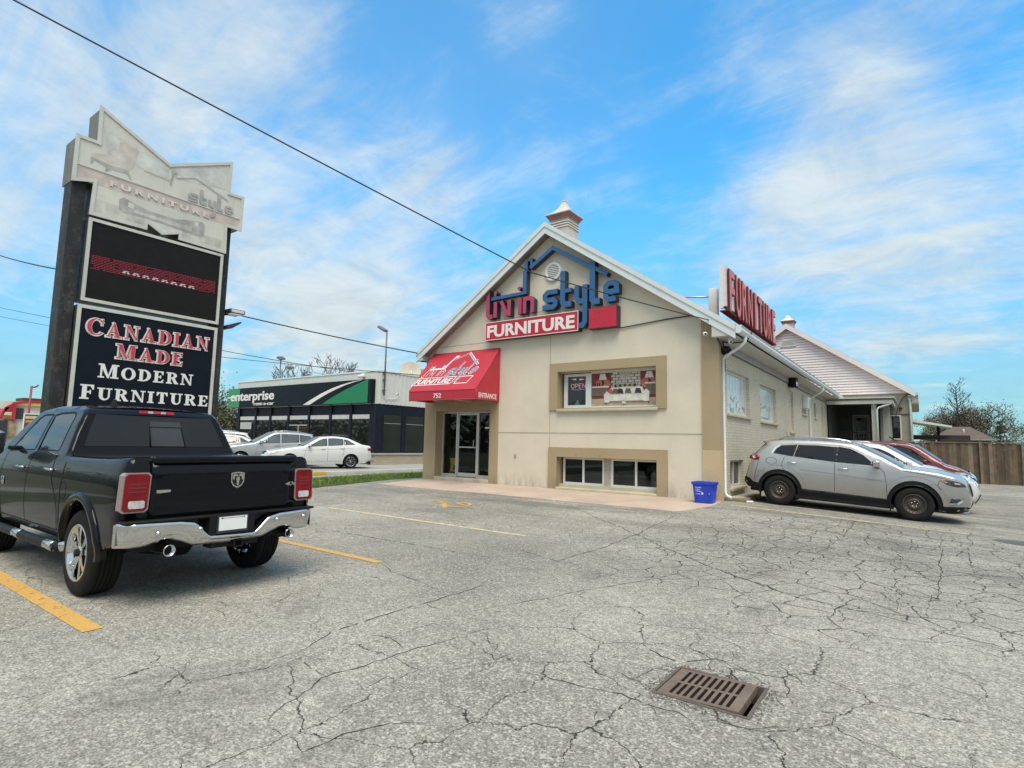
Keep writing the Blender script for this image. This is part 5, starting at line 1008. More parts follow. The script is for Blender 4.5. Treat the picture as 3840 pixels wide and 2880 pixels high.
# text panel
b = MB().box(PX - 0.5, PX - 0.02, 4.33, 7.47, 1.0, 4.51); tp = b.build('text_panel', M('panel_housing', (0.05, 0.05, 0.05), 0.5), py)
b = MB().box(PX - 0.02, PX - 0.012, 4.40, 7.40, 1.06, 4.45); b.build('panel_face', M('navy_black_face', (0.006, 0.010, 0.017), 0.35, var=0.15, spec=0.15), tp)
b = MB(); b.stroke([(4.37, 1.03), (7.43, 1.03), (7.43, 4.48), (4.37, 4.48)], 0.075, EP, -0.03, 0.012, 0, closed=True); b.build('panel_trim', TRIMW, tp)
ER = EAST(PX - 0.0115); TW = M('panel_white', (0.74, 0.75, 0.73), 0.45, var=0.05); TR = M('panel_red', (0.52, 0.045, 0.07), 0.45, var=0.08)
for wd_, u0, u1, v0, hb, hs, red in (('CANADIAN', 4.535, 7.265, 3.865, 0.375, 0.335, True), ('MADE', 5.16, 6.64, 3.385, 0.34, 0.31, True), ('MODERN', 4.85, 6.93, 2.905, 0.315, 0.275, False), ('FURNITURE', 4.54, 7.35, 2.39, 0.32, 0.27, False)):
    if red: serif('lettering_outline', wd_, ER, u0, u1, v0, hb, hs, TW, tp, inflate=0.022, d0=0.0, track=0.16); serif('lettering', wd_, ER, u0, u1, v0, hb, hs, TR, tp, d0=0.045, track=0.16)
    else: serif('lettering', wd_, ER, u0, u1, v0, hb, hs, TW, tp, inflate=0.006, track=0.18)
serif('lettering', 'FURNITURE', ER, 4.54, 7.35, 1.75, 0.32, 0.27, TW, tp, inflate=0.006, track=0.18) if False else None
for (z_, ang, tl) in ((5.02, 0, 0), (4.66, 1, 1)):
    b = MB()
    if not tl:
        b.rbox(PX - 0.42, PX + 0.10, 7.72, 8.16, z_ - 0.02, z_ + 0.10, 0.03); fl = b.build('floodlight', M('floodlight_black', (0.03, 0.03, 0.032), 0.5), py)
        b = MB().quad((PX + 0.102, 7.76, z_ - 0.0), (PX + 0.102, 8.12, z_ - 0.0), (PX + 0.102, 8.12, z_ + 0.08), (PX + 0.102, 7.76, z_ + 0.08)).quad((PX - 0.35, 7.78, z_ - 0.024), (PX + 0.08, 7.78, z_ - 0.024), (PX + 0.08, 8.12, z_ - 0.024), (PX - 0.35, 8.12, z_ - 0.024)); b.build('lens', CLEARLENS, fl)
    else:
        b.prism([(7.74, z_ - 0.1), (7.86, z_ - 0.08), (8.12, z_ + 0.12), (8.10, z_ + 0.15), (7.90, z_ + 0.06), (7.74, z_ + 0.0)], lambda u, v, d: (PX - 0.2 + d, u, v), -0.18, 0.2); fl = b.build('floodlight', M('floodlight_black', (0.03, 0.03, 0.032), 0.5), py)
    b = MB().tube([(PX - 0.3, 7.68, z_ - 0.06), (PX - 0.25, 7.85, z_ - 0.02)], 0.025); b.build('bracket', BLACK_PLASTIC, fl)

# ------------------------------------------------------------------ car rental office (front y=20.6, east side x=-24.05)
OX1, OX0, OYF, OYB = -24.05, -38.6, 20.6, 34.0; OZ = 0.25
NAVY = M('navy_cladding', (0.012, 0.015, 0.026), 0.5, var=0.15, spec=0.2); OWHITE = M('white_corrugated', (0.66, 0.67, 0.63), 0.5, var=0.05, streak=0.2, dirtcol=(0.45, 0.43, 0.38)); BLIND = M('white_blind', (0.62, 0.62, 0.6), 0.7)
OSTONE = brickmat('split_stone', (0.47, 0.40, 0.29), (0.28, 0.25, 0.2), 0.42, 0.13, 'y'); OPANE = M('office_pane', (0.014, 0.018, 0.015), 0.02, var=0.5, vscale=0.9, spec=0.7)
of = root('rental_office', (-31, 20.6, 0.25), 'low white and navy car rental office with large windows', 'office building')
b = MB().box(OX0, OX1, OYF + 0.05, OYB, OZ, 3.6); b.build('wall', NAVY, of)
b = MB().box(OX0 - 0.02, OX1 + 0.03, OYF - 0.02, OYB, 3.58, 5.36)
for k in range(44): y = OYF + 0.1 + k * 0.3; b.box(OX1 + 0.03, OX1 + 0.055, y, y + 0.16, 3.6, 5.30)
fas = b.build('parapet', OWHITE, of)
b = MB().box(OX0 - 0.06, OX1 + 0.08, OYF - 0.06, OYB, 5.36, 5.44); b.build('coping', WHITEMETAL, of)
b = MB().box(OX0 + 0.2, OX1 - 0.2, OYF + 0.2, OYB - 0.2, 5.2, 5.32); b.build('roof', M('flat_roof', (0.2, 0.2, 0.19), 0.9), of)
b = MB().box(OX1 - 0.2, OX1 + 0.02, OYF + 0.0, OYB, OZ - 0.1, 0.80).box(-28.9, OX1 - 0.2, OYF, OYF + 0.2, OZ - 0.1, 0.8); b.build('stone_base', OSTONE, of)
b = MB().box(OX1 - 0.2, OX1 + 0.08, OYF - 0.06, OYB, 0.80, 0.89).box(-28.9, OX1 - 0.2, OYF - 0.06, OYF + 0.2, 0.80, 0.89); b.build('stone_sill', CONC, of)
wx = [-38.2, -36.1, -34.35, -32.3, -30.15, -28.05, -26.2, -24.45]
for i in range(7):
    x0, x1 = wx[i] + 0.10, wx[i + 1] - 0.10; dd = i == 3
    b = MB().box(x0, x1, OYF + 0.0, OYF + 0.045, 0.95 if not dd else 0.3, 3.02)
    wn_ = b.build('window', NAVY, of)
    b = MB().quad((x0 + 0.05, OYF - 0.004, 0.98 if not dd else 0.35), (x1 - 0.05, OYF - 0.004, 0.98 if not dd else 0.35), (x1 - 0.05, OYF - 0.004, 2.80), (x0 + 0.05, OYF - 0.004, 2.80)); b.build('pane', OPANE, wn_)
    b = MB().box(x0 + 0.05, x1 - 0.05, OYF - 0.012, OYF - 0.005, 2.76, 3.0); b.build('blind', BLIND, wn_)
    if i == 0: b = MB().box(x0 + 0.1, x1 - 0.4, OYF - 0.012, OYF - 0.006, 2.15, 2.62); b.build('notice', M('window_notice', (0.45, 0.46, 0.44), 0.6), wn_)
    if dd: b = MB().box(x0, x1, OYF - 0.014, OYF - 0.005, 2.38, 2.44).box((x0 + x1) / 2 - 0.03, (x0 + x1) / 2 + 0.03, OYF - 0.013, OYF - 0.004, 0.35, 2.38).box((x0 + x1) / 2 + 0.02, (x0 + x1) / 2 + 0.06, OYF - 0.02, OYF - 0.013, 0.35, 2.38); b.build('door_frame', [ALUM], wn_)
for i in range(8): MB().box(wx[i] - 0.10, wx[i] + 0.10, OYF - 0.05, OYF + 0.06, OZ, 3.58).build('column', NAVY, of)
for y in (20.72, 22.6, 24.4, 26.2): MB().box(OX1 - 0.05, OX1 + 0.03, y - 0.1, y + 0.1, 0.89, 3.58).build('column', NAVY, of)
MB().box(OX1 - 0.4, OX1 + 0.02, OYF - 0.045, OYF + 0.35, 0.89, 3.57).build('corner_column', NAVY, of)
for y0, y1 in ((21.1, 22.45), (22.75, 24.25), (24.55, 26.05)):
    b = MB().box(OX1 - 0.02, OX1 + 0.012, y0 - 0.02, y1 + 0.02, 0.90, 3.05); wn_ = b.build('window', NAVY, of)
    b = MB().quad((OX1 + 0.016, y0 + 0.04, 0.95), (OX1 + 0.016, y1 - 0.04, 0.95), (OX1 + 0.016, y1 - 0.04, 3.0), (OX1 + 0.016, y0 + 0.04, 3.0)); b.build('pane', OPANE, wn_)
    b = MB().box(OX1 + 0.016, OX1 + 0.022, y0 + 0.06, y1 - 0.06, 2.52, 2.55); b.build('transom', M('transom', (0.3, 0.3, 0.28), 0.5), wn_)
b = MB().rbox(-28.75, -28.0, 20.5, 21.5, 5.4, 5.75, 0.05) if False else MB().rbox(-25.8, -24.9, 24.2, 27.0, 5.3, 6.05, 0.04); b.build('rooftop_unit', M('rooftop_grey', (0.32, 0.33, 0.33), 0.5, 0.3, streak=0.3), of)
dish = root('satellite_dish', (-24.6, 23.6, 5.4), 'weathered cream satellite dish on the office roof edge', 'satellite dish')
dirn = Vector((0.75, -0.62, 0.25)).normalized()
b = MB().lathe([(0.001, 0.14), (0.25, 0.125), (0.45, 0.09), (0.60, 0.03), (0.62, 0.0), (0.60, 0.0), (0.40, 0.06), (0.001, 0.11)], Vector((-24.55, 23.5, 5.80)) - dirn * 0.1, -dirn, 28); b.build('reflector', M('dish_cream', (0.5, 0.47, 0.38), 0.7, var=0.12, streak=0.5, dirtcol=(0.33, 0.24, 0.12)), dish)
b = MB().tube([(-24.6, 23.6, 5.3), (-24.62, 23.62, 5.8)], 0.04); b.build('mast', ALUM, dish)
# rental sign
SIGNBLK = M('rental_sign_black', (0.008, 0.012, 0.018), 0.4, spec=0.15); SGREEN = M('rental_sign_green', (0.006, 0.20, 0.085), 0.35, var=0.05); SGREEN2 = M('rental_sign_green_light', (0.03, 0.26, 0.10), 0.35)
rsn = root('rental_sign', (-31.6, 20.5, 3.6), 'long black and green rental sign with white road curve on the office front', 'shop sign')
SX0, SX1, SZ0, SZ1 = -39.35, -24.2, 3.61, 4.925; SF = FRONT(20.32)
b = MB().box(SX0, SX1, 20.32, 20.58, SZ0, SZ1); b.build('board', SIGNBLK, rsn)
b = MB().box(SX0 + 0.01, SX0 + 1.5, 20.30, 20.32, SZ0 + 0.01, SZ1 - 0.01); b.build('green_block', SGREEN2, rsn)
def curve_pts(f0): return f0
up = [(-28.0, 3.63), (-27.7, 3.85), (-27.2, 4.17), (-26.6, 4.45), (-25.9, 4.68), (-25.3, 4.82), (-24.75, 4.905)]
xs_m = lambda u: u
cv = [(-30.45, 3.63), (-29.6, 3.95), (-28.7, 4.26), (-27.7, 4.53), (-26.7, 4.73), (-25.8, 4.85), (-25.1, 4.905)]
cv2 = [(-29.75, 3.63), (-29.0, 3.92), (-28.2, 4.20), (-27.3, 4.47), (-26.4, 4.69), (-25.6, 4.83), (-25.0, 4.90)]
b = MB()
for i in range(6): b.quad(SF(*cv[i], 0.012), SF(*cv2[i], 0.012), SF(*cv2[i + 1], 0.012), SF(*cv[i + 1], 0.012))
b.build('road_curve', SWHITE, rsn)
cg = [(-28.55, 3.63), (-27.9, 3.90), (-27.2, 4.16), (-26.4, 4.42), (-25.7, 4.62), (-25.1, 4.78), (-24.6, 4.905)]
b = MB()
for i in range(6): b.quad(SF(cg[i][0], 3.63, 0.011), SF(cg[i + 1][0], 3.63, 0.011), SF(*cg[i + 1], 0.011), SF(*cg[i], 0.011)) if i else b.add([SF(cg[0][0], 3.63, 0.011), SF(cg[1][0], 3.63, 0.011), SF(*cg[1], 0.011)], ((0, 1, 2),))
b.quad(SF(-24.6, 3.63, 0.011), SF(-24.5, 3.63, 0.011), SF(-24.5, 4.905, 0.011), SF(-24.6, 4.905, 0.011)); b.build('green_field', SGREEN, rsn)
text('rental_lettering', 'enterprise', FRONT(20.30), -38.95, 4.07, 0.62, 5.35, SWHITE, rsn, bold=0.02, depth=0.03)
text('rental_sublettering', 'rent-a-car', FRONT(20.32), -35.95, 3.72, 0.23, 2.35, SWHITE, rsn, bold=0.008, depth=0.03)
b = MB().box(-39.36, -38.45, 20.26, 20.30, 4.27, 4.35); b.build('logo_bar', SWHITE, rsn)
# lamps on that lot
def arm_lamp(name, x, y, z0_, z1_, label, heads, parent=None):
    o_ = root(name, (x, y, z0_), label, 'lamp post'); b_ = MB().tube([(x, y, z0_), (x, y, z1_)], 0.05, 8); b_.build('pole', M('galvanised_pole', (0.16, 0.155, 0.15), 0.5, 0.4), o_)
    for (dx_, dy_, dz_) in heads:
        b_ = MB().tube([(x, y, z1_ - 0.1), (x + dx_ * 0.5, y + dy_ * 0.5, z1_ + dz_ * 0.5)], 0.03); b_.rbox(x + dx_ * 0.5 - 0.28, x + dx_ * 0.5 + 0.28, y + dy_ * 0.5 - 0.16, y + dy_ * 0.5 + 0.16, z1_ + dz_ * 0.5 - 0.05, z1_ + dz_ * 0.5 + 0.12, 0.03); b_.build('lamp_head', M('lamp_head_grey', (0.16, 0.16, 0.16), 0.5), o_)
lp_ = root('wall_lamp_post', (-24.0, 21.3, 4.3), 'thin grey lamp pole bracketed to the corrugated office side', 'lamp post')
b = MB().tube([(-23.9, 20.95, 4.05), (-23.9, 20.95, 7.6)], 0.045); b.box(-24.0, -23.86, 20.88, 21.02, 4.3, 4.36).box(-24.0, -23.86, 20.88, 21.02, 4.9, 4.96).box(-24.0, -23.86, 20.88, 21.02, 5.3, 5.36); b.build('pole', M('galvanised_pole', (0.16, 0.155, 0.15), 0.5, 0.4), lp_)
b = MB().rbox(-0.35, 0.3, -0.14, 0.14, -0.05, 0.10, 0.03, mat=Matrix.Translation((-24.25, 20.95, 7.78)) @ Matrix.Rotation(R(28), 4, 'Y')); b.build('lamp_head', M('lamp_head_grey', (0.16, 0.16, 0.16), 0.5), lp_)
b = MB().tube([(-23.95, 20.95, 4.0), (-23.95, 21.1, 3.98 - 0.1), (-23.95, 21.6, 3.9), (-23.95, 21.95, 3.95), (-23.95, 22.0, 4.15)], 0.02).lathe([(0.06, 0), (0.06, 0.08)], (-24.0, 22.0, 4.2), (1, 0, 0), 10); b.build('cable_box', WHITEMETAL, lp_)
arm_lamp('yard_lamp', -42.4, 26.0, 0.0, 8.0, 'twin headed lamp pole rising behind the office roof', [(-0.3, 0, 0.3), (0.3, 0, 0.05)])
arm_lamp('small_yard_lamp', -42.2, 26.6, 0.0, 7.1, 'short single lamp pole beside the twin headed one', [(0.5, 0, 0.5)])
sc = root('dome_camera', (-25.2, 20.5, 5.1), 'white security camera above the end of the rental sign', 'security camera')
b = MB().rbox(-25.4, -24.95, 20.25, 20.45, 5.05, 5.2, 0.04).rbox(-25.25, -25.1, 20.4, 20.58, 5.1, 5.28, 0.02); b.build('camera_body', WHITEPLAIN, sc)
"""rest follows"""
# ------------------------------------------------------------------ burger restaurant far left with pole lamp and menu sign
BR = M('burger_red', (0.42, 0.02, 0.035), 0.5, var=0.1); BO = M('burger_orange', (0.62, 0.28, 0.06), 0.5, var=0.15, vscale=3); BW = M('burger_cream', (0.60, 0.58, 0.49), 0.8, var=0.12, vscale=2, bump=0.2, bscale=20); BD = M('burger_dark', (0.03, 0.03, 0.035), 0.6); BYL = M('burger_yellow', (0.6, 0.42, 0.1), 0.6)
bu = root('burger_restaurant', (-55, 13.5, 0), 'cream burger restaurant with curved red roof edge and orange sign', 'restaurant')
b = MB().box(-66, -55.3, 11.85, 18.5, 0, 3.9); b.build('wall', BW, bu)
b = MB(); arcp = [(11.65, 2.6), (11.75, 3.0), (12.0, 3.45), (12.4, 3.75), (13.0, 3.92), (14.0, 3.99), (18.6, 3.95)]
b.stroke(arcp, 0.16, EAST(-55.25), -10, 0.2); b.build('roof', BR, bu)
b = MB().prism([(11.75, 2.55), (12.28, 2.55), (12.28, 3.66), (12.0, 3.42), (11.8, 3.05)], EAST(-55.2), 0, 0.1); sgn = b.build('sign', BO, bu)
b = MB().box(-55.1, -55.05, 11.78, 12.25, 2.85, 3.08, 1).box(-55.1, -55.05, 11.8, 12.25, 3.12, 3.45, 0).box(-55.1, -55.04, 11.85, 12.2, 2.62, 2.78, 2); b.build('sign_print', [BR, BW, M('burger_brown', (0.3, 0.12, 0.04), 0.6)], sgn)
b = MB().box(-55.25, -54.95, 12.28, 12.46, 2.5, 3.85); b.build('red_pier', BR, bu)
b = MB().box(-55.25, -55.1, 12.46, 14.4, 3.62, 3.85); b.build('yellow_band', BYL, bu)
b = MB().box(-55.3, -55.15, 12.5, 12.95, 2.6, 3.4).box(-55.3, -54.9, 11.2, 12.05, 0, 2.45); b.build('dark_recess', BD, bu)
b = MB().box(-55.28, -55.12, 12.0, 12.6, 1.2, 2.45); b.build('entrance', M('burger_entrance', (0.33, 0.24, 0.14), 0.7, var=0.5, vscale=2), bu)
b = MB().box(-60, -58, 13.5, 16, 3.9, 4.35); b.build('rooftop_unit', M('rooftop_dark', (0.08, 0.04, 0.04), 0.6), bu)
rl = root('red_lamp_post', (-52, 12.55, 0), 'red lamp post with one curved arm in front of the burger restaurant', 'lamp post')
b = MB().tube([(-52, 12.5, 0), (-52, 12.5, 4.95)], 0.07); b.build('pole', M('lamp_red', (0.3, 0.03, 0.05), 0.5), rl)
b = MB().tube([(-52, 12.5, 4.9), (-52, 12.65, 4.86), (-52, 12.8, 4.95), (-52, 12.9, 5.06)], [0.05, 0.05, 0.06, 0.03]); b.build('arm', M('lamp_arm', (0.06, 0.05, 0.05), 0.5), rl)
mb_ = root('menu_board', (-45, 10.9, 0), 'white framed burger menu board on posts', 'menu board')
b = MB().box(-45.1, -45, 10.6, 11.38, 1.5, 2.78); mf = b.build('frame', WHITEPLAIN, mb_)
b = MB().box(-45, -44.99, 10.65, 11.33, 1.57, 2.72, 0).box(-45, -44.98, 10.67, 11.31, 2.45, 2.62, 1).box(-45, -44.98, 10.7, 11.25, 2.2, 2.36, 2).box(-45, -44.978, 10.75, 11.2, 2.12, 2.22, 3).box(-45, -44.98, 10.7, 11.2, 1.75, 1.9, 2).box(-45, -44.978, 10.72, 11.1, 1.68, 1.76, 3); b.build('menu_print', [M('menu_dark', (0.10, 0.06, 0.045), 0.5), M('menu_lettering', (0.6, 0.5, 0.3), 0.5), BO, BR], mf)
b = MB().box(-45.1, -45, 10.65, 10.75, 0, 1.5); b.build('post', BR, mb_); b = MB().box(-45.1, -45, 11.23, 11.33, 0, 1.5); b.build('post', BR, mb_)

# ------------------------------------------------------------------ rear annex with white gable
AY = 38.5; AXR, ARX, ARZ = -0.47, -6.56, 9.42; ASL = (9.42 - 4.97) / (6.38)
WSID = M('white_siding', (0.88, 0.82, 0.81), 0.55, var=0.05, dirt=0.1, dirtcol=(0.45, 0.38, 0.34))
an = root('white_gable_annex', (-6.5, 38.5, 0.25), 'rear building with white sided gable and dark recessed porch', 'annex building')
AF = FRONT(AY); az = lambda x, off=0: ARZ - ASL * abs(x - ARX) - off
apane = [(-1.49, 2.25), (-0.86, 2.25), (-0.86, 3.64), (-1.49, 3.64)]; adoor = [(-3.15, 1.0), (-2.40, 1.0), (-2.40, 3.60), (-3.15, 3.60)]
V_, F_ = region([(-12.6, 0), (AXR, 0), (AXR, 4.86), (-12.6, 4.86)], [apane, adoor], h=0.7); b = MB(); b.add([AF(u, v, 0) for u, v in V_], F_)
for hp in (apane, adoor):
    for i in range(4): p, q = hp[i], hp[(i + 1) % 4]; b.quad(AF(*p, 0), AF(*q, 0), AF(*q, -0.2), AF(*p, -0.2))
b.quad((AXR, AY, 0), (AXR, 54, 0), (AXR, 54, 4.9), (AXR, AY, 4.9)); b.build('wall', brickmat('annex_brick', (0.40, 0.37, 0.30), (0.32, 0.29, 0.24), axis='x'), an)
b = MB(); z = 4.86; k = 0
while z < ARZ - 0.3:
    hw_ = (ARZ - 0.22 - z) / ASL; h2 = (ARZ - 0.22 - z - 0.16) / ASL; h2 = max(h2, 0.02)
    x0, x1 = max(ARX - hw_, -12.6), min(ARX + hw_, AXR + 0.03); x0b, x1b = max(ARX - h2, -12.6), min(ARX + h2, AXR + 0.03)
    b.quad((x0, AY - 0.06, z), (x1, AY - 0.06, z), (x1b, AY - 0.025, z + 0.16), (x0b, AY - 0.025, z + 0.16)); b.quad((x0, AY - 0.0605, z - 0.014), (x1, AY - 0.0605, z - 0.014), (x1, AY - 0.0605, z + 0.012), (x0, AY - 0.0605, z + 0.012), 1); z += 0.16
b.build('gable_siding', [WSID, M('lap_shadow', (0.66, 0.56, 0.55), 0.7)], an)  # darker strips paint the shadow under each lap
b = MB()
for xe in (-13.0, -0.18): b.prism([(ARX, ARZ), (xe, az(xe)), (xe, az(xe, 0.1)), (ARX, ARZ - 0.1)], lambda u, v, d: (u, AY - 0.35 + d, v), 0, 16)
arf = b.build('roof', ROOFRED, an)
b = MB()
for xe in (-13.0, -0.17): b.prism([(ARX, ARZ - 0.01), (xe, az(xe, 0.01)), (xe, az(xe, 0.34)), (ARX, ARZ - 0.34)], lambda u, v, d: (u, AY - 0.36 - d, v), -0.02, 0.03)
b.build('fascia', M('annex_fascia', (0.72, 0.70, 0.70), 0.5, var=0.05), arf)
b = MB().quad((ARX, AY - 0.34, ARZ - 0.33), (-0.2, AY - 0.34, az(-0.2, 0.33)), (-0.2, AY, az(-0.2, 0.33)), (ARX, AY, ARZ - 0.33)); b.box(-0.5, -0.1, AY - 0.33, 54, 4.66, 4.70); b.box(-0.14, -0.02, AY - 0.36, 54.2, 4.70, 4.86); b.build('soffit', SOFFIT, arf)
b = MB(); b.lathe([(0.001, 0.04), (0.30, 0.04), (0.36, 0.03), (0.36, 0.0)], (ARX + 0.05, AY - 0.05, 8.05), (0, -1, 0), 28)
b2 = MB(); b2.prism([(ARX + 0.05 + 0.42 * math.cos(a), 8.05 + 0.38 * math.sin(a)) for a in np.linspace(0, math.pi, 14)], FRONT(AY - 0.04), 0, 0.06); b2.box(ARX - 0.40, ARX + 0.5, AY - 0.12, AY - 0.03, 7.98, 8.05); vn = b2.build('gable_vent', VINYL, an)
b = MB()
for k in range(6): hw_ = 0.36 * math.cos(math.asin(min(0.98, (k * 0.055) / 0.34))); b.box(ARX + 0.05 - hw_, ARX + 0.05 + hw_, AY - 0.125, AY - 0.10, 8.06 + k * 0.055, 8.09 + k * 0.055)
b.build('louvre', SOFFIT, vn)
cupola(ARX - 0.22, 40.3, 9.40, 0.95, an)
b = MB()
for q in ((-1.49, -1.43, 2.25, 3.64), (-0.92, -0.86, 2.25, 3.64), (-1.43, -0.92, 2.25, 2.31), (-1.43, -0.92, 3.58, 3.64)): b.box(q[0], q[1], AY - 0.03, AY + 0.06, q[2], q[3])
wn_ = b.build('window', VINYL, an); b = MB().quad((-1.43, AY + 0.02, 2.31), (-0.92, AY + 0.02, 2.31), (-0.92, AY + 0.02, 3.58), (-1.43, AY + 0.02, 3.58)); b.build('pane', OPANE, wn_)
b = MB().box(-1.43, -1.30, AY + 0.008, AY + 0.014, 2.31, 3.58); b.build('curtain', M('curtain', (0.4, 0.4, 0.36), 0.9), wn_)
b = MB()
for q in ((-3.15, -3.07, 1.0, 3.6), (-2.48, -2.40, 1.0, 3.6), (-3.07, -2.48, 3.5, 3.6), (-3.07, -2.48, 1.0, 1.2)): b.box(q[0], q[1], AY - 0.02, AY + 0.06, q[2], q[3])
dr_ = b.build('door', M('grey_door_frame', (0.12, 0.12, 0.12), 0.5), an); b = MB().quad((-3.07, AY + 0.02, 1.2), (-2.48, AY + 0.02, 1.2), (-2.48, AY + 0.02, 3.5), (-3.07, AY + 0.02, 3.5)); b.build('pane', CARGLASS, dr_)
PZ = 34.65
b = MB().box(-4.05, -1.19, PZ, AY - 0.06, 4.16, 4.30); b.box(-4.05, -1.10, PZ - 0.16, PZ, 4.02, 4.20); b.box(-1.19, -1.08, PZ, AY - 0.06, 4.02, 4.20); b.box(-4.3, -1.0, PZ - 0.25, AY - 0.06, 4.30, 4.36); b.build('porch_roof', M('porch_trim', (0.52, 0.51, 0.47), 0.5, dirt=0.2), an)
b = MB().box(-2.03, -1.81, PZ + 0.02, PZ + 0.24, 0.2, 4.16).rbox(-1.97, -1.87, PZ - 0.1, PZ + 0.02, 3.85, 4.3, 0.02); b.build('porch_post', M('grey_white_post', (0.42, 0.41, 0.37), 0.6, dirt=0.2), an)
b = MB().box(-1.6, -1.3, PZ + 1.4, PZ + 1.6, 0.2, 4.16); b.build('porch_post', M('grey_white_post', (0.42, 0.41, 0.37), 0.6, dirt=0.2), an)
b = MB().tube([(-1.15, PZ - 0.1, 4.1), (-1.2, PZ - 0.1, 4.0), (-1.7, PZ - 0.12, 3.82), (-1.78, PZ - 0.1, 3.7), (-1.78, PZ - 0.1, 0.3)], 0.045); b.build('downspout', WHITEMETAL, an)
b = MB().tube([(-0.45, AY - 0.15, 4.6), (-0.42, AY - 0.12, 4.4), (-0.42, AY - 0.1, 0.3)], 0.05).tube([(-0.30, AY + 1.6, 4.6), (-0.40, AY + 1.6, 4.4), (-0.40, AY + 1.6, 0.3)], 0.05); b.build('downspout', WHITEMETAL, an)
b = MB().box(-4.05, -2.03, PZ + 0.05, AY, 1.2, 1.45); b.build('porch_floor', CONC, an)
b = MB(); b.tube([(-3.5, PZ + 0.15, 2.55), (-2.03, PZ + 0.15, 2.55)], 0.03).tube([(-3.5, PZ + 0.15, 1.6), (-2.03, PZ + 0.15, 1.6)], 0.02)
for k in range(13): x = -3.5 + k * 0.12; b.tube([(x, PZ + 0.15, 1.45), (x, PZ + 0.15, 2.55)], 0.012, 5)
b.build('railing', BLACK_PLASTIC, an); b = MB().tube([(-1.35, PZ + 1.2, 2.35), (-0.75, PZ + 0.6, 1.9)], 0.03); b.build('handrail', BLACK_PLASTIC, an)
PORCH_SHADE = M('porch_shade', (0.035, 0.034, 0.033), 0.8, var=0.3)  # near-black panels paint the porch shade onto walls and ceiling
b = MB().box(-4.04, -3.95, PZ + 0.25, AY - 0.1, 1.45, 4.15).box(-4.04, -3.2, AY - 0.10, AY - 0.04, 1.45, 4.15).box(-2.35, -1.85, AY - 0.10, AY - 0.04, 1.45, 4.15).box(-3.2, -2.35, AY - 0.10, AY - 0.04, 3.65, 4.15).box(-3.95, -1.2, PZ + 0.02, AY - 0.1, 4.12, 4.155); b.build('porch_shade_panel', PORCH_SHADE, an)
b = MB().tube([(-1.1, AY - 0.3, 3.5), (-0.98, AY - 0.15, 4.05), (-0.75, AY - 0.1, 4.55), (-0.5, AY - 0.08, 4.78)], 0.02).box(-1.3, -0.35, AY - 0.05, AY - 0.02, 3.66, 3.69).lathe([(0.001, 0), (0.08, 0.02), (0.08, 0.12)], (-0.85, AY - 0.16, 4.02), (0, 1, 0), 12); b.build('service_cable', DARKTEXT, an)
# patio cover behind the fence
pc = root('patio_cover', (0.8, 42, 0.2), 'white lean-to patio cover on a dark post beside the annex', 'patio cover')
b = MB().prism([(-0.45, 3.50), (1.45, 3.10), (1.45, 3.0), (-0.45, 3.34)], lambda u, v, d: (u, 40.5 + d, v), 0, 3.5); b.build('roof', WHITEMETAL, pc)
b = MB().box(0.78, 0.92, 41.9, 42.05, 0, 3.15); b.build('post', BLACK_PLASTIC, pc)
b = MB().box(-0.4, 2.3, 41.85, 42.0, 2.33, 2.6); b.build('beam', M('dark_beam', (0.04, 0.025, 0.03), 0.7), pc)

# ------------------------------------------------------------------ fence
FYY = 32.8; fn_ = root('board_fence', (6, FYY, 0.2), 'weathered brown vertical board fence closing the parking lot', 'fence')
WOODS = [M('fence_wood_%s' % n, c, 0.9, var=0.3, vscale=3, bump=0.3, bscale=25, streak=0.5, dirtcol=(0.05, 0.037, 0.03)) for n, c in (('a', (0.15, 0.105, 0.07)), ('b', (0.10, 0.07, 0.05)), ('c', (0.20, 0.15, 0.105)))]
b = MB(); x = -1.5
while x < 12:
    wd_ = rng.uniform(0.13, 0.15); yo = FYY + rng.uniform(-0.008, 0.008) + (0.025 if int(x * 7) % 2 else 0); b.box(x, x + wd_ - 0.006, yo, yo + 0.02, 0.14, 2.03 + rng.uniform(-0.012, 0.012), int(rng.choice([0, 0, 1, 1, 2]))); x += wd_
b.build('board', WOODS, fn_)
b = MB().box(-1.5, 12, FYY - 0.03, FYY + 0.09, 2.045, 2.085, 2); b.build('cap_rail', WOODS, fn_)
for x in (0.0, 2.08, 3.5, 6.0, 8.5): b = MB().box(x, x + 0.10, FYY - 0.06, FYY - 0.012, 0.1, 2.11); b.build('post', WOODS[2], fn_)

# ------------------------------------------------------------------ house, trees and shrubs beyond
ho = root('brown_roofed_house', (3, 62, 0.2), 'low house with brown hipped roof beyond the fence', 'house')
b = MB().box(1.2, 4.6, 60.3, 66, 0, 2.75); b.build('wall', M('house_wall', (0.2, 0.17, 0.15), 0.8), ho)
b = MB(); e = [(0.7, 60, 2.72), (4.95, 60, 2.72), (4.95, 67, 2.72), (0.7, 67, 2.72)]; r0, r1 = (2.2, 63, 3.85), (3.45, 63, 3.85)
b.quad(e[0], e[1], r1, r0); b.add([e[1], e[2], r1], ((0, 1, 2),)); b.quad(e[2], e[3], r0, r1); b.add([e[3], e[0], r0], ((0, 1, 2),)); hr_ = b.build('roof', M('brown_shingle', (0.12, 0.088, 0.072), 0.9, var=0.25, vscale=3, bump=0.3, bscale=15), ho)
b = MB().box(0.68, 4.97, 59.95, 60.02, 2.63, 2.73); b.build('gutter', M('house_gutter', (0.3, 0.29, 0.28), 0.5), hr_); b = MB().rbox(2.9, 3.05, 61.6, 61.8, 3.3, 3.62, 0.03); b.build('roof_vent', SOFFIT, hr_)
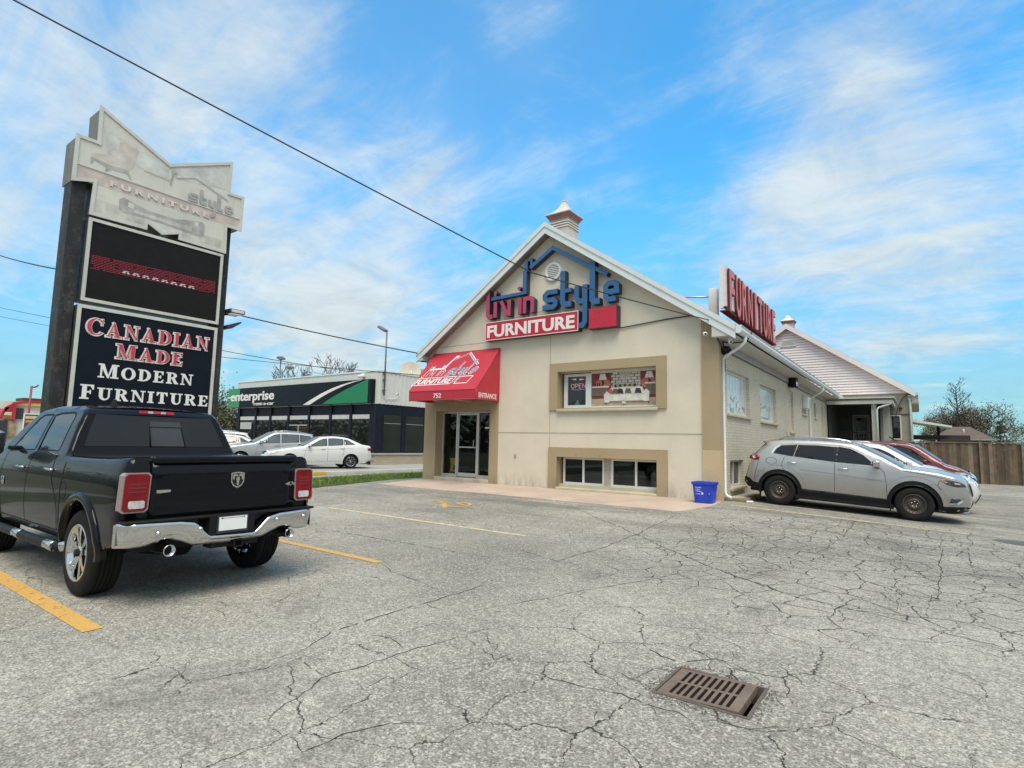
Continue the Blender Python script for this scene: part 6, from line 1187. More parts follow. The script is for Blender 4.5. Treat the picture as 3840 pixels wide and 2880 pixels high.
BARK = M('grey_bark', (0.10, 0.088, 0.075), 0.9, var=0.3, vscale=6); BARKD = M('dark_bark', (0.065, 0.055, 0.046), 0.9, var=0.3, vscale=6)
def leafmat(name, c1, c2):
    if name in MATS: return MATS[name]
    m, t, bb = new_mat(name); g_ = nd(t, 'ShaderNodeTexCoord').outputs['Object']; link(t, tmix(t, tramp(t, tnoise(t, g_, 2.2, 5), 0.32, 0.68), c1, c2), bb.inputs['Base Color']); bb.inputs['Roughness'].default_value = 0.7; return m
LBUD = leafmat('spring_buds', (0.10, 0.085, 0.065), (0.23, 0.195, 0.145)); LGRN = leafmat('spring_green', (0.075, 0.08, 0.035), (0.18, 0.175, 0.085)); LPINE = leafmat('pine_green', (0.02, 0.032, 0.016), (0.045, 0.06, 0.03)); LOLV = leafmat('olive_brush', (0.055, 0.058, 0.028), (0.12, 0.115, 0.06))
def grow(b_, p, d, L, r, depth, tips, spread=0.5, lift=0.12, taper=0.62, kids=(2, 3), rmin=0.006):
    segs = 3; pts = [p.copy()]; rr = [r]; q = p.copy(); dd = d.copy()
    for s in range(segs):
        dd = (dd + Vector(rng.normal(0, 0.13, 3)) + Vector((0, 0, lift * 0.3))).normalized(); q = q + dd * L / segs; pts.append(q.copy()); rr.append(max(rmin, r * (1 - 0.35 * (s + 1) / segs)))
    b_.tube(pts, rr, 5 if depth > 1 else 4, cap=False); tips.append((q.copy(), depth))
    if depth <= 0: return
    for k in range(int(rng.integers(kids[0], kids[1] + 1))):
        ax = Vector(rng.normal(0, 1, 3)); ax = (ax - dd * ax.dot(dd)).normalized(); nd_ = (dd * (1 - spread * rng.uniform(0.4, 0.9)) + ax * spread * rng.uniform(0.7, 1.3) + Vector((0, 0, lift))).normalized()
        at = pts[int(rng.integers(2, segs + 1))]; grow(b_, at, nd_, L * rng.uniform(0.62, 0.85), rr[-1] * taper * rng.uniform(0.85, 1.1), depth - 1, tips, spread, lift, taper, kids, rmin)
def leaves(b_, tips, per, size, spread):
    for p, dep in tips:
        if dep > 2: continue
        for k in range(per):
            c = p + Vector(rng.normal(0, spread, 3)); a = Vector(rng.normal(0, 1, 3)).normalized(); u = a.orthogonal().normalized(); v = a.cross(u); s_ = size * rng.uniform(0.6, 1.4)
            b_.add((c - u * s_, c - v * s_ * 0.6, c + u * s_, c + v * s_ * 0.6), ((0, 1, 2, 3),))
def tree(name, label, x, y, z, h, trunk_h, r, depth, leafm=None, per=0, size=0.1, lspread=0.3, bark=None, limbs=4, spread=0.5, lift=0.12, grp=None, L=None, cat='tree', rmin=0.02):
    o_ = root(name, (x, y, z), label, cat, grp); b_ = MB(); tips = []; p = Vector((x, y, z)); top = Vector((x + rng.normal(0, 0.1), y, z + trunk_h)); b_.tube([p, p.lerp(top, 0.5) + Vector((rng.normal(0, 0.05), 0, 0)), top], [r * 1.2, r, r * 0.85], 8, cap=False); b_.build('trunk', bark or BARK, o_)
    b_ = MB(); L0 = L or (h - trunk_h) * 0.42
    for k in range(limbs):
        a = 6.283 * k / limbs + rng.uniform(-0.4, 0.4); d_ = Vector((math.cos(a) * spread * 1.1, math.sin(a) * spread * 1.1, 1)).normalized(); grow(b_, top - Vector((0, 0, rng.uniform(0, 0.25) * trunk_h)), d_, L0 * rng.uniform(0.8, 1.15), r * 0.55, depth, tips, spread, lift, 0.62, (2, 3), rmin)
    if leafm and per:
        b_.build('limbs', bark or BARK, o_); lb = MB(); leaves(lb, tips, per, size, lspread); lb.build('crown', leafm, o_)
    else: b_.build('crown', bark or BARK, o_)
    return o_
# tall bare tree: straight leader with ascending side branches
o = root('bare_tree', (3.1, 72, 0), 'tall bare tree with straight trunk behind the brown roofed house', 'tree')
b = MB().tube([(3.12, 72, 0), (3.1, 72, 3), (3.08, 72, 6), (3.05, 72, 8.2)], [0.13, 0.10, 0.07, 0.03], 7); b.build('trunk', BARKD, o)
b = MB(); tips = []
for k in range(26):
    zz = 4.9 + 3.6 * (k / 26) ** 1.0; sd = 1 if k % 2 else -1; d_ = Vector((sd * rng.uniform(0.5, 1.0), rng.normal(0, 0.5), rng.uniform(0.6, 1.1))).normalized(); grow(b, Vector((3.08, 72, zz)), d_, (1.35 - 0.8 * (k / 26)) * rng.uniform(0.6, 0.85), 0.035, 2, tips, 0.4, 0.12, 0.7, (2, 3), 0.014)
b.build('crown', BARKD, o)
tree('budding_tree', 'broad brown budding tree to the right behind the brown roofed house', 4.6, 74, 0, 6.6, 2.2, 0.14, 4, LBUD, 7, 0.07, 0.26, BARKD, 14, 0.72, 0.14, L=1.9, rmin=0.025)
tree('budding_tree', 'twiggy budding tree left of the tall bare trunk', 2.2, 78, 0, 6.4, 2.0, 0.13, 4, LBUD, 7, 0.07, 0.26, BARKD, 13, 0.72, 0.14, L=1.8, rmin=0.025)
tree('thin_tree', 'thin pale twiggy tree at the far right over the fence', 7.3, 80, 0, 6.2, 2.6, 0.08, 4, None, 0, 0.1, 0.3, BARK, 5, 0.6, 0.1, L=1.3, rmin=0.014)
o = root('pine_tree', (6.2, 72, 0), 'dark layered pine at the right end of the tree group', 'tree')
b = MB().tube([(6.2, 72, 0), (6.2, 72, 4.3)], [0.09, 0.03], 6); b.build('trunk', BARKD, o)
b = MB()
for k in range(1500):
    zz = rng.uniform(2.2, 4.6); rad = 0.12 + (4.7 - zz) * 0.26; lay_ = round(zz * 2.2) / 2.2; c = Vector((6.2 + rng.normal(0, rad * 0.55), 72 + rng.normal(0, rad * 0.55), lay_ + rng.normal(0, 0.09))); a = Vector(rng.normal(0, 1, 3)).normalized(); u = a.orthogonal().normalized(); v = a.cross(u); s_ = 0.075; b.add((c - u * s_, c - v * s_ * 0.4, c + u * s_, c + v * s_ * 0.4), ((0, 1, 2, 3),))
b.build('crown', LPINE, o)
def bush(name, label, x, y, z, rx, rz, n, mat, size=0.09, grp=None, cat='shrub'):
    o_ = root(name, (x, y, z), label, cat, grp); b_ = MB()
    for k in range(7): a = rng.uniform(0, 6.28); b_.tube([(x, y, z), (x + math.cos(a) * rx * 0.3, y + math.sin(a) * rx * 0.3, z + rz * 0.8), (x + math.cos(a) * rx * 0.7, y + math.sin(a) * rx * 0.7, z + rz * 1.5)], [0.04, 0.03, 0.012], 4)
    b_.build('stem', BARKD, o_); b_ = MB(); cl = [(rng.normal(0, 0.45), rng.normal(0, 0.45), rng.uniform(0.25, 1.7), rng.uniform(0.18, 0.45)) for _ in range(16)]
    for k in range(n):
        c0 = cl[int(rng.integers(0, len(cl)))]; c = Vector((x + (c0[0] + rng.normal(0, c0[3])) * rx, y + (c0[1] + rng.normal(0, c0[3])) * rx, z + max(0.05, c0[2] + rng.normal(0, c0[3])) * rz)); a = Vector(rng.normal(0, 1, 3)).normalized(); u = a.orthogonal().normalized(); v = a.cross(u); s_ = size * rng.uniform(0.6, 1.4); b_.add((c - u * s_, c - v * s_ * 0.6, c + u * s_, c + v * s_ * 0.6), ((0, 1, 2, 3),))
    b_.build('foliage', mat, o_)
bush('olive_shrub', 'yellow green shrub seen under the patio cover', 0.7, 66, 0.2, 0.75, 2.0, 1500, LGRN, 0.07); bush('olive_shrub', 'brown green shrub right of the brown roofed house', 5.6, 68, 0, 0.9, 1.4, 1600, LOLV, 0.07); bush('olive_shrub', 'low green shrub at the right edge behind the fence', 8.0, 70, 0, 0.9, 1.7, 1500, LGRN, 0.07)
bush('hedge_shrub', 'low brush right of the pine behind the fence', 7.0, 70, 0, 0.8, 1.25, 1200, LOLV, 0.07)
# trees left of and behind the rental office
bush('hedge_shrub', 'olive shrub beside the left end of the rental office', -42.5, 22.5, 0.1, 1.3, 2.0, 4200, LOLV, 0.10); bush('hedge_shrub', 'taller olive shrub half hidden behind the pylon sign', -45.5, 21.8, 0.1, 1.4, 2.3, 4200, LOLV, 0.10)
tree('bare_tree', 'thin bare tree behind the shrubs left of the rental office', -46.0, 24.5, 0, 6.3, 1.8, 0.08, 4, None, bark=BARK, limbs=6, spread=0.5, L=1.3)
for i, (x, y, h) in enumerate(((-51.0, 33.0, 9.6), (-48.3, 33.5, 9.9), (-45.3, 34, 9.5))):
    tree('bare_tree', ('pale bare tree top showing just right of the lamp poles over the office roof', 'pale bare tree top in the middle of three over the office roof', 'pale bare tree top farthest from the lamp poles over the office roof')[i], x, y, 0, h, 5.4, 0.12, 4, None, bark=M('pale_bark', (0.16, 0.145, 0.13), 0.9), limbs=6, spread=0.5, L=1.6, grp='bare trees behind the rental office')
tree('bare_tree', 'bare spreading tree behind the burger restaurant', -68, 13.0, 0, 6.2, 1.6, 0.14, 4, None, bark=BARK, limbs=7, spread=0.65, lift=0.08, L=1.5)

# ------------------------------------------------------------------ wires
WIRE = M('black_cable', (0.02, 0.02, 0.022), 0.6)
def cable(name, label, pts, r, sag=0.0, n=24, grp='overhead cables'):
    P = []
    for a, c in zip(pts[:-1], pts[1:]):
        a, c = Vector(a), Vector(c)
        for i in range(n): t_ = i / n; P.append(a.lerp(c, t_) - Vector((0, 0, sag * 4 * t_ * (1 - t_))))
    P.append(Vector(pts[-1])); b_ = MB().tube(P, r, 5); o_ = b_.build(name, WIRE); tag(o_, label, 'cable', grp); return o_
def along(px, py, t): v = MC @ Vector(((px * 1.736 - 1920) / 2113.34, 1.0, -(py * 1.736 - 1440) / 2113.34)); return (v.x * t, v.y * t, H + v.z * t)
cable('power_cable', 'black service cable crossing the sky to the right gable corner', [(-4.2, 14.15, 4.78), (-6.9, 10.2, 5.4), along(30, 0, 8.2), along(-700, -400, 8.5)], 0.014, 0.02)
cable('power_cable', 'slack black cable from the pylon side to the left eave of the shop', [along(-60, 528, 26), along(133, 583, 15.5), (-14.45, 14.15, 4.72)], 0.02, 0.12)
cable('power_cable', 'thin upper cable passing toward the roof of the rental office', [along(-60, 652, 60), along(480, 757, 40), (-26.0, 22.6, 5.42)], 0.022, 0.08)
cable('power_cable', 'thin lower cable crossing in front of the rental sign', [along(-60, 672, 50), along(485, 772, 35), (-14.3, 15.6, 4.0)], 0.016, 0.05)
cable('facade_cable', 'black cable stapled from the red sign panel to the right eave corner', [(-6.75, 14.47, 4.90), (-5.4, 14.47, 5.0), (-4.3, 14.46, 5.03), (-4.2, 14.3, 4.9)], 0.016, 0.0, 6, None)
b = MB().tube([(-4.2, 14.2, 4.8), (-4.14, 14.3, 4.55), (-4.0, 14.42, 4.2), (-3.95, 14.6, 4.05), (-4.02, 14.72, 4.3), (-3.9, 15.0, 4.3), (-3.5, 15.0, 4.3), (-3.4, 15.1, 4.55)], 0.018, 5).tube([(-4.2, 14.2, 4.75), (-4.1, 14.35, 4.4), (-3.98, 14.5, 4.15)], 0.014, 5); tag(b.build('eave_cable', WIRE), 'loose black cables looping under the right eave corner', 'cable')

# ------------------------------------------------------------------ small things
BIN = M('bin_blue', (0.018, 0.055, 0.52), 0.4, var=0.06, spec=0.5, bump=0.05, bscale=40)
bx, by, bz = -4.31, 14.02, gz(-4.31, 14.0) + 0.014; BIA = R(4)
bi = root('recycling_bin', (bx, by, bz), 'bright blue open recycling bin with white print by the shop corner', 'recycling bin')
b = MB(); h = 0.50
lev = [(0.205, 0.15, 0), (0.212, 0.155, 0.02), (0.25, 0.19, h - 0.07), (0.27, 0.21, h - 0.065), (0.275, 0.215, h - 0.01), (0.268, 0.208, h), (0.245, 0.185, h - 0.01), (0.2, 0.145, 0.03)]
def rr_(hx, hy, z_): return [(bx + sx * (hx - 0.03) + 0.03 * math.cos(a), by + sy * (hy - 0.03) + 0.03 * math.sin(a), bz + z_) for sx, sy, a0 in ((1, 1, 0), (-1, 1, 90), (-1, -1, 180), (1, -1, 270)) for a in (R(a0), R(a0 + 45), R(a0 + 90))]
rg = [rr_(*l) for l in lev]
for a, c in zip(rg[:-1], rg[1:]):
    for i in range(12): j = (i + 1) % 12; b.quad(a[i], a[j], c[j], c[i])
b.add(rg[0], (tuple(range(12))[::-1],)); b.add(rg[-1], (tuple(range(12)),))
for x_ in (-0.14, 0.0, 0.14): b.box(bx + x_ - 0.006, bx + x_ + 0.006, by - 0.19, by - 0.15, bz + 0.05, bz + h - 0.08) if x_ else None
b.build('tub', BIN, bi)
b = MB(); bf = lambda u, v, d: (bx + u, by - 0.158 - 0.080 * v - d, bz + v)
for k, (wd_, u0) in enumerate((('Recycling', -0.17), ('makes a', -0.17), ('difference', -0.17))): text('print', wd_, bf, u0, 0.355 - k * 0.045, 0.028, 0.14 if k != 1 else 0.11, WHITEPLAIN, bi, bold=0.02, depth=0.003)
b = MB().prism([(-0.17, 0.205), (-0.06, 0.205), (-0.06, 0.218), (-0.17, 0.218)], bf, 0, 0.003).prism([(-0.035, 0.20), (0.01, 0.20), (0.01, 0.25), (-0.035, 0.25)], bf, 0, 0.003).prism([(0.14, 0.215), (0.16, 0.215), (0.16, 0.24), (0.14, 0.24)], bf, 0, 0.003); b.build('print_mark', WHITEPLAIN, bi)
wf = root('wet_floor_sign', (-13.4, 15.0, 0.4), 'yellow folding wet floor sign inside the entrance glass', 'floor sign')
WYEL = M('safety_yellow', (0.72, 0.52, 0.02), 0.45)
MWF = Matrix.Translation((-13.42, 15.02, 0.42)) @ Matrix.Rotation(R(-12), 4, 'X') @ Matrix.Rotation(R(10), 4, 'Y')
b = MB().rbox(-0.15, 0.15, -0.012, 0.012, 0.0, 0.62, 0.01, mat=MWF).rbox(-0.07, 0.07, -0.014, 0.014, 0.57, 0.66, 0.01, mat=MWF); b.build('panel', WYEL, wf)
b = MB(); 
for q in ((-0.08, 0.08, 0.42, 0.5), (-0.05, 0.05, 0.2, 0.36), (-0.09, 0.09, 0.1, 0.14)): b.box(q[0], q[1], -0.018, -0.0125, q[2], q[3])
b.v = [tuple(MWF @ Vector(v)) for v in b.v]; b.build('warning_print', DARKTEXT, wf)
b = MB().rbox(-0.14, 0.14, 0.1, 0.12, 0.0, 0.6, 0.01, mat=Matrix.Translation((-13.42, 15.05, 0.42)) @ Matrix.Rotation(R(10), 4, 'X')); b.build('rear_panel', WYEL, wf)
for i, (x, y, z, lab) in enumerate(((-4.30, 14.12, 4.50, 'white security camera on the front fascia of the shop'), (-3.78, 14.45, 4.30, 'white security camera hung under the shop side soffit'))):
    so_ = root('security_camera', (x, y, z), lab, 'security camera'); b = MB().lathe([(0.001, -0.02), (0.04, -0.02), (0.045, 0.02), (0.045, 0.14), (0.03, 0.15)], (x, y, z - 0.06), (0.45, -0.85, -0.25), 14); b.build('camera_body', WHITEPLAIN, so_)
    b = MB().lathe([(0.001, 0), (0.05, 0.0), (0.05, 0.04), (0.02, 0.06), (0.02, 0.12)], (x - 0.01, y + 0.06, z - 0.06) if i == 0 else (x, y, z - 0.02), (0, 0, 1) if i else (0, 1, 0), 12); b.build('bracket', WHITEPLAIN, so_); b = MB().lathe([(0.001, 0.142), (0.028, 0.142)], (x, y, z - 0.06), (0.45, -0.85, -0.25), 12).lathe([(0.001, 0.153), (0.03, 0.152)], (x, y, z - 0.06), (0.45, -0.85, -0.25), 12); b.build('lens', DARKLENS, so_)
sl = root('wall_floodlight', (-4.0, 24.2, 4.2), 'black floodlight under the shop side eave', 'wall light'); b = MB().rbox(-4.06, -3.8, 23.8, 24.3, 3.98, 4.36, 0.03); b.build('housing', BLACK_PLASTIC, sl); b = MB().quad((-3.797, 23.85, 4.02), (-3.797, 24.25, 4.02), (-3.797, 24.25, 4.2), (-3.797, 23.85, 4.2)); b.build('lens', CLEARLENS, sl)
ml = root('meter_socket', (-4.0, 14.62, 4.1), 'black service head at the shop corner under the eave', 'service head'); b = MB().lathe([(0.001, 0), (0.14, 0.02), (0.16, 0.12), (0.10, 0.2), (0.001, 0.22)], (-3.98, 14.78, 3.98), (0, 0, 1), 14); b.build('hood', BLACK_PLASTIC, ml); b = MB().tube([(-4.04, 14.9, 3.55), (-4.04, 14.9, 4.0)], 0.03); b.build('pipe', DARKTEXT, ml)
# window-well timbers, litter, wheel stop
WOODP = M('old_timber', (0.24, 0.18, 0.11), 0.9, var=0.25, vscale=8, bump=0.3, bscale=40, dirt=0.5, dirtcol=(0.1, 0.07, 0.05))
def plank(x, y, L_, ang, lab): 
    z_ = gz(x, y); b_ = MB().rbox(-L_ / 2, L_ / 2, -0.05, 0.05, 0, 0.085, 0.008, mat=Matrix.Translation((x, y, z_)) @ Matrix.Rotation(R(ang), 4, 'Z')); tag(b_.build('timber', WOODP), lab, 'timber', 'timbers at the basement window')
plank(-3.82, 14.98, 0.62, 12, 'nearer weathered timber on the ground beside the shop corner'); plank(-3.62, 15.7, 1.1, 70, 'farther weathered timber below the basement side window')
b = MB().rbox(-4.1, -3.7, 15.3, 17.1, 0.2, 0.34, 0.03); tag(b.build('window_well', CONC), 'low concrete well under the basement side window', 'window well')
x_, y_ = -3.52, 15.02; b = MB().rbox(-0.085, 0.085, -0.04, 0.04, 0.002, 0.05, 0.02, 3, mat=Matrix.Translation((x_, y_, gz(x_, y_))) @ Matrix.Rotation(R(20), 4, 'Z')); tag(b.build('crumpled_cup', WHITEPLAIN), 'white crumpled paper cup on the asphalt behind the silver vehicle', 'litter')
b = MB(); b.prism([(-0.11, 0), (0.11, 0), (0.08, 0.13), (-0.08, 0.13)], lambda u, v, d: (-12.55 + u, 7.9 + d, gz(-12.5, 8) + v), -0.9, 0.9); tag(b.build('wheel_stop', CONC), 'pale concrete wheel stop half hidden by the pickup tail', 'wheel stop')

# trees and a low building across the road behind the viewer: they darken the reflections in glass and paint
b = MB()
for k in range(17000):
    s_ = rng.random()
    if s_ < 0.8: c = Vector((rng.uniform(-210, 45), -48 + rng.normal(0, 2.0), 0))
    else: c = Vector((44 + rng.normal(0, 2.0), rng.uniform(-45, 60), 0))
    top = 6.5 + 2.5 * math.sin(c.x * 0.35 + c.y * 0.5) + 1.5 * math.sin(c.x * 0.9 + c.y * 1.3); c.z = rng.uniform(0, max(1.5, top)); a = Vector(rng.normal(0, 1, 3)).normalized(); u = a.orthogonal().normalized(); v = a.cross(u); q = rng.uniform(0.25, 0.7)
    b.add((c - u * q, c - v * q * 0.7, c + u * q, c + v * q * 0.7), ((0, 1, 2, 3),))
o = b.build('distant_trees', LOLV); o['kind'] = 'stuff'; o['label'] = 'mass of olive trees across the road, seen only as reflections'
# ------------------------------------------------------------------ vehicles
def catmull(P, tags, h=0.07):
    """outline control points -> dense smooth points, keeping each segment's tag; a control point flagged '!' stays a sharp corner"""
    out = []; tg = []
    n = len(P)
    for i in range(n - 1):
        p1, p2 = np.array(P[i][:2], float), np.array(P[i + 1][:2], float)
        p0 = np.array(P[i - 1][:2], float) if i > 0 and not P[i][3] else 2 * p1 - p2
        p3 = np.array(P[i + 2][:2], float) if i + 2 < n and not P[i + 1][3] else 2 * p2 - p1
        L = np.hypot(*(p2 - p1)); k = max(1, int(math.ceil(L / h))); m1 = (p2 - p0) * 0.5; m2 = (p3 - p1) * 0.5
        m1 = m1 * min(1, L / max(1e-6, np.hypot(*m1))) ; m2 = m2 * min(1, L / max(1e-6, np.hypot(*m2)))
        for j in range(k):
            t = j / k; a = 2 * t ** 3 - 3 * t ** 2 + 1; b_ = t ** 3 - 2 * t ** 2 + t; c = -2 * t ** 3 + 3 * t ** 2; d = t ** 3 - t ** 2
            out.append(tuple(a * p1 + b_ * m1 + c * p2 + d * m2)); tg.append(P[i][2])
    out.append(tuple(P[-1][:2])); return out, tg
class Car:
    def __init__(s, name, label, cat, outline, bottom, arches, zprof, plan, body, fillet=0.07, h=0.09, group=None, bulge=None):
        s.root = root(name, (0, 0, 0), label, cat, group); s.ol, s.tags = catmull([(p[0], p[1], p[2], len(p) > 3) for p in outline], None); s.zp = zprof; s.pl = plan; s.fl = fillet; s.bodymat = body; s.h = h; s.arches = arches
        s.bulge = bulge or {}; s.OL = np.array(s.ol); s.bottom = bottom
    def hw(s, x, z):
        w_ = float(np.interp(z, [p[0] for p in s.zp], [p[1] for p in s.zp])) - float(np.interp(x, [p[0] for p in s.pl], [p[1] for p in s.pl]))
        d = float(segdist([(x, z)], s.ol)[0]); r = s.fl
        if d < r: w_ -= r - math.sqrt(max(0.0, r * r - (r - d) ** 2))
        return max(0.02, w_)
    def hwv(s, P):
        P = np.asarray(P, float); w_ = np.interp(P[:, 1], [p[0] for p in s.zp], [p[1] for p in s.zp]) - np.interp(P[:, 0], [p[0] for p in s.pl], [p[1] for p in s.pl]); d = segdist(P, s.ol); r = s.fl
        return np.maximum(0.02, w_ - np.where(d < r, r - np.sqrt(np.maximum(0, r * r - (r - np.minimum(d, r)) ** 2)), 0))
    def arch_bottom(s, b0):
        """bottom edge from front to rear with the wheel arches cut out"""
        pts = []
        for (xc, zc, r) in sorted(s.arches, key=lambda a: -a[0]):
            a0 = math.degrees(math.asin(max(-0.95, min(0.95, (b0 - zc) / r)))); pts += [(xc + r * math.cos(R(a)), zc + r * math.sin(R(a))) for a in np.linspace(a0, 180 - a0, 22)]
        return pts
    def body(s, windows, holes=(), strips=None, name='body', nx=12):
        bz = s.bottom; poly = list(s.ol) + [(x, z) for x, z in s.arch_bottom(bz)]
        s.poly = poly; ex = []
        O = s.OL
        for i in range(1, len(O) - 1):
            d = O[i + 1] - O[i - 1]; L = np.hypot(*d)
            if L < 1e-6: continue
            nrm = np.array([d[1], -d[0]]) / L
            for q in (0.18, 0.5, 1.0): ex.append(tuple(O[i] + nrm * s.fl * q))
        V_, F_ = region(poly, [w_ for w_ in windows], h=s.h, extra=ex); W_ = s.hwv(V_); b = MB()
        for sg in (1, -1): b.add([(v[0], sg * w_[0], v[1]) for v, w_ in zip(V_, W_[:, None])], F_ if sg < 0 else [f[::-1] for f in F_], 0, True)
        s.strip(b, strips or [], 0, nx); 
        # arch lips and floor
        for (xc, zc, r) in s.arches:
            for sg in (1, -1):
                A = [(xc + r * math.cos(R(a)), zc + r * math.sin(R(a))) for a in np.linspace(-15, 195, 26)]; A = [(x, max(z, bz)) for x, z in A]
                for p, q in zip(A[:-1], A[1:]):
                    y0, y1 = s.hw(*p), s.hw(*q); b.add([(p[0], sg * y0, p[1]), (q[0], sg * y1, q[1]), (q[0], sg * (y1 - 0.32), q[1]), (p[0], sg * (y0 - 0.32), p[1])], ((0, 1, 2, 3),), 1, True)
        x0 = min(p[0] for p in s.ol) + 0.12; x1 = max(p[0] for p in s.ol) - 0.12
        cut = sorted([x0, x1] + [v for xc, zc, r in s.arches for v in (xc - r, xc + r)])
        for i in range(len(cut) - 1):
            mid = any(abs((cut[i] + cut[i + 1]) / 2 - xc) < r for xc, zc, r in s.arches); hw_ = 0.55 if mid else 0.8 - max(0, float(np.interp((cut[i] + cut[i + 1]) / 2, [p[0] for p in s.pl], [p[1] for p in s.pl])))
            b.box(cut[i], cut[i + 1], -hw_, hw_, bz + 0.0, bz + (0.5 if mid else 0.12), 1)
        s.b = b.build(name, [s.bodymat, UNDER], s.root); return s.b
    def edge(s, tag_): return [i for i, t in enumerate(s.tags) if t == tag_]
    def strip(s, b, tags, mi, nx=12, t0=-1, t1=1, off=0.0, u=(0, 1)):
        for tg in tags:
            ids = s.edge(tg); pts = [s.ol[i] for i in ids] + [s.ol[ids[-1] + 1]]; n = len(pts); am, pw = s.bulge.get(tg, (0.02, 2))
            k0, k1 = int(round(u[0] * (n - 1))), int(round(u[1] * (n - 1))); rows = []
            for k in range(k0, k1 + 1):
                i = ids[0] + k; p = np.array(pts[k]); a = s.OL[max(0, i - 1)]; c = s.OL[min(len(s.OL) - 1, i + 1)]; d = c - a; d = d / max(1e-9, np.hypot(*d)); nr = np.array([-d[1], d[0]]); w_ = s.hw(*p); row = []
                for j in range(nx + 1):
                    t = t0 + (t1 - t0) * j / nx; o = am * (1 - abs(t) ** pw) + off; row.append((p[0] + nr[0] * o, t * w_, p[1] + nr[1] * o))
                rows.append(row)
            base = [v for r_ in rows for v in r_]; m = nx + 1
            b.add(base, [(i * m + j, (i + 1) * m + j, (i + 1) * m + j + 1, i * m + j + 1)[::-1] for i in range(len(rows) - 1) for j in range(nx)], mi, True)
    def part_strip(s, name, tag_, mat, t=(-1, 1), u=(0, 1), off=0.004, parent=None, nx=10):
        b = MB(); s.strip(b, [tag_], 0, nx, t[0], t[1], off, u); return b.build(name, mat, parent or s.root)
    def patch(s, name, poly, mat, off=0.006, sides=(1, -1), parent=None, holes=(), h=None, thick=0.0, joined=True):
        V_, F_ = region(poly, holes, h=h or s.h); W_ = s.hwv(V_); r_ = None; bs = MB()
        for sg in sides:
            b = bs if joined else MB()
            b.add([(v[0], sg * (w_ + off), v[1]) for v, w_ in zip(V_, W_)], F_ if sg < 0 else [f[::-1] for f in F_], 0, True)
            if thick:
                for lp in [poly] + list(holes):
                    lp = densify(lp, h or s.h); LW_ = s.hwv(lp)
                    for i in range(len(lp)):
                        j = (i + 1) % len(lp); b.add([(lp[i][0], sg * (LW_[i] + off), lp[i][1]), (lp[j][0], sg * (LW_[j] + off), lp[j][1]), (lp[j][0], sg * (LW_[j] + off - thick), lp[j][1]), (lp[i][0], sg * (LW_[i] + off - thick), lp[i][1])], ((0, 1, 2, 3),), 0)
            if not joined: r_ = b.build(name, mat, parent or s.root)
        return r_ if not joined else bs.build(name, mat, parent or s.root)
    def line(s, b, pts, wd, off=0.002, closed=False, sides=(1, -1), mi=0):
        pts = densify(pts, 0.08, closed); P = [Vector(p) for p in pts]; n = len(P)
        for sg in sides:
            L = []
            for i in range(n):
                a = P[i - 1] if (i or closed) else P[i]; c = P[(i + 1) % n] if (i < n - 1 or closed) else P[i]; d = (c - a).normalized(); nn = Vector((-d.y, d.x)) * wd / 2
                for q in (P[i] + nn, P[i] - nn): L.append((q.x, sg * (s.hw(P[i].x, P[i].y) + off), q.y))
            for i in range(n if closed else n - 1):
                j = (i + 1) % n; f = (2 * i, 2 * j, 2 * j + 1, 2 * i + 1); b.add([L[k] for k in f], ((0, 1, 2, 3),) if sg > 0 else ((3, 2, 1, 0),), mi)
    def seams(s, lines, wd=0.010, name='panel_gap'):
        for sg in (1, -1): b = MB(); [s.line(b, l, wd, 0.0025, sides=(sg,)) for l in lines]; b.build(name, UNDER, s.root)
    def trim(s, name, poly, wd, mat, off=0.006, sides=(1, -1), parent=None, closed=True):
        for sg in sides: b = MB(); s.line(b, poly, wd, off, closed, (sg,)); b.build(name, mat, parent or s.root)
    def wheel(s, x, z, r, y, wdt, style, rimr, rimmat):
        for sg in (1, -1):
            yo = sg * y; A = (0, sg, 0); c = Vector((x, yo, z)); hub = MB().lathe([(0.001, -0.06), (rimr * 0.75, -0.06), (rimr * 0.75, -0.10), (0.001, -0.10)], c, A, 20).build('wheel', UNDER, s.root)
            t = MB(); w2 = wdt; prof = [(rimr, -0.012), (rimr + 0.012, 0.0), (r * 0.80, 0.004), (r * 0.93, -0.006), (r * 0.985, -0.03), (r, -0.05)]; gr = [(r, -0.05)]
            for k in range(1, 5): q = -0.05 - (w2 - 0.1) * k / 5; gr += [(r, q + 0.008), (r - 0.010, q + 0.006), (r - 0.010, q - 0.006), (r, q - 0.008)]
            t.lathe(prof + gr + [(r, -w2 + 0.05), (r * 0.97, -w2 + 0.02), (r * 0.8, -w2), (rimr, -w2)], c, A, 40); t.build('tyre', RUBBER, hub)
            b = MB(); u = Vector((1, 0, 0)); v = Vector((0, 0, 1)) 
            P = lambda rr, a, d: c + (u * math.cos(a) + v * math.sin(a)) * rr + Vector((0, sg * d, 0))
            b.lathe([(rimr + 0.004, -0.004), (rimr - 0.004, 0.004), (rimr - 0.02, -0.004), (rimr - 0.03, -0.09), (rimr - 0.03, -w2 + 0.02)], c, A, 40)
            if style == 'steel':
                b.lathe([(rimr - 0.02, -0.02), (rimr * 0.80, -0.03), (rimr * 0.74, -0.05), (rimr * 0.60, -0.045), (rimr * 0.50, -0.02), (rimr * 0.32, -0.015), (rimr * 0.28, -0.035), (0.001, -0.035)], c, A, 40)
                n_ = 18
                for k in range(n_): a = 2 * math.pi * k / n_; cc = P(rimr * 0.865, a, -0.0265); b.lathe([(0.001, 0.004), (rimr * 0.065, 0.004)], cc, A, 10, 1)
                for k in range(5): a = 2 * math.pi * k / 5 + 0.3; b.lathe([(0.001, 0.022), (0.012, 0.02), (0.014, 0.0)], P(rimr * 0.25, a, -0.03), A, 8, 2)
            elif style == 'truck':
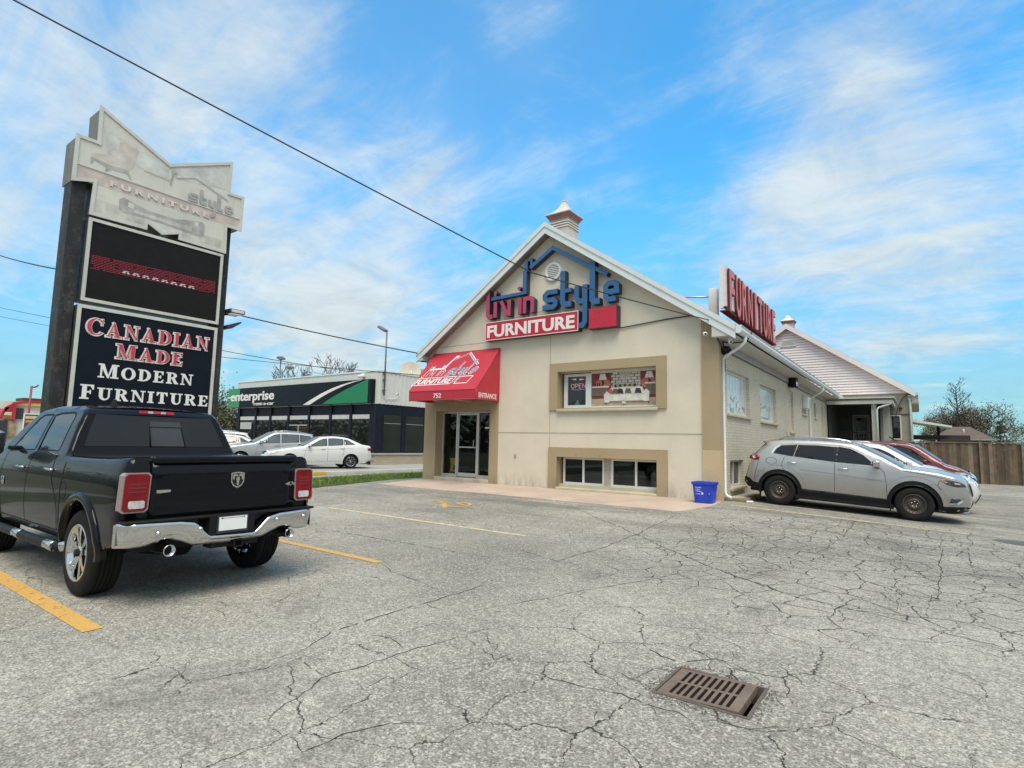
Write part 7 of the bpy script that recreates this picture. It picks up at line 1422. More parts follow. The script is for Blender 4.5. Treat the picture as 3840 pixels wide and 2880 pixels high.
                n_ = 5
                b.lathe([(0.001, -0.02), (rimr * 0.22, -0.022), (rimr * 0.26, -0.04)], c, A, 20)
                for k in range(n_):
                    a0 = 2 * math.pi * k / n_ + 0.25
                    for da, wd_ in ((-0.16, 0.075), (0.16, 0.075)):
                        aa, ab = a0 + da * 0.9, a0 + da * 1.55; rows = [(rimr * 0.18, a0 + da * 1.2, 0.055, -0.03), (rimr * 0.6, (aa + ab) / 2, wd_ * 0.62, -0.015), (rimr - 0.012, ab * 0.0 + a0 + da * 1.75, wd_ * 0.75, -0.006)]
                        for (r0, q0, w0, d0), (r1, q1, w1_, d1) in zip(rows[:-1], rows[1:]):
                            pa, pb = P(r0, q0, d0), P(r1, q1, d1); dd = (pb - pa).normalized(); sdv = dd.cross(Vector((0, sg, 0))).normalized()
                            for (e0, e1) in ((-1, 1),):
                                q = [pa - sdv * w0 / 2, pb - sdv * w1_ / 2, pb + sdv * w1_ / 2, pa + sdv * w0 / 2]; dn = Vector((0, -sg * 0.045, 0)); b.add(q, ((0, 1, 2, 3),)); b.add([q[0], q[1], q[1] + dn, q[0] + dn], ((0, 1, 2, 3),)); b.add([q[3], q[2], q[2] + dn, q[3] + dn], ((0, 1, 2, 3),))
                b.lathe([(0.001, 0.012), (0.035, 0.010), (0.04, -0.02)], c, A, 14, 1)
            else:
                n_ = 9 if style == 'multi' else 5
                b.lathe([(0.001, -0.012), (rimr * 0.20, -0.015), (rimr * 0.24, -0.04)], c, A, 20)
                for k in range(n_):
                    a = 2 * math.pi * k / n_ + 0.2; w0 = rimr * (0.13 if n_ > 5 else 0.24); pa, pb = P(rimr * 0.15, a, -0.02), P(rimr - 0.01, a + (0.18 if n_ > 5 else 0), -0.006); dd = (pb - pa).normalized(); sdv = dd.cross(Vector((0, sg, 0))).normalized(); q = [pa - sdv * w0 / 2, pb - sdv * w0 * 0.6, pb + sdv * w0 * 0.6, pa + sdv * w0 / 2]; dn = Vector((0, -sg * 0.03, 0)); b.add(q, ((0, 1, 2, 3),)); b.add([q[0], q[1], q[1] + dn, q[0] + dn], ((0, 1, 2, 3),)); b.add([q[3], q[2], q[2] + dn, q[3] + dn], ((0, 1, 2, 3),))
            b.build('rim', [rimmat, UNDER, ALLOY], hub)
    def mirror(s, x, z, mat, sz=(0.14, 0.11, 0.09), out=0.10, sides=(1, -1), glassm=DARKLENS):
        for sg in sides:
            y = s.hw(x, z); b = MB(); b.rbox(-sz[0] / 2, sz[0] / 2, -sz[1], sz[1], -sz[2], sz[2], min(sz) * 0.45, 3, mat=Matrix.Translation((x + 0.03, sg * (y + out + sz[1] * 0.6), z + 0.03))); m_ = b.build('mirror', mat, s.root)
            b = MB().rbox(-0.03, 0.05, -0.09, 0.06, -0.03, 0.02, 0.012, mat=Matrix.Translation((x + 0.03, sg * (y + out * 0.3), z - 0.03))); b.build('mirror_arm', BLACK_PLASTIC, m_)
            b = MB().rbox(-0.008, 0.004, -sz[1] * 0.85, sz[1] * 0.85, -sz[2] * 0.8, sz[2] * 0.8, 0.003, mat=Matrix.Translation((x + 0.03 - sz[0] / 2 - 0.001, sg * (y + out + sz[1] * 0.6), z + 0.03))); b.build('mirror_glass', glassm, m_)
    def handles(s, pts, mat, L=0.2):
        for (x, z) in pts:
            for sg in (1, -1):
                y = s.hw(x, z); b = MB().tube([(x - L / 2, sg * (y + 0.002), z - 0.004), (x - L / 2 + 0.025, sg * (y + 0.03), z), (x + L / 2 - 0.03, sg * (y + 0.03), z + 0.004), (x + L / 2, sg * (y + 0.002), z + 0.003)], 0.013, 6); b.build('door_handle', mat, s.root)
    def place(s, x, y, z, yaw, pitch=0.0): s.root.location = (x, y, z); s.root.rotation_euler = Euler((0, pitch, yaw), 'XYZ')

# ---- black pickup: local x = 0 at the tailgate, forward +x; z up
BLACKP = paint('black_car_paint', (0.0028, 0.0032, 0.0055), 0.0, 0.25)
tr_ = Car('pickup_truck', 'black crew cab pickup truck parked beneath the pylon sign', 'pickup truck',
    [(0.02, 0.60, 'tail'), (0.0, 0.80, 'tail'), (0.0, 1.20, 'tail'), (0.02, 1.36, 'tail', 1), (0.05, 1.385, 'bedtop', 1), (0.8, 1.36, 'bedtop'), (1.555, 1.355, 'bedtop', 1), (1.64, 1.37, 'cabrear', 1), (1.70, 1.46, 'rwin'), (1.84, 1.83, 'cabtop', 1), (1.93, 1.895, 'roof'), (2.3, 1.925, 'roof'), (2.9, 1.935, 'roof'), (3.35, 1.90, 'roof', 1), (3.5, 1.86, 'wind', 1), (4.2, 1.40, 'hood', 1),
     (4.5, 1.36, 'hood'), (5.2, 1.28, 'hood'), (5.35, 1.18, 'nose', 1), (5.42, 0.85, 'nose'), (5.38, 0.5, 'nose'), (5.3, 0.42, 'nose')],
    0.50, [(0.96, 0.46, 0.50), (4.33, 0.46, 0.50)],
    [(0.40, 0.94), (0.60, 0.985), (0.85, 1.0), (1.05, 1.0), (1.2, 0.985), (1.34, 0.955), (1.42, 0.915), (1.62, 0.845), (1.84, 0.755), (1.95, 0.70)],
    [(0.0, 0.025), (0.10, 0.005), (0.3, 0.0), (4.6, 0.0), (5.1, 0.06), (5.42, 0.22)], BLACKP, fillet=0.035, h=0.075, bulge={'tail': (0.0, 4), 'bedtop': (0.0, 2), 'roof': (0.035, 2), 'hood': (0.04, 2), 'wind': (0.05, 2), 'rwin': (-0.0, 2), 'nose': (0.08, 2), 'cabtop': (0.02, 2), 'cabrear': (0.0, 2)})
T_w1 = [(1.98, 1.40), (2.715, 1.395), (2.80, 1.815), (2.60, 1.84), (2.16, 1.845), (2.08, 1.80)]; T_w2 = [(2.83, 1.395), (3.75, 1.36), (3.62, 1.50), (3.32, 1.78), (3.2, 1.825), (2.89, 1.83)]
tr_.body([T_w1, T_w2], strips=['tail', 'cabrear', 'cabtop', 'roof', 'hood', 'nose'])
tr_.part_strip('tonneau_cover', 'bedtop', M('tonneau_vinyl', (0.008, 0.008, 0.009), 0.5, spec=0.3, bump=0.1, bscale=150), t=(-0.985, 0.985), off=0.006)
tr_.part_strip('bed_rail', 'bedtop', BLACKP, off=0.0)
TGLASS = M('privacy_glass', (0.008, 0.009, 0.011), 0.02, var=0.25, vscale=1.6, spec=0.5)
tr_.part_strip('rear_window', 'rwin', TGLASS, t=(-0.90, 0.90), u=(0.0, 1), off=0.004)
tr_.part_strip('rear_window_surround', 'rwin', BLACKP, off=0.0)
tr_.part_strip('sliding_pane', 'rwin', M('slider_glass', (0.02, 0.022, 0.026), 0.02, var=0.3, spec=0.8), t=(-0.34, 0.12), u=(0.0, 0.80), off=0.010)
b = MB(); n0 = tr_.edge('rwin'); pts = [tr_.ol[i] for i in n0] + [tr_.ol[n0[-1] + 1]]
zl = lambda t, k, o: (pts[k][0] - 0.012 - o, t * tr_.hw(*pts[k]), pts[k][1] + 0.004)
b.tube([zl(0.12, 0, 0), zl(0.12, 4 if len(pts) > 5 else -2, 0), zl(-0.34, 4 if len(pts) > 5 else -2, 0), zl(-0.34, 0, 0)], 0.006, 5); b.build('slider_frame', BLACK_PLASTIC, tr_.root)
for wn in (T_w1, T_w2):
    tr_.patch('side_window', wn, TGLASS, off=-0.004, joined=False); tr_.trim('window_seal', wn, 0.022, BLACK_PLASTIC, 0.002)
tr_.part_strip('windshield', 'wind', CARGLASS, off=0.0)
tr_.seams([[(1.555, 1.35), (1.55, 0.58)], [(2.76, 1.36), (2.76, 0.75), (2.7, 0.58)], [(1.95, 1.36), (1.88, 1.1), (1.72, 0.95), (1.62, 0.80), (1.6, 0.58)], [(3.78, 1.35), (3.84, 1.1), (3.8, 0.58)], [(1.6, 0.575), (3.85, 0.575)]], 0.014)
tr_.trim('cab_gap', [(1.555, 1.36), (1.55, 0.56)], 0.035, UNDER, 0.001, closed=False)
# flares: raised lip over each arch
for (xc, zc, r) in tr_.arches:
    ri, ro = 0.47, 0.575; A = np.linspace(-8, 188, 26); poly = [(xc + ro * math.cos(R(a)), zc + ro * math.sin(R(a))) for a in A] + [(xc + ri * math.cos(R(a)), zc + ri * math.sin(R(a))) for a in A[::-1]]
    for sg in (1, -1):
        b = MB(); prof = [(0.0, 0.555, 0.0), (0.016, 0.548, 0), (0.028, 0.525, 0), (0.030, 0.49, 0), (0.02, 0.475, 0), (-0.08, 0.47, 0)]; rows = []
        for a in A:
            row = []
            for o, rr, _ in prof: x, z = xc + rr * math.cos(R(a)), max(0.40, zc + rr * math.sin(R(a))); row.append((x, sg * (max(tr_.hw(xc + 0.555 * math.cos(R(a)), max(0.5, zc + 0.555 * math.sin(R(a)))), 0.95) + o), z))
            rows.append(row)
        m = len(prof); b.add([v for r_ in rows for v in r_], [(i * m + j, (i + 1) * m + j, (i + 1) * m + j + 1, i * m + j + 1) if sg > 0 else (i * m + j + 1, (i + 1) * m + j + 1, (i + 1) * m + j, i * m + j) for i in range(len(A) - 1) for j in range(m - 1)], 0, True)
        b.build('fender_flare', BLACKP, tr_.root)
tr_.wheel(0.96, 0.42, 0.42, 0.985, 0.29, 'truck', 0.275, CHROME); tr_.wheel(4.33, 0.42, 0.42, 0.985, 0.29, 'truck', 0.275, CHROME)
tr_.handles([(1.99, 1.20), (3.02, 1.19)], CHROME, 0.24)
tr_.mirror(3.42, 1.44, CHROME, (0.13, 0.13, 0.15), 0.22, glassm=DARKLENS)
TF = lambda u, v, d: (-d, -u, v)          # tail plane as the viewer sees it: u to the viewer's right
b = MB(); V_, F_ = region([(-0.752, 0.80), (0.752, 0.80), (0.752, 1.352), (-0.752, 1.352)], [], h=0.12)
tgd = lambda u, v: 0.012 + 0.010 * (1 - ((v - 1.08) / 0.3) ** 2) - 0.008 * max(0, 1 - abs(v - 1.12) / 0.05) * (1 if abs(u) < 0.6 else 0)
b.add([TF(u, v, tgd(u, v)) for u, v in V_], F_, 0, True)
e_ = densify([(-0.752, 0.80), (0.752, 0.80), (0.752, 1.352), (-0.752, 1.352)], 0.12)
for i in range(len(e_)): p, q = e_[i], e_[(i + 1) % len(e_)]; b.quad(TF(*p, -0.01), TF(*q, -0.01), TF(*q, tgd(*q)), TF(*p, tgd(*p)))
tg = b.build('tailgate', BLACKP, tr_.root)
b = MB().rbox(-0.035, 0.10, -0.755, 0.755, 1.33, 1.40, 0.022, 3); b.build('tailgate_cap', BLACKP, tg)
# ram-head shield emblem
sh = [(-0.072, 1.225), (0.0, 1.235), (0.072, 1.225), (0.07, 1.13), (0.045, 1.09), (0.0, 1.066), (-0.045, 1.09), (-0.07, 1.13)]
eu = 0.072
b = MB().prism([(u + eu, v) for u, v in sh], TF, 0.02, 0.036, 0); b.prism([(u * 0.82 + eu, 1.152 + (v - 1.152) * 0.84) for u, v in sh], TF, 0.03, 0.0375, 1)
for sg in (-1, 1):
    b.prism([(eu + sg * p[0], p[1]) for p in ((0.004, 1.205), (0.030, 1.215), (0.054, 1.205), (0.058, 1.175), (0.046, 1.15), (0.036, 1.165), (0.040, 1.185), (0.024, 1.193), (0.010, 1.185))], TF, 0.03, 0.044, 0); b.prism([(eu + sg * p[0], p[1]) for p in ((0.0, 1.185), (0.012, 1.18), (0.020, 1.16), (0.012, 1.13), (0.012, 1.105), (0.0, 1.092))], TF, 0.03, 0.0425, 0)
b.build('shield_emblem', [CHROME, UNDER], tg)
text('badge_lettering', '4X4', TF, 0.635, 1.065, 0.042, 0.20, CHROME, tg, bold=0.02, depth=0.008, d0=0.016, shear=0.3)
b = MB().prism([(-0.70, 1.083), (-0.575, 1.083), (-0.578, 1.060), (-0.69, 1.052), (-0.70, 1.06)], TF, 0.012, 0.024); b.build('name_badge', CHROME, tg)
for sg in (-1, 1):
    nm = 'tail_light'; ou, iu = 0.985, 0.765
    def TL(u): return sg * u
    def rp(a0, a1, z0_, z1_, c=0.02): return [(TL(x), z) for x, z in ((a0 + c, z0_), (a1 - c, z0_), (a1, z0_ + c), (a1, z1_ - c), (a1 - c, z1_), (a0 + c, z1_), (a0, z1_ - c), (a0, z0_ + c))]
    sl_ = lambda pts: [(u + sg * 0.012 * ((v - 0.9) / 0.34 - 0.5) * -1, v) for u, v in pts]
    b = MB().prism(sl_(rp(0.757, 0.99, 0.885, 1.25, 0.025)), TF, -0.07, 0.024); ch_ = b.build('tail_light', M('lamp_surround', (0.42, 0.36, 0.34), 0.3, 0.5), tr_.root)
    b = MB()
    pl = sl_(rp(0.772, 0.976, 0.898, 1.238, 0.025)); b.prism(pl, TF, 0.0, 0.036); b.build('red_lens', REDLENS, ch_)
    b = MB().prism(rp(0.80, 0.935, 0.925, 0.995, 0.012), TF, 0.02, 0.041); b.build('reversing_lens', CLEARLENS, ch_)
    b = MB()
    for k in range(3): b.prism(rp(0.80, 0.945, 1.07 + k * 0.035, 1.082 + k * 0.035, 0.003), TF, 0.02, 0.039)
    b.build('lens_rib', M('deep_red_lens', (0.2, 0.004, 0.01), 0.1, coat=1.0), ch_)
b = MB().rbox(1.86, 1.95, -0.215, 0.215, 1.845, 1.90, 0.015); hs = b.build('high_brake_light', BLACK_PLASTIC, tr_.root)
b = MB()
for y0, y1, mi in ((-0.20, -0.10, 0), (-0.10, -0.045, 1), (-0.045, 0.045, 0), (0.045, 0.10, 1), (0.10, 0.20, 0)): b.box(1.852, 1.87, y0, y1, 1.852, 1.893, mi)
b.build('lens', [M('bright_red_lens', (0.7, 0.02, 0.04), 0.15, coat=1.0), CLEARLENS], hs)  # brighter red lens colour, no emission
b = MB().prism([(2.35, 1.93), (2.56, 1.93), (2.42, 2.02), (2.38, 2.02)], lambda u, v, d: (u, 0.28 + d, v + 0.02), -0.012, 0.012); b.build('antenna_fin', BLACK_PLASTIC, tr_.root)
# chrome bumper, lofted across
b = MB(); ys_ = list(np.linspace(-1.0, -0.5, 14)) + list(np.linspace(-0.47, 0.47, 30)) + list(np.linspace(0.5, 1.0, 14)); rows = []
for y in ys_:
    u = -y; a = abs(u); top = np.interp(u, [-1.0, -0.50, -0.36, -0.225, 0.25, 0.40, 0.54, 1.0], [0.80, 0.785, 0.765, 0.62, 0.605, 0.75, 0.78, 0.80])
    bot = np.interp(a, [0, 0.36, 0.46, 0.54, 0.62, 0.70, 0.78, 1.0], [0.525, 0.54, 0.585, 0.61, 0.615, 0.60, 0.575, 0.575]); xr = -0.10 - 0.035 * (1 - (a / 1.0) ** 2) + (0.10 * max(0, (a - 0.86) / 0.14) ** 2)
    rows.append([(xr + 0.10, y, top - 0.01), (xr + 0.025, y, top), (xr + 0.003, y, top - 0.010), (xr, y, top - 0.03), (xr + 0.014, y, (top + bot) / 2 + 0.01), (xr + 0.034, y, bot + 0.03), (xr + 0.055, y, bot), (xr + 0.10, y, bot + 0.005)])
m = 8; b.add([v for r_ in rows for v in r_], [(i * m + j, i * m + j + 1, (i + 1) * m + j + 1, (i + 1) * m + j)[::-1] for i in range(len(rows) - 1) for j in range(m - 1)], 0, True)
for sg in (1, -1):
    S_ = [(0.02, 1.0), (0.10, 1.01), (0.30, 1.012)]; b.add([(0.0 + 0.0, sg * 1.0, 0.795), (0.05, sg * 1.005, 0.78), (0.05, sg * 1.005, 0.59), (0.0, sg * 1.0, 0.58)], ((0, 1, 2, 3),), 0)
bp = b.build('bumper', CHROME, tr_.root)
b = MB().box(-0.115, 0.1, -0.245, 0.225, 0.61, 0.80); b.rbox(-0.1, 0.12, -0.98, 0.98, 0.79, 0.815, 0.01); b.build('step_pad', BLACK_PLASTIC, bp)
for u, v in ((-0.69, 0.69), (-0.315, 0.695), (0.50, 0.71), (0.84, 0.715)): b = MB().lathe([(0.001, 0.028), (0.018, 0.026), (0.024, 0.0)], (-0.112 if abs(u) < 0.6 else -0.10, -u, v), (-1, 0, 0), 12); b.build('parking_sensor', ALLOY, bp)
b = MB().box(-0.130, -0.114, -0.165, 0.155, 0.63, 0.80); lf = b.build('licence_plate', DARKTEXT, tr_.root); b = MB().box(-0.136, -0.130, -0.148, 0.14, 0.655, 0.79); b.build('plate_face', PLATE, lf)
b = MB()
for k in range(9): b.box(-0.1375, -0.136, -0.1 + k * 0.024, -0.085 + k * 0.024, 0.775, 0.782)
for y in (-0.115, 0.115): b.lathe([(0.001, 0), (0.008, 0)], (-0.1375, y, 0.779), (-1, 0, 0), 8)
b.build('plate_print', DARKTEXT, lf)
for u, v in ((-0.57, 0.515), (0.69, 0.535)):
    b = MB().tube([(0.5, -u, v), (0.12, -u, v), (-0.075, -u, v)], 0.052, 18, cap=False).lathe([(0.052, 0), (0.055, 0.012), (0.048, 0.012), (0.045, -0.15)], (-0.075, -u, v), (-1, 0, 0), 18); ex = b.build('exhaust_tip', CHROME, tr_.root); b = MB().lathe([(0.001, 0), (0.047, 0)], (-0.02, -u, v), (-1, 0, 0), 14); b.build('bore', UNDER, ex)
b = MB(); b.stroke([(0.06, 0.47), (0.14, 0.47), (0.14, 0.535), (0.06, 0.535)], 0.012, TF, -0.25, 0.085, 0, closed=True); b.box(-0.02, 0.15, -0.35, 0.15, 0.47, 0.53); b.build('tow_hitch', UNDER, tr_.root)
b = MB().tube([(0.96, -0.8, 0.42), (0.96, 0.8, 0.42)], 0.06, 8).lathe([(0.05, -0.14), (0.16, -0.05), (0.16, 0.05), (0.05, 0.14)], (0.96, 0, 0.42), (0, 1, 0), 12).tube([(0.3, 0.35, 0.42), (0.96, 0.4, 0.36), (1.5, 0.35, 0.45)], 0.03).tube([(0.3, -0.35, 0.42), (0.96, -0.4, 0.36), (1.5, -0.35, 0.45)], 0.03); b.build('rear_axle', UNDER, tr_.root)
for sg in (1, -1):
    b = MB().tube([(1.28, sg * 0.86, 0.47), (1.36, sg * 1.0, 0.43), (1.6, sg * 1.03, 0.43), (3.7, sg * 1.03, 0.43), (3.9, sg * 0.95, 0.45)], [0.04, 0.05, 0.05, 0.05, 0.04], 10); sb = b.build('step_bar', BLACK_PLASTIC, tr_.root)
    b = MB()
    for x0 in (1.42, 2.55): b.tube([(x0, sg * 1.03, 0.433), (x0 + 0.24, sg * 1.03, 0.433)], 0.0525, 10)
    b.tube([(1.27, sg * 0.88, 0.468), (1.36, sg * 1.0, 0.432)], 0.052, 10); b.build('step_end', CHROME, sb)
b = MB().stroke(arc(1.47, 1.0, 0.09, 0.09, 0, 350, 20), 0.006, lambda u, v, d: (u, tr_.hw(u, v) + 0.002 + d, v), 0, 0.001, closed=True); b.build('fuel_flap', UNDER, tr_.root)
b = MB().rbox(-0.06, 0.06, 0, 0.012, -0.05, 0.05, 0.004, mat=Matrix.Translation((3.68, 1.0, 0.99))); b.build('door_badge', CHROME, tr_.root)
for y in (0.36, -0.36):
    b = MB().rbox(2.15, 2.27, y - 0.12, y + 0.12, 1.42, 1.62, 0.04); b.build('headrest', UNDER, tr_.root)
tr_.place(-5.9, 3.12, 0.0, math.pi)

# ---- silver utility vehicle (local x = 0 at the rear axle)
SILVER = paint('silver_car_paint', (0.43, 0.422, 0.41), 0.62, 0.30)
jo = [(-0.50, 0.32, 'tailb'), (-0.74, 0.40, 'tailb'), (-0.82, 0.52, 'tailb'), (-0.80, 0.68, 'tail'), (-0.74, 0.95, 'tail'), (-0.68, 1.10, 'tail', 1), (-0.60, 1.20, 'rwin', 1), (-0.36, 1.475, 'spoil', 1), (-0.42, 1.545, 'roof', 1), (-0.1, 1.60, 'roof'), (0.4, 1.63, 'roof'), (1.0, 1.64, 'roof'), (1.50, 1.61, 'roof', 1), (1.64, 1.565, 'wind'), (2.12, 1.335, 'wind'), (2.50, 1.125, 'hood', 1),
      (2.8, 1.11, 'hood'), (3.15, 1.075, 'hood'), (3.44, 1.015, 'hood', 1), (3.57, 0.94, 'front'), (3.65, 0.78, 'front'), (3.685, 0.56, 'front'), (3.67, 0.42, 'front'), (3.55, 0.30, 'front'), (3.3, 0.26, 'front')]
jp = Car('silver_utility_vehicle', 'silver utility vehicle with black steel wheels parked beside the shop wall', 'car', jo, 0.28, [(0.0, 0.345, 0.43), (2.715, 0.345, 0.43)],
    [(0.22, 0.86), (0.42, 0.90), (0.62, 0.925), (0.80, 0.93), (0.98, 0.915), (1.10, 0.905), (1.18, 0.88), (1.35, 0.815), (1.50, 0.745), (1.62, 0.68)],
    [(-0.82, 0.10), (-0.6, 0.04), (-0.3, 0.005), (0.2, 0.0), (2.7, 0.0), (3.1, 0.015), (3.4, 0.07), (3.68, 0.24)], SILVER, fillet=0.055, h=0.07, bulge={'front': (0.07, 2), 'hood': (0.06, 3), 'roof': (0.03, 2), 'wind': (0.06, 2), 'tail': (0.03, 2), 'tailb': (0.03, 2), 'rwin': (0.03, 2), 'spoil': (0.02, 2)})
JW = [[(-0.17, 1.255), (-0.10, 1.38), (0.0, 1.46), (0.33, 1.495), (0.255, 1.205)], [(0.30, 1.205), (0.375, 1.498), (0.8, 1.515), (1.17, 1.505), (1.145, 1.148)], [(1.21, 1.145), (1.235, 1.515), (1.48, 1.485), (1.74, 1.36), (2.0, 1.13)]]
jp.body(JW, strips=['tail', 'tailb', 'spoil', 'roof', 'hood', 'front'])
for wn in JW: jp.patch('side_window', wn, TGLASS, off=-0.004, joined=False)
JT = [(-0.21, 1.235), (-0.15, 1.37), (-0.04, 1.475), (0.2, 1.505), (0.8, 1.535), (1.25, 1.535), (1.50, 1.505), (1.77, 1.375), (2.06, 1.105), (1.2, 1.125), (0.3, 1.18)]
jp.trim('chrome_trim', JT, 0.03, M('bright_trim', (0.75, 0.76, 0.77), 0.25, 0.7), 0.006); 
for sg in (1, -1):
    for q, wd_ in (([(0.275, 1.205), (0.352, 1.497)], 0.075), ([(1.178, 1.15), (1.203, 1.505)], 0.085)): b = MB(); jp.line(b, q, wd_, 0.001, sides=(sg,)); b.build('window_pillar', BLACK_PLASTIC, jp.root)
jp.part_strip('windshield', 'wind', CARGLASS_LIGHT, t=(-0.93, 0.93), off=0.003); jp.part_strip('windshield_surround', 'wind', SILVER, off=-0.002); jp.part_strip('rear_window', 'rwin', CARGLASS, off=0.0)
clad = [(-0.83, 0.62), (-0.84, 0.50), (-0.76, 0.385), (-0.52, 0.31), (-0.42, 0.31), (-0.44, 0.40), (-0.47, 0.48), (-0.62, 0.51), (-0.72, 0.60)]
jp.patch('rear_bumper', clad, BLACK_PLASTIC, 0.01); jp.part_strip('rear_bumper', 'tailb', BLACK_PLASTIC, off=0.01)
sill_ = [(0.40, 0.455), (2.26, 0.415), (2.31, 0.285), (0.38, 0.285)]; jp.patch('sill_cladding', sill_, BLACK_PLASTIC, 0.014, thick=0.03, joined=False)
for (xc, zc, r) in jp.arches:
    A = np.linspace(-12, 192, 28); ri, ro = 0.425, 0.505; poly = [(xc + ro * math.cos(R(a)), max(0.27, zc + 0.02 + ro * math.sin(R(a)))) for a in A] + [(xc + ri * math.cos(R(a)), max(0.27, zc + ri * math.sin(R(a)))) for a in A[::-1]]
    jp.patch('arch_cladding', poly, BLACK_PLASTIC, 0.018, thick=0.04, h=0.05, joined=False)
    A2 = np.linspace(12, 168, 22); ro2 = 0.60
    jp.trim('arch_crease', [(xc + ro2 * math.cos(R(a)), zc + 0.02 + ro2 * math.sin(R(a))) for a in A2], 0.012, M('silver_crease', (0.3, 0.3, 0.3), 0.35, 0.5), 0.001, closed=False)
fb = [(3.18, 0.30), (3.3, 0.255), (3.54, 0.29), (3.67, 0.38), (3.66, 0.40), (3.4, 0.385), (3.17, 0.37)]; jp.patch('front_lower_bumper', fb, BLACK_PLASTIC, 0.012); jp.part_strip('front_lower_bumper', 'front', BLACK_PLASTIC, u=(0.72, 1.0), off=0.012)
jp.part_strip('grille', 'front', BLACK_PLASTIC, t=(-0.62, 0.62), u=(0.10, 0.36), off=0.006); jp.part_strip('lower_grille', 'front', BLACK_PLASTIC, t=(-0.55, 0.55), u=(0.48, 0.70), off=0.006)
b = MB()
for k in range(7): jp.strip(b, ['front'], 0, 3, -0.58 + k * 0.166, -0.58 + k * 0.166 + 0.11, 0.016, (0.10, 0.36))
b.build('grille_slot', M('grille_chrome', (0.35, 0.36, 0.37), 0.25, 0.8), jp.root)
hl = [(3.15, 0.935), (3.33, 0.945), (3.48, 0.92), (3.585, 0.87), (3.61, 0.82), (3.45, 0.81), (3.27, 0.845)]; hd = jp.patch('headlight', hl, DARKLENS, 0.006); jp.patch('amber_lens', [(3.15, 0.938), (3.19, 0.94), (3.30, 0.895), (3.26, 0.88)], AMBER, 0.009, parent=hd); jp.patch('projector', [(3.40, 0.90), (3.48, 0.895), (3.52, 0.865), (3.42, 0.865)], CLEARLENS, 0.009, parent=hd)
fg = jp.patch('fog_light', [(3.36, 0.56), (3.50, 0.57), (3.54, 0.52), (3.45, 0.46), (3.34, 0.44), (3.33, 0.49)], DARKLENS, 0.008); jp.trim('fog_surround', [(3.32, 0.445), (3.46, 0.455), (3.545, 0.525), (3.57, 0.60)], 0.035, CHROME, 0.02, parent=fg, closed=False)
tl = jp.patch('tail_light', [(-0.72, 1.17), (-0.58, 1.185), (-0.485, 1.16), (-0.49, 1.065), (-0.60, 1.055), (-0.735, 1.08)], REDLENS, 0.010, thick=0.02); jp.patch('lamp_lens', [(-0.67, 1.15), (-0.60, 1.155), (-0.60, 1.09), (-0.67, 1.09)], CLEARLENS, 0.013, parent=tl)
jp.seams([[(0.03, 0.985), (0.10, 1.21)], [(0.03, 0.985), (0.08, 0.88), (0.32, 0.72), (0.45, 0.5)], [(1.178, 1.15), (1.19, 0.46)], [(2.06, 1.10), (2.16, 1.0), (2.2, 0.75), (2.22, 0.45)], [(2.5, 1.07), (3.0, 1.01), (3.3, 0.96)], [(3.15, 0.92), (3.12, 0.8), (3.18, 0.72)], [(-0.5, 1.05), (-0.56, 0.8), (-0.6, 0.55)]], 0.009)
jp.trim('body_crease', [(0.45, 0.90), (1.1, 0.87), (2.15, 0.80)], 0.03, M('silver_shade_line', (0.33, 0.335, 0.34), 0.35, 0.55), 0.0008, closed=False)
b = MB().stroke(arc(-0.20, 1.06, 0.125, 0.085, 0, 350, 22), 0.007, lambda u, v, d: (u, -(jp.hw(u, v) + 0.002 + d), v), 0, 0.001, closed=True); b.build('fuel_flap', UNDER, jp.root)
jp.handles([(0.27, 1.055), (1.36, 1.005)], CHROME, 0.2)
jp.wheel(0.0, 0.365, 0.365, 0.93, 0.23, 'steel', 0.215, STEELRIM); jp.wheel(2.715, 0.365, 0.365, 0.93, 0.23, 'steel', 0.215, STEELRIM)
jp.mirror(1.98, 1.15, CHROME, (0.14, 0.10, 0.075), 0.06)
for sg in (1, -1):
    b = MB().tube([(-0.10, sg * 0.64, 1.60), (0.05, sg * 0.65, 1.66), (0.7, sg * 0.655, 1.70), (1.25, sg * 0.65, 1.685), (1.52, sg * 0.64, 1.60)], 0.022, 8); b.build('roof_rail', CHROME, jp.root)
b = MB().tube([(0.06, 0.0, 1.60), (-0.05, 0.0, 1.82)], 0.006, 5); b.build('antenna', BLACK_PLASTIC, jp.root)
for xx in (0.45, 3.18 - 0.02): 
    for sg in (1, -1): b = MB().rbox(-0.008, 0.008, -0.09, 0.06, -0.13, 0.1, 0.004, mat=Matrix.Translation((-0.44 if xx == 0.45 else 2.28, sg * 0.86, 0.28))); b.build('mud_flap', RUBBER, jp.root)
b = MB().tube([(3.45, -0.62, 0.275), (3.64, -0.4, 0.26), (3.70, 0, 0.26), (3.64, 0.4, 0.26), (3.45, 0.62, 0.275)], 0.02, 6); b.build('skid_trim', ALLOY, jp.root)
for sg in (1, -1):
    MB().box(0.36, 2.34, sg * 0.70, sg * 0.895, 0.205, 0.30).build('sill_skirt', BLACK_PLASTIC, jp.root)
jp.patch('rear_glass_wrap', [(-0.70, 1.185), (-0.60, 1.195), (-0.50, 1.33), (-0.36, 1.475), (-0.385, 1.485), (-0.60, 1.22)], CARGLASS, 0.004, joined=False)
b = MB().rbox(-0.47, -0.22, -0.62, 0.62, 1.50, 1.545, 0.02); b.build('roof_spoiler', SILVER, jp.root)
jp.place(-2.91, 16.22, 0.228, 0.0, R(2.87))

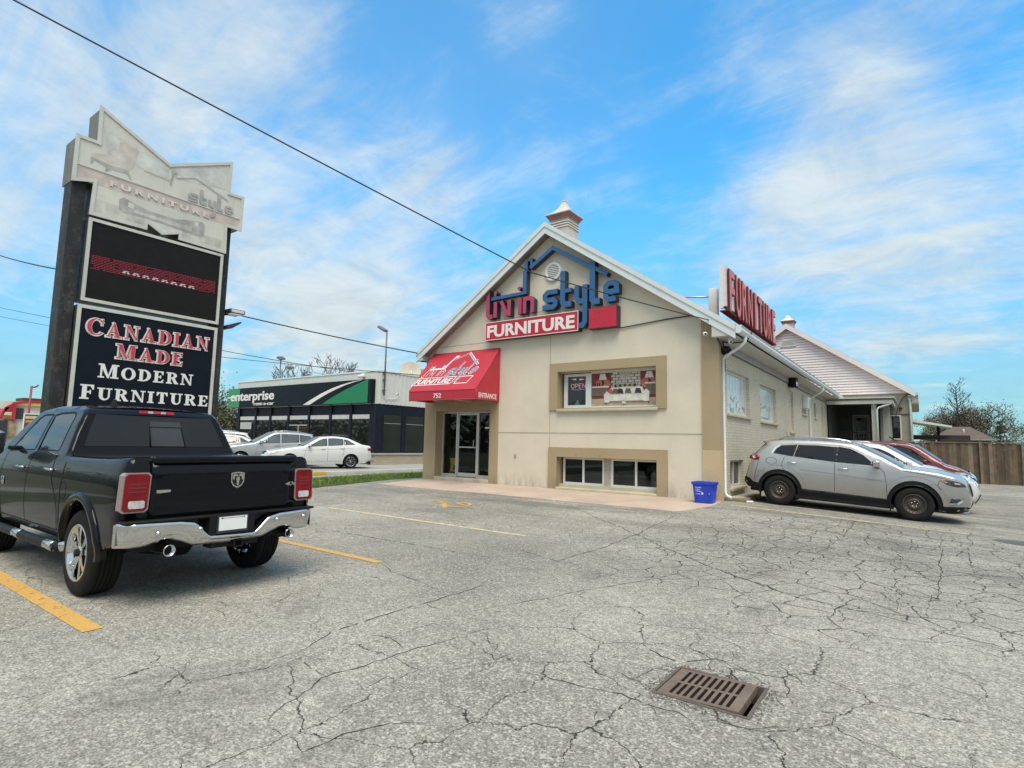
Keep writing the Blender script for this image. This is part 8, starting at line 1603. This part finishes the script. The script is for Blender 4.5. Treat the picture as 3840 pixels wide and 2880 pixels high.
# ---- generic passenger cars
def sedan(name, label, bodymat, L=4.7, wb=2.69, hgt=1.46, r=0.32, glass_m=CARGLASS_LIGHT, group=None, style='multi', kind='sedan', rimmat=ALLOY, cat='car'):
    ro = 1.03; s_ = hgt / 1.46; fo = L - ro - wb; xf = wb
    if kind == 'sedan':
        ol = [(-0.85, 0.28, 'tail'), (-1.0, 0.36, 'tail'), (-1.04, 0.55, 'tail'), (-0.98, 0.80, 'tail'), (-0.98, 1.0, 'trunk'), (-0.90, 1.055, 'trunk'), (-0.55, 1.10, 'rwin', 1), (0.05, 1.37, 'rwin'), (0.30, 1.425, 'roof', 1), (0.75, 1.46, 'roof'), (1.25, 1.43, 'roof', 1), (1.42, 1.385, 'wind'), (2.10, 1.00, 'hood', 1), (2.6, 0.93, 'hood'), (3.1, 0.84, 'hood'), (xf + fo - 0.2, 0.74, 'front', 1), (xf + fo - 0.03, 0.60, 'front'), (xf + fo, 0.42, 'front'), (xf + fo - 0.1, 0.24, 'front'), (xf + fo - 0.25, 0.20, 'front')]
        wins_ = [[(-0.20, 1.10), (0.16, 1.305), (0.31, 1.335), (0.33, 1.075)], [(0.37, 1.07), (0.35, 1.34), (0.75, 1.375), (1.02, 1.36), (1.05, 1.03)], [(1.10, 1.03), (1.08, 1.355), (1.25, 1.335), (1.40, 1.28), (1.92, 0.99)]]
        handles_ = [(0.42, 0.93), (1.28, 0.91)]; zp_ = [(0.2, 0.83), (0.4, 0.875), (0.65, 0.90), (0.85, 0.89), (1.0, 0.865), (1.08, 0.83), (1.25, 0.72), (1.46, 0.58)]
        belt = [(-0.05, 0.92), (1.0, 0.87), (2.2, 0.80)]
    elif kind == 'van':
        ol = [(-0.72, 0.32, 'tail'), (-0.86, 0.42, 'tail'), (-0.90, 0.60, 'tail'), (-0.88, 1.0, 'tail'), (-0.86, 1.14, 'rwin', 1), (-0.66, 1.60, 'rwin', 1), (-0.66, 1.66, 'roof', 1), (-0.2, 1.72, 'roof'), (0.6, 1.76, 'roof'), (1.5, 1.75, 'roof'), (1.98, 1.72, 'roof', 1), (2.16, 1.65, 'wind'), (2.78, 1.19, 'hood', 1), (xf + fo - 0.72, 1.10, 'hood'), (xf + fo - 0.42, 1.0, 'hood'), (xf + fo - 0.18, 0.88, 'front', 1), (xf + fo - 0.04, 0.72, 'front'), (xf + fo, 0.48, 'front'), (xf + fo - 0.1, 0.28, 'front'), (xf + fo - 0.25, 0.24, 'front')]
        wins_ = [[(-0.66, 1.20), (-0.52, 1.56), (0.20, 1.62), (0.20, 1.18)], [(0.26, 1.18), (0.26, 1.625), (1.20, 1.635), (1.22, 1.14)], [(1.28, 1.14), (1.27, 1.64), (1.75, 1.625), (2.05, 1.53), (2.55, 1.14)]]
        handles_ = [(0.35, 1.02), (1.45, 1.0)]; zp_ = [(0.2, 0.87), (0.45, 0.94), (0.7, 0.97), (0.95, 0.96), (1.15, 0.93), (1.4, 0.83), (1.76, 0.70)]; belt = [(-0.05, 1.0), (1.0, 0.97), (2.4, 0.92)]; s_ = hgt / 1.76
    else:
        ol = [(-0.72, 0.32, 'tail'), (-0.86, 0.42, 'tail'), (-0.90, 0.60, 'tail'), (-0.84, 0.95, 'tail'), (-0.80, 1.12, 'rwin', 1), (-0.52, 1.50, 'rwin', 1), (-0.55, 1.56, 'roof', 1), (-0.2, 1.61, 'roof'), (0.5, 1.66, 'roof'), (1.1, 1.645, 'roof', 1), (1.35, 1.58, 'wind'), (2.15, 1.12, 'hood', 1), (2.45, 1.07, 'hood'), (xf + fo - 0.6, 0.98, 'hood'), (xf + fo - 0.22, 0.88, 'front', 1), (xf + fo - 0.04, 0.72, 'front'), (xf + fo, 0.48, 'front'), (xf + fo - 0.1, 0.28, 'front'), (xf + fo - 0.25, 0.24, 'front')]
        wins_ = [[(-0.55, 1.20), (-0.36, 1.46), (0.10, 1.52), (0.12, 1.17)], [(0.17, 1.165), (0.15, 1.525), (0.95, 1.54), (0.97, 1.12)], [(1.03, 1.12), (1.01, 1.54), (1.22, 1.51), (1.42, 1.42), (1.93, 1.09)]]
        handles_ = [(0.25, 1.02), (1.2, 1.0)]; zp_ = [(0.2, 0.85), (0.45, 0.90), (0.7, 0.92), (0.95, 0.915), (1.1, 0.89), (1.2, 0.85), (1.4, 0.75), (1.66, 0.62)]; belt = [(-0.05, 1.0), (1.0, 0.95), (2.2, 0.88)]
        s_ = hgt / 1.66
    sc_ = lambda P: [(p[0], p[1] * s_) + tuple(p[2:]) for p in P]
    c = Car(name, label, cat, sc_(ol), 0.2 * s_ + 0.02, [(0, r, r + 0.05), (wb, r, r + 0.05)], [(z * s_, w_) for z, w_ in zp_], [(-1.04, 0.20), (-0.8, 0.08), (-0.4, 0.01), (0.2, 0), (wb, 0), (wb + 0.4, 0.05), (wb + fo - 0.2, 0.17), (wb + fo, 0.34)], bodymat, fillet=0.06, h=0.10, group=group, bulge={'front': (0.08, 2), 'hood': (0.04, 2), 'roof': (0.03, 2), 'wind': (0.07, 2), 'rwin': (0.06, 2), 'trunk': (0.03, 2), 'tail': (0.05, 2)})
    W_ = [sc_(w_) for w_ in wins_]; c.body(W_, strips=[t for t in ('tail', 'trunk', 'roof', 'hood', 'front') if t in c.tags])
    for w_ in W_: c.patch('side_window', w_, glass_m, -0.004, joined=False); c.trim('window_seal', w_, 0.02, BLACK_PLASTIC, 0.001)
    c.part_strip('windshield', 'wind', glass_m, t=(-0.94, 0.94), off=0.003); c.part_strip('windshield_surround', 'wind', bodymat, off=-0.002); c.part_strip('rear_window', 'rwin', glass_m, t=(-0.92, 0.92), off=0.003); c.part_strip('rear_window_surround', 'rwin', bodymat, off=-0.002)
    c.wheel(0, r, r, 0.86, 0.2, style, r * 0.68, rimmat); c.wheel(wb, r, r, 0.86, 0.2, style, r * 0.68, rimmat); c.handles([(x, z * s_) for x, z in handles_], bodymat, 0.18)
    c.mirror(2.35 if kind == 'van' else 1.86, 1.03 * s_ if kind == 'sedan' else 1.14 * s_, bodymat, (0.12, 0.09, 0.06), 0.06)
    zb = 1.0 if kind == 'sedan' else 1.1
    c.seams([[(1.07, zb * s_), (1.07, 0.34 * s_)], [(0.32, zb * 0.98 * s_), (0.34, 0.75 * s_), (0.42, 0.55 * s_)], [(1.98, 0.98 * zb * s_), (2.06, 0.7 * s_), (2.12, 0.36 * s_)]], 0.009)
    c.trim('body_crease', [(x, z * s_) for x, z in belt], 0.02, M('crease_shade', (0.4, 0.4, 0.4), 0.4), 0.001, closed=False); c.trim('sill_crease', [(0.45, 0.34 * s_), (2.2, 0.32 * s_)], 0.02, M('crease_shade', (0.4, 0.4, 0.4), 0.4), 0.001, closed=False)
    zt = (0.94 if kind == 'sedan' else 1.05) * s_; c.patch('tail_light', [(-1.0, zt + 0.02), (-0.78, zt - 0.005), (-0.80, zt - 0.10), (-0.95, zt - 0.13), (-1.0, zt - 0.12)], REDLENS, 0.008, joined=False)
    zh = (0.70 if kind == 'sedan' else 0.84) * s_; xe = wb + fo; c.patch('headlight', [(xe - 0.55, zh + 0.06), (xe - 0.3, zh + 0.055), (xe - 0.06, zh - 0.06), (xe - 0.10, zh - 0.10), (xe - 0.3, zh - 0.06)], CLEARLENS, 0.008, joined=False)
    for t0, t1 in ((-0.97, -0.62), (0.62, 0.97)): b = MB(); c.strip(b, ['front'], 0, 5, t0, t1, 0.006, (0.05, 0.32)); b.build('headlight', CLEARLENS, c.root)
    c.part_strip('grille', 'front', BLACK_PLASTIC, t=(-0.58, 0.58), u=(0.06, 0.30), off=0.006); c.part_strip('lower_grille', 'front', BLACK_PLASTIC, t=(-0.7, 0.7), u=(0.50, 0.78), off=0.006)
    if kind != 'sedan':
        for sg in (1, -1): b = MB().tube([(-0.25, sg * 0.58, 1.62 * s_), (0.2, sg * 0.6, 1.69 * s_), (0.9, sg * 0.6, 1.70 * s_), (1.15, sg * 0.58, 1.65 * s_)], 0.016, 6); b.build('roof_rail', ALLOY, c.root)
    return c
WHITECAR = paint('white_car_paint', (0.72, 0.73, 0.73), 0.0, 0.3); SILV2 = paint('cool_silver_paint', (0.46, 0.48, 0.49), 0.5, 0.32); PEARL = paint('pearl_white_paint', (0.66, 0.67, 0.67), 0.1, 0.3); GREYCAR = paint('grey_car_paint', (0.30, 0.32, 0.33), 0.5, 0.3); REDCAR = paint('dark_red_paint', (0.14, 0.008, 0.016), 0.2, 0.3)
# beside the silver one
c = sedan('white_car', 'white car between the silver and the red vehicle', WHITECAR, L=4.32, wb=2.6, hgt=1.64, r=0.33, glass_m=CARGLASS, style='five', kind='suv'); c.place(-2.2, 19.0, 0.20, 0.0, R(2.0))
c = sedan('red_minivan', 'dark red minivan with roof rails parked nearest the board fence', REDCAR, L=4.65, wb=2.85, hgt=1.73, r=0.34, glass_m=CARGLASS, kind='van', style='five'); c.place(-2.35, 22.3, 0.20, 0.0, R(1.2))
# rental row
LG = 'cars parked in the rental lot'
HEAD = R(-112)
def front_at(car, x, y, z, yaw): car.place(x, y, z, yaw)
c = sedan('white_sedan', 'white sedan with dark alloy wheels parked nearest the grass strip', WHITECAR, group=LG, rimmat=M('machined_rim', (0.28, 0.285, 0.29), 0.3, 0.8)); front_at(c, -21.5 - 0.80 * math.cos(HEAD + math.pi / 2), 17.0 - 0.80 * math.sin(HEAD + math.pi / 2), 0.255, HEAD)
c = sedan('silver_hatch', 'silver crossover with roof rails behind the white sedan', SILV2, L=4.6, wb=2.7, hgt=1.64, r=0.34, kind='suv', group=LG); front_at(c, -24.97, 16.53, 0.255, HEAD + R(2))
c = sedan('white_saloon', 'small white saloon mostly hidden beyond the silver crossover', WHITECAR, L=4.5, wb=2.6, hgt=1.46, group=LG); front_at(c, -28.7, 15.75, 0.255, HEAD)
c = sedan('pearl_crossover', 'white crossover farthest left in the rental row beside the pickup cab', PEARL, L=4.6, wb=2.7, hgt=1.66, r=0.34, kind='suv', group=LG); front_at(c, -32.3, 17.3, 0.255, HEAD)
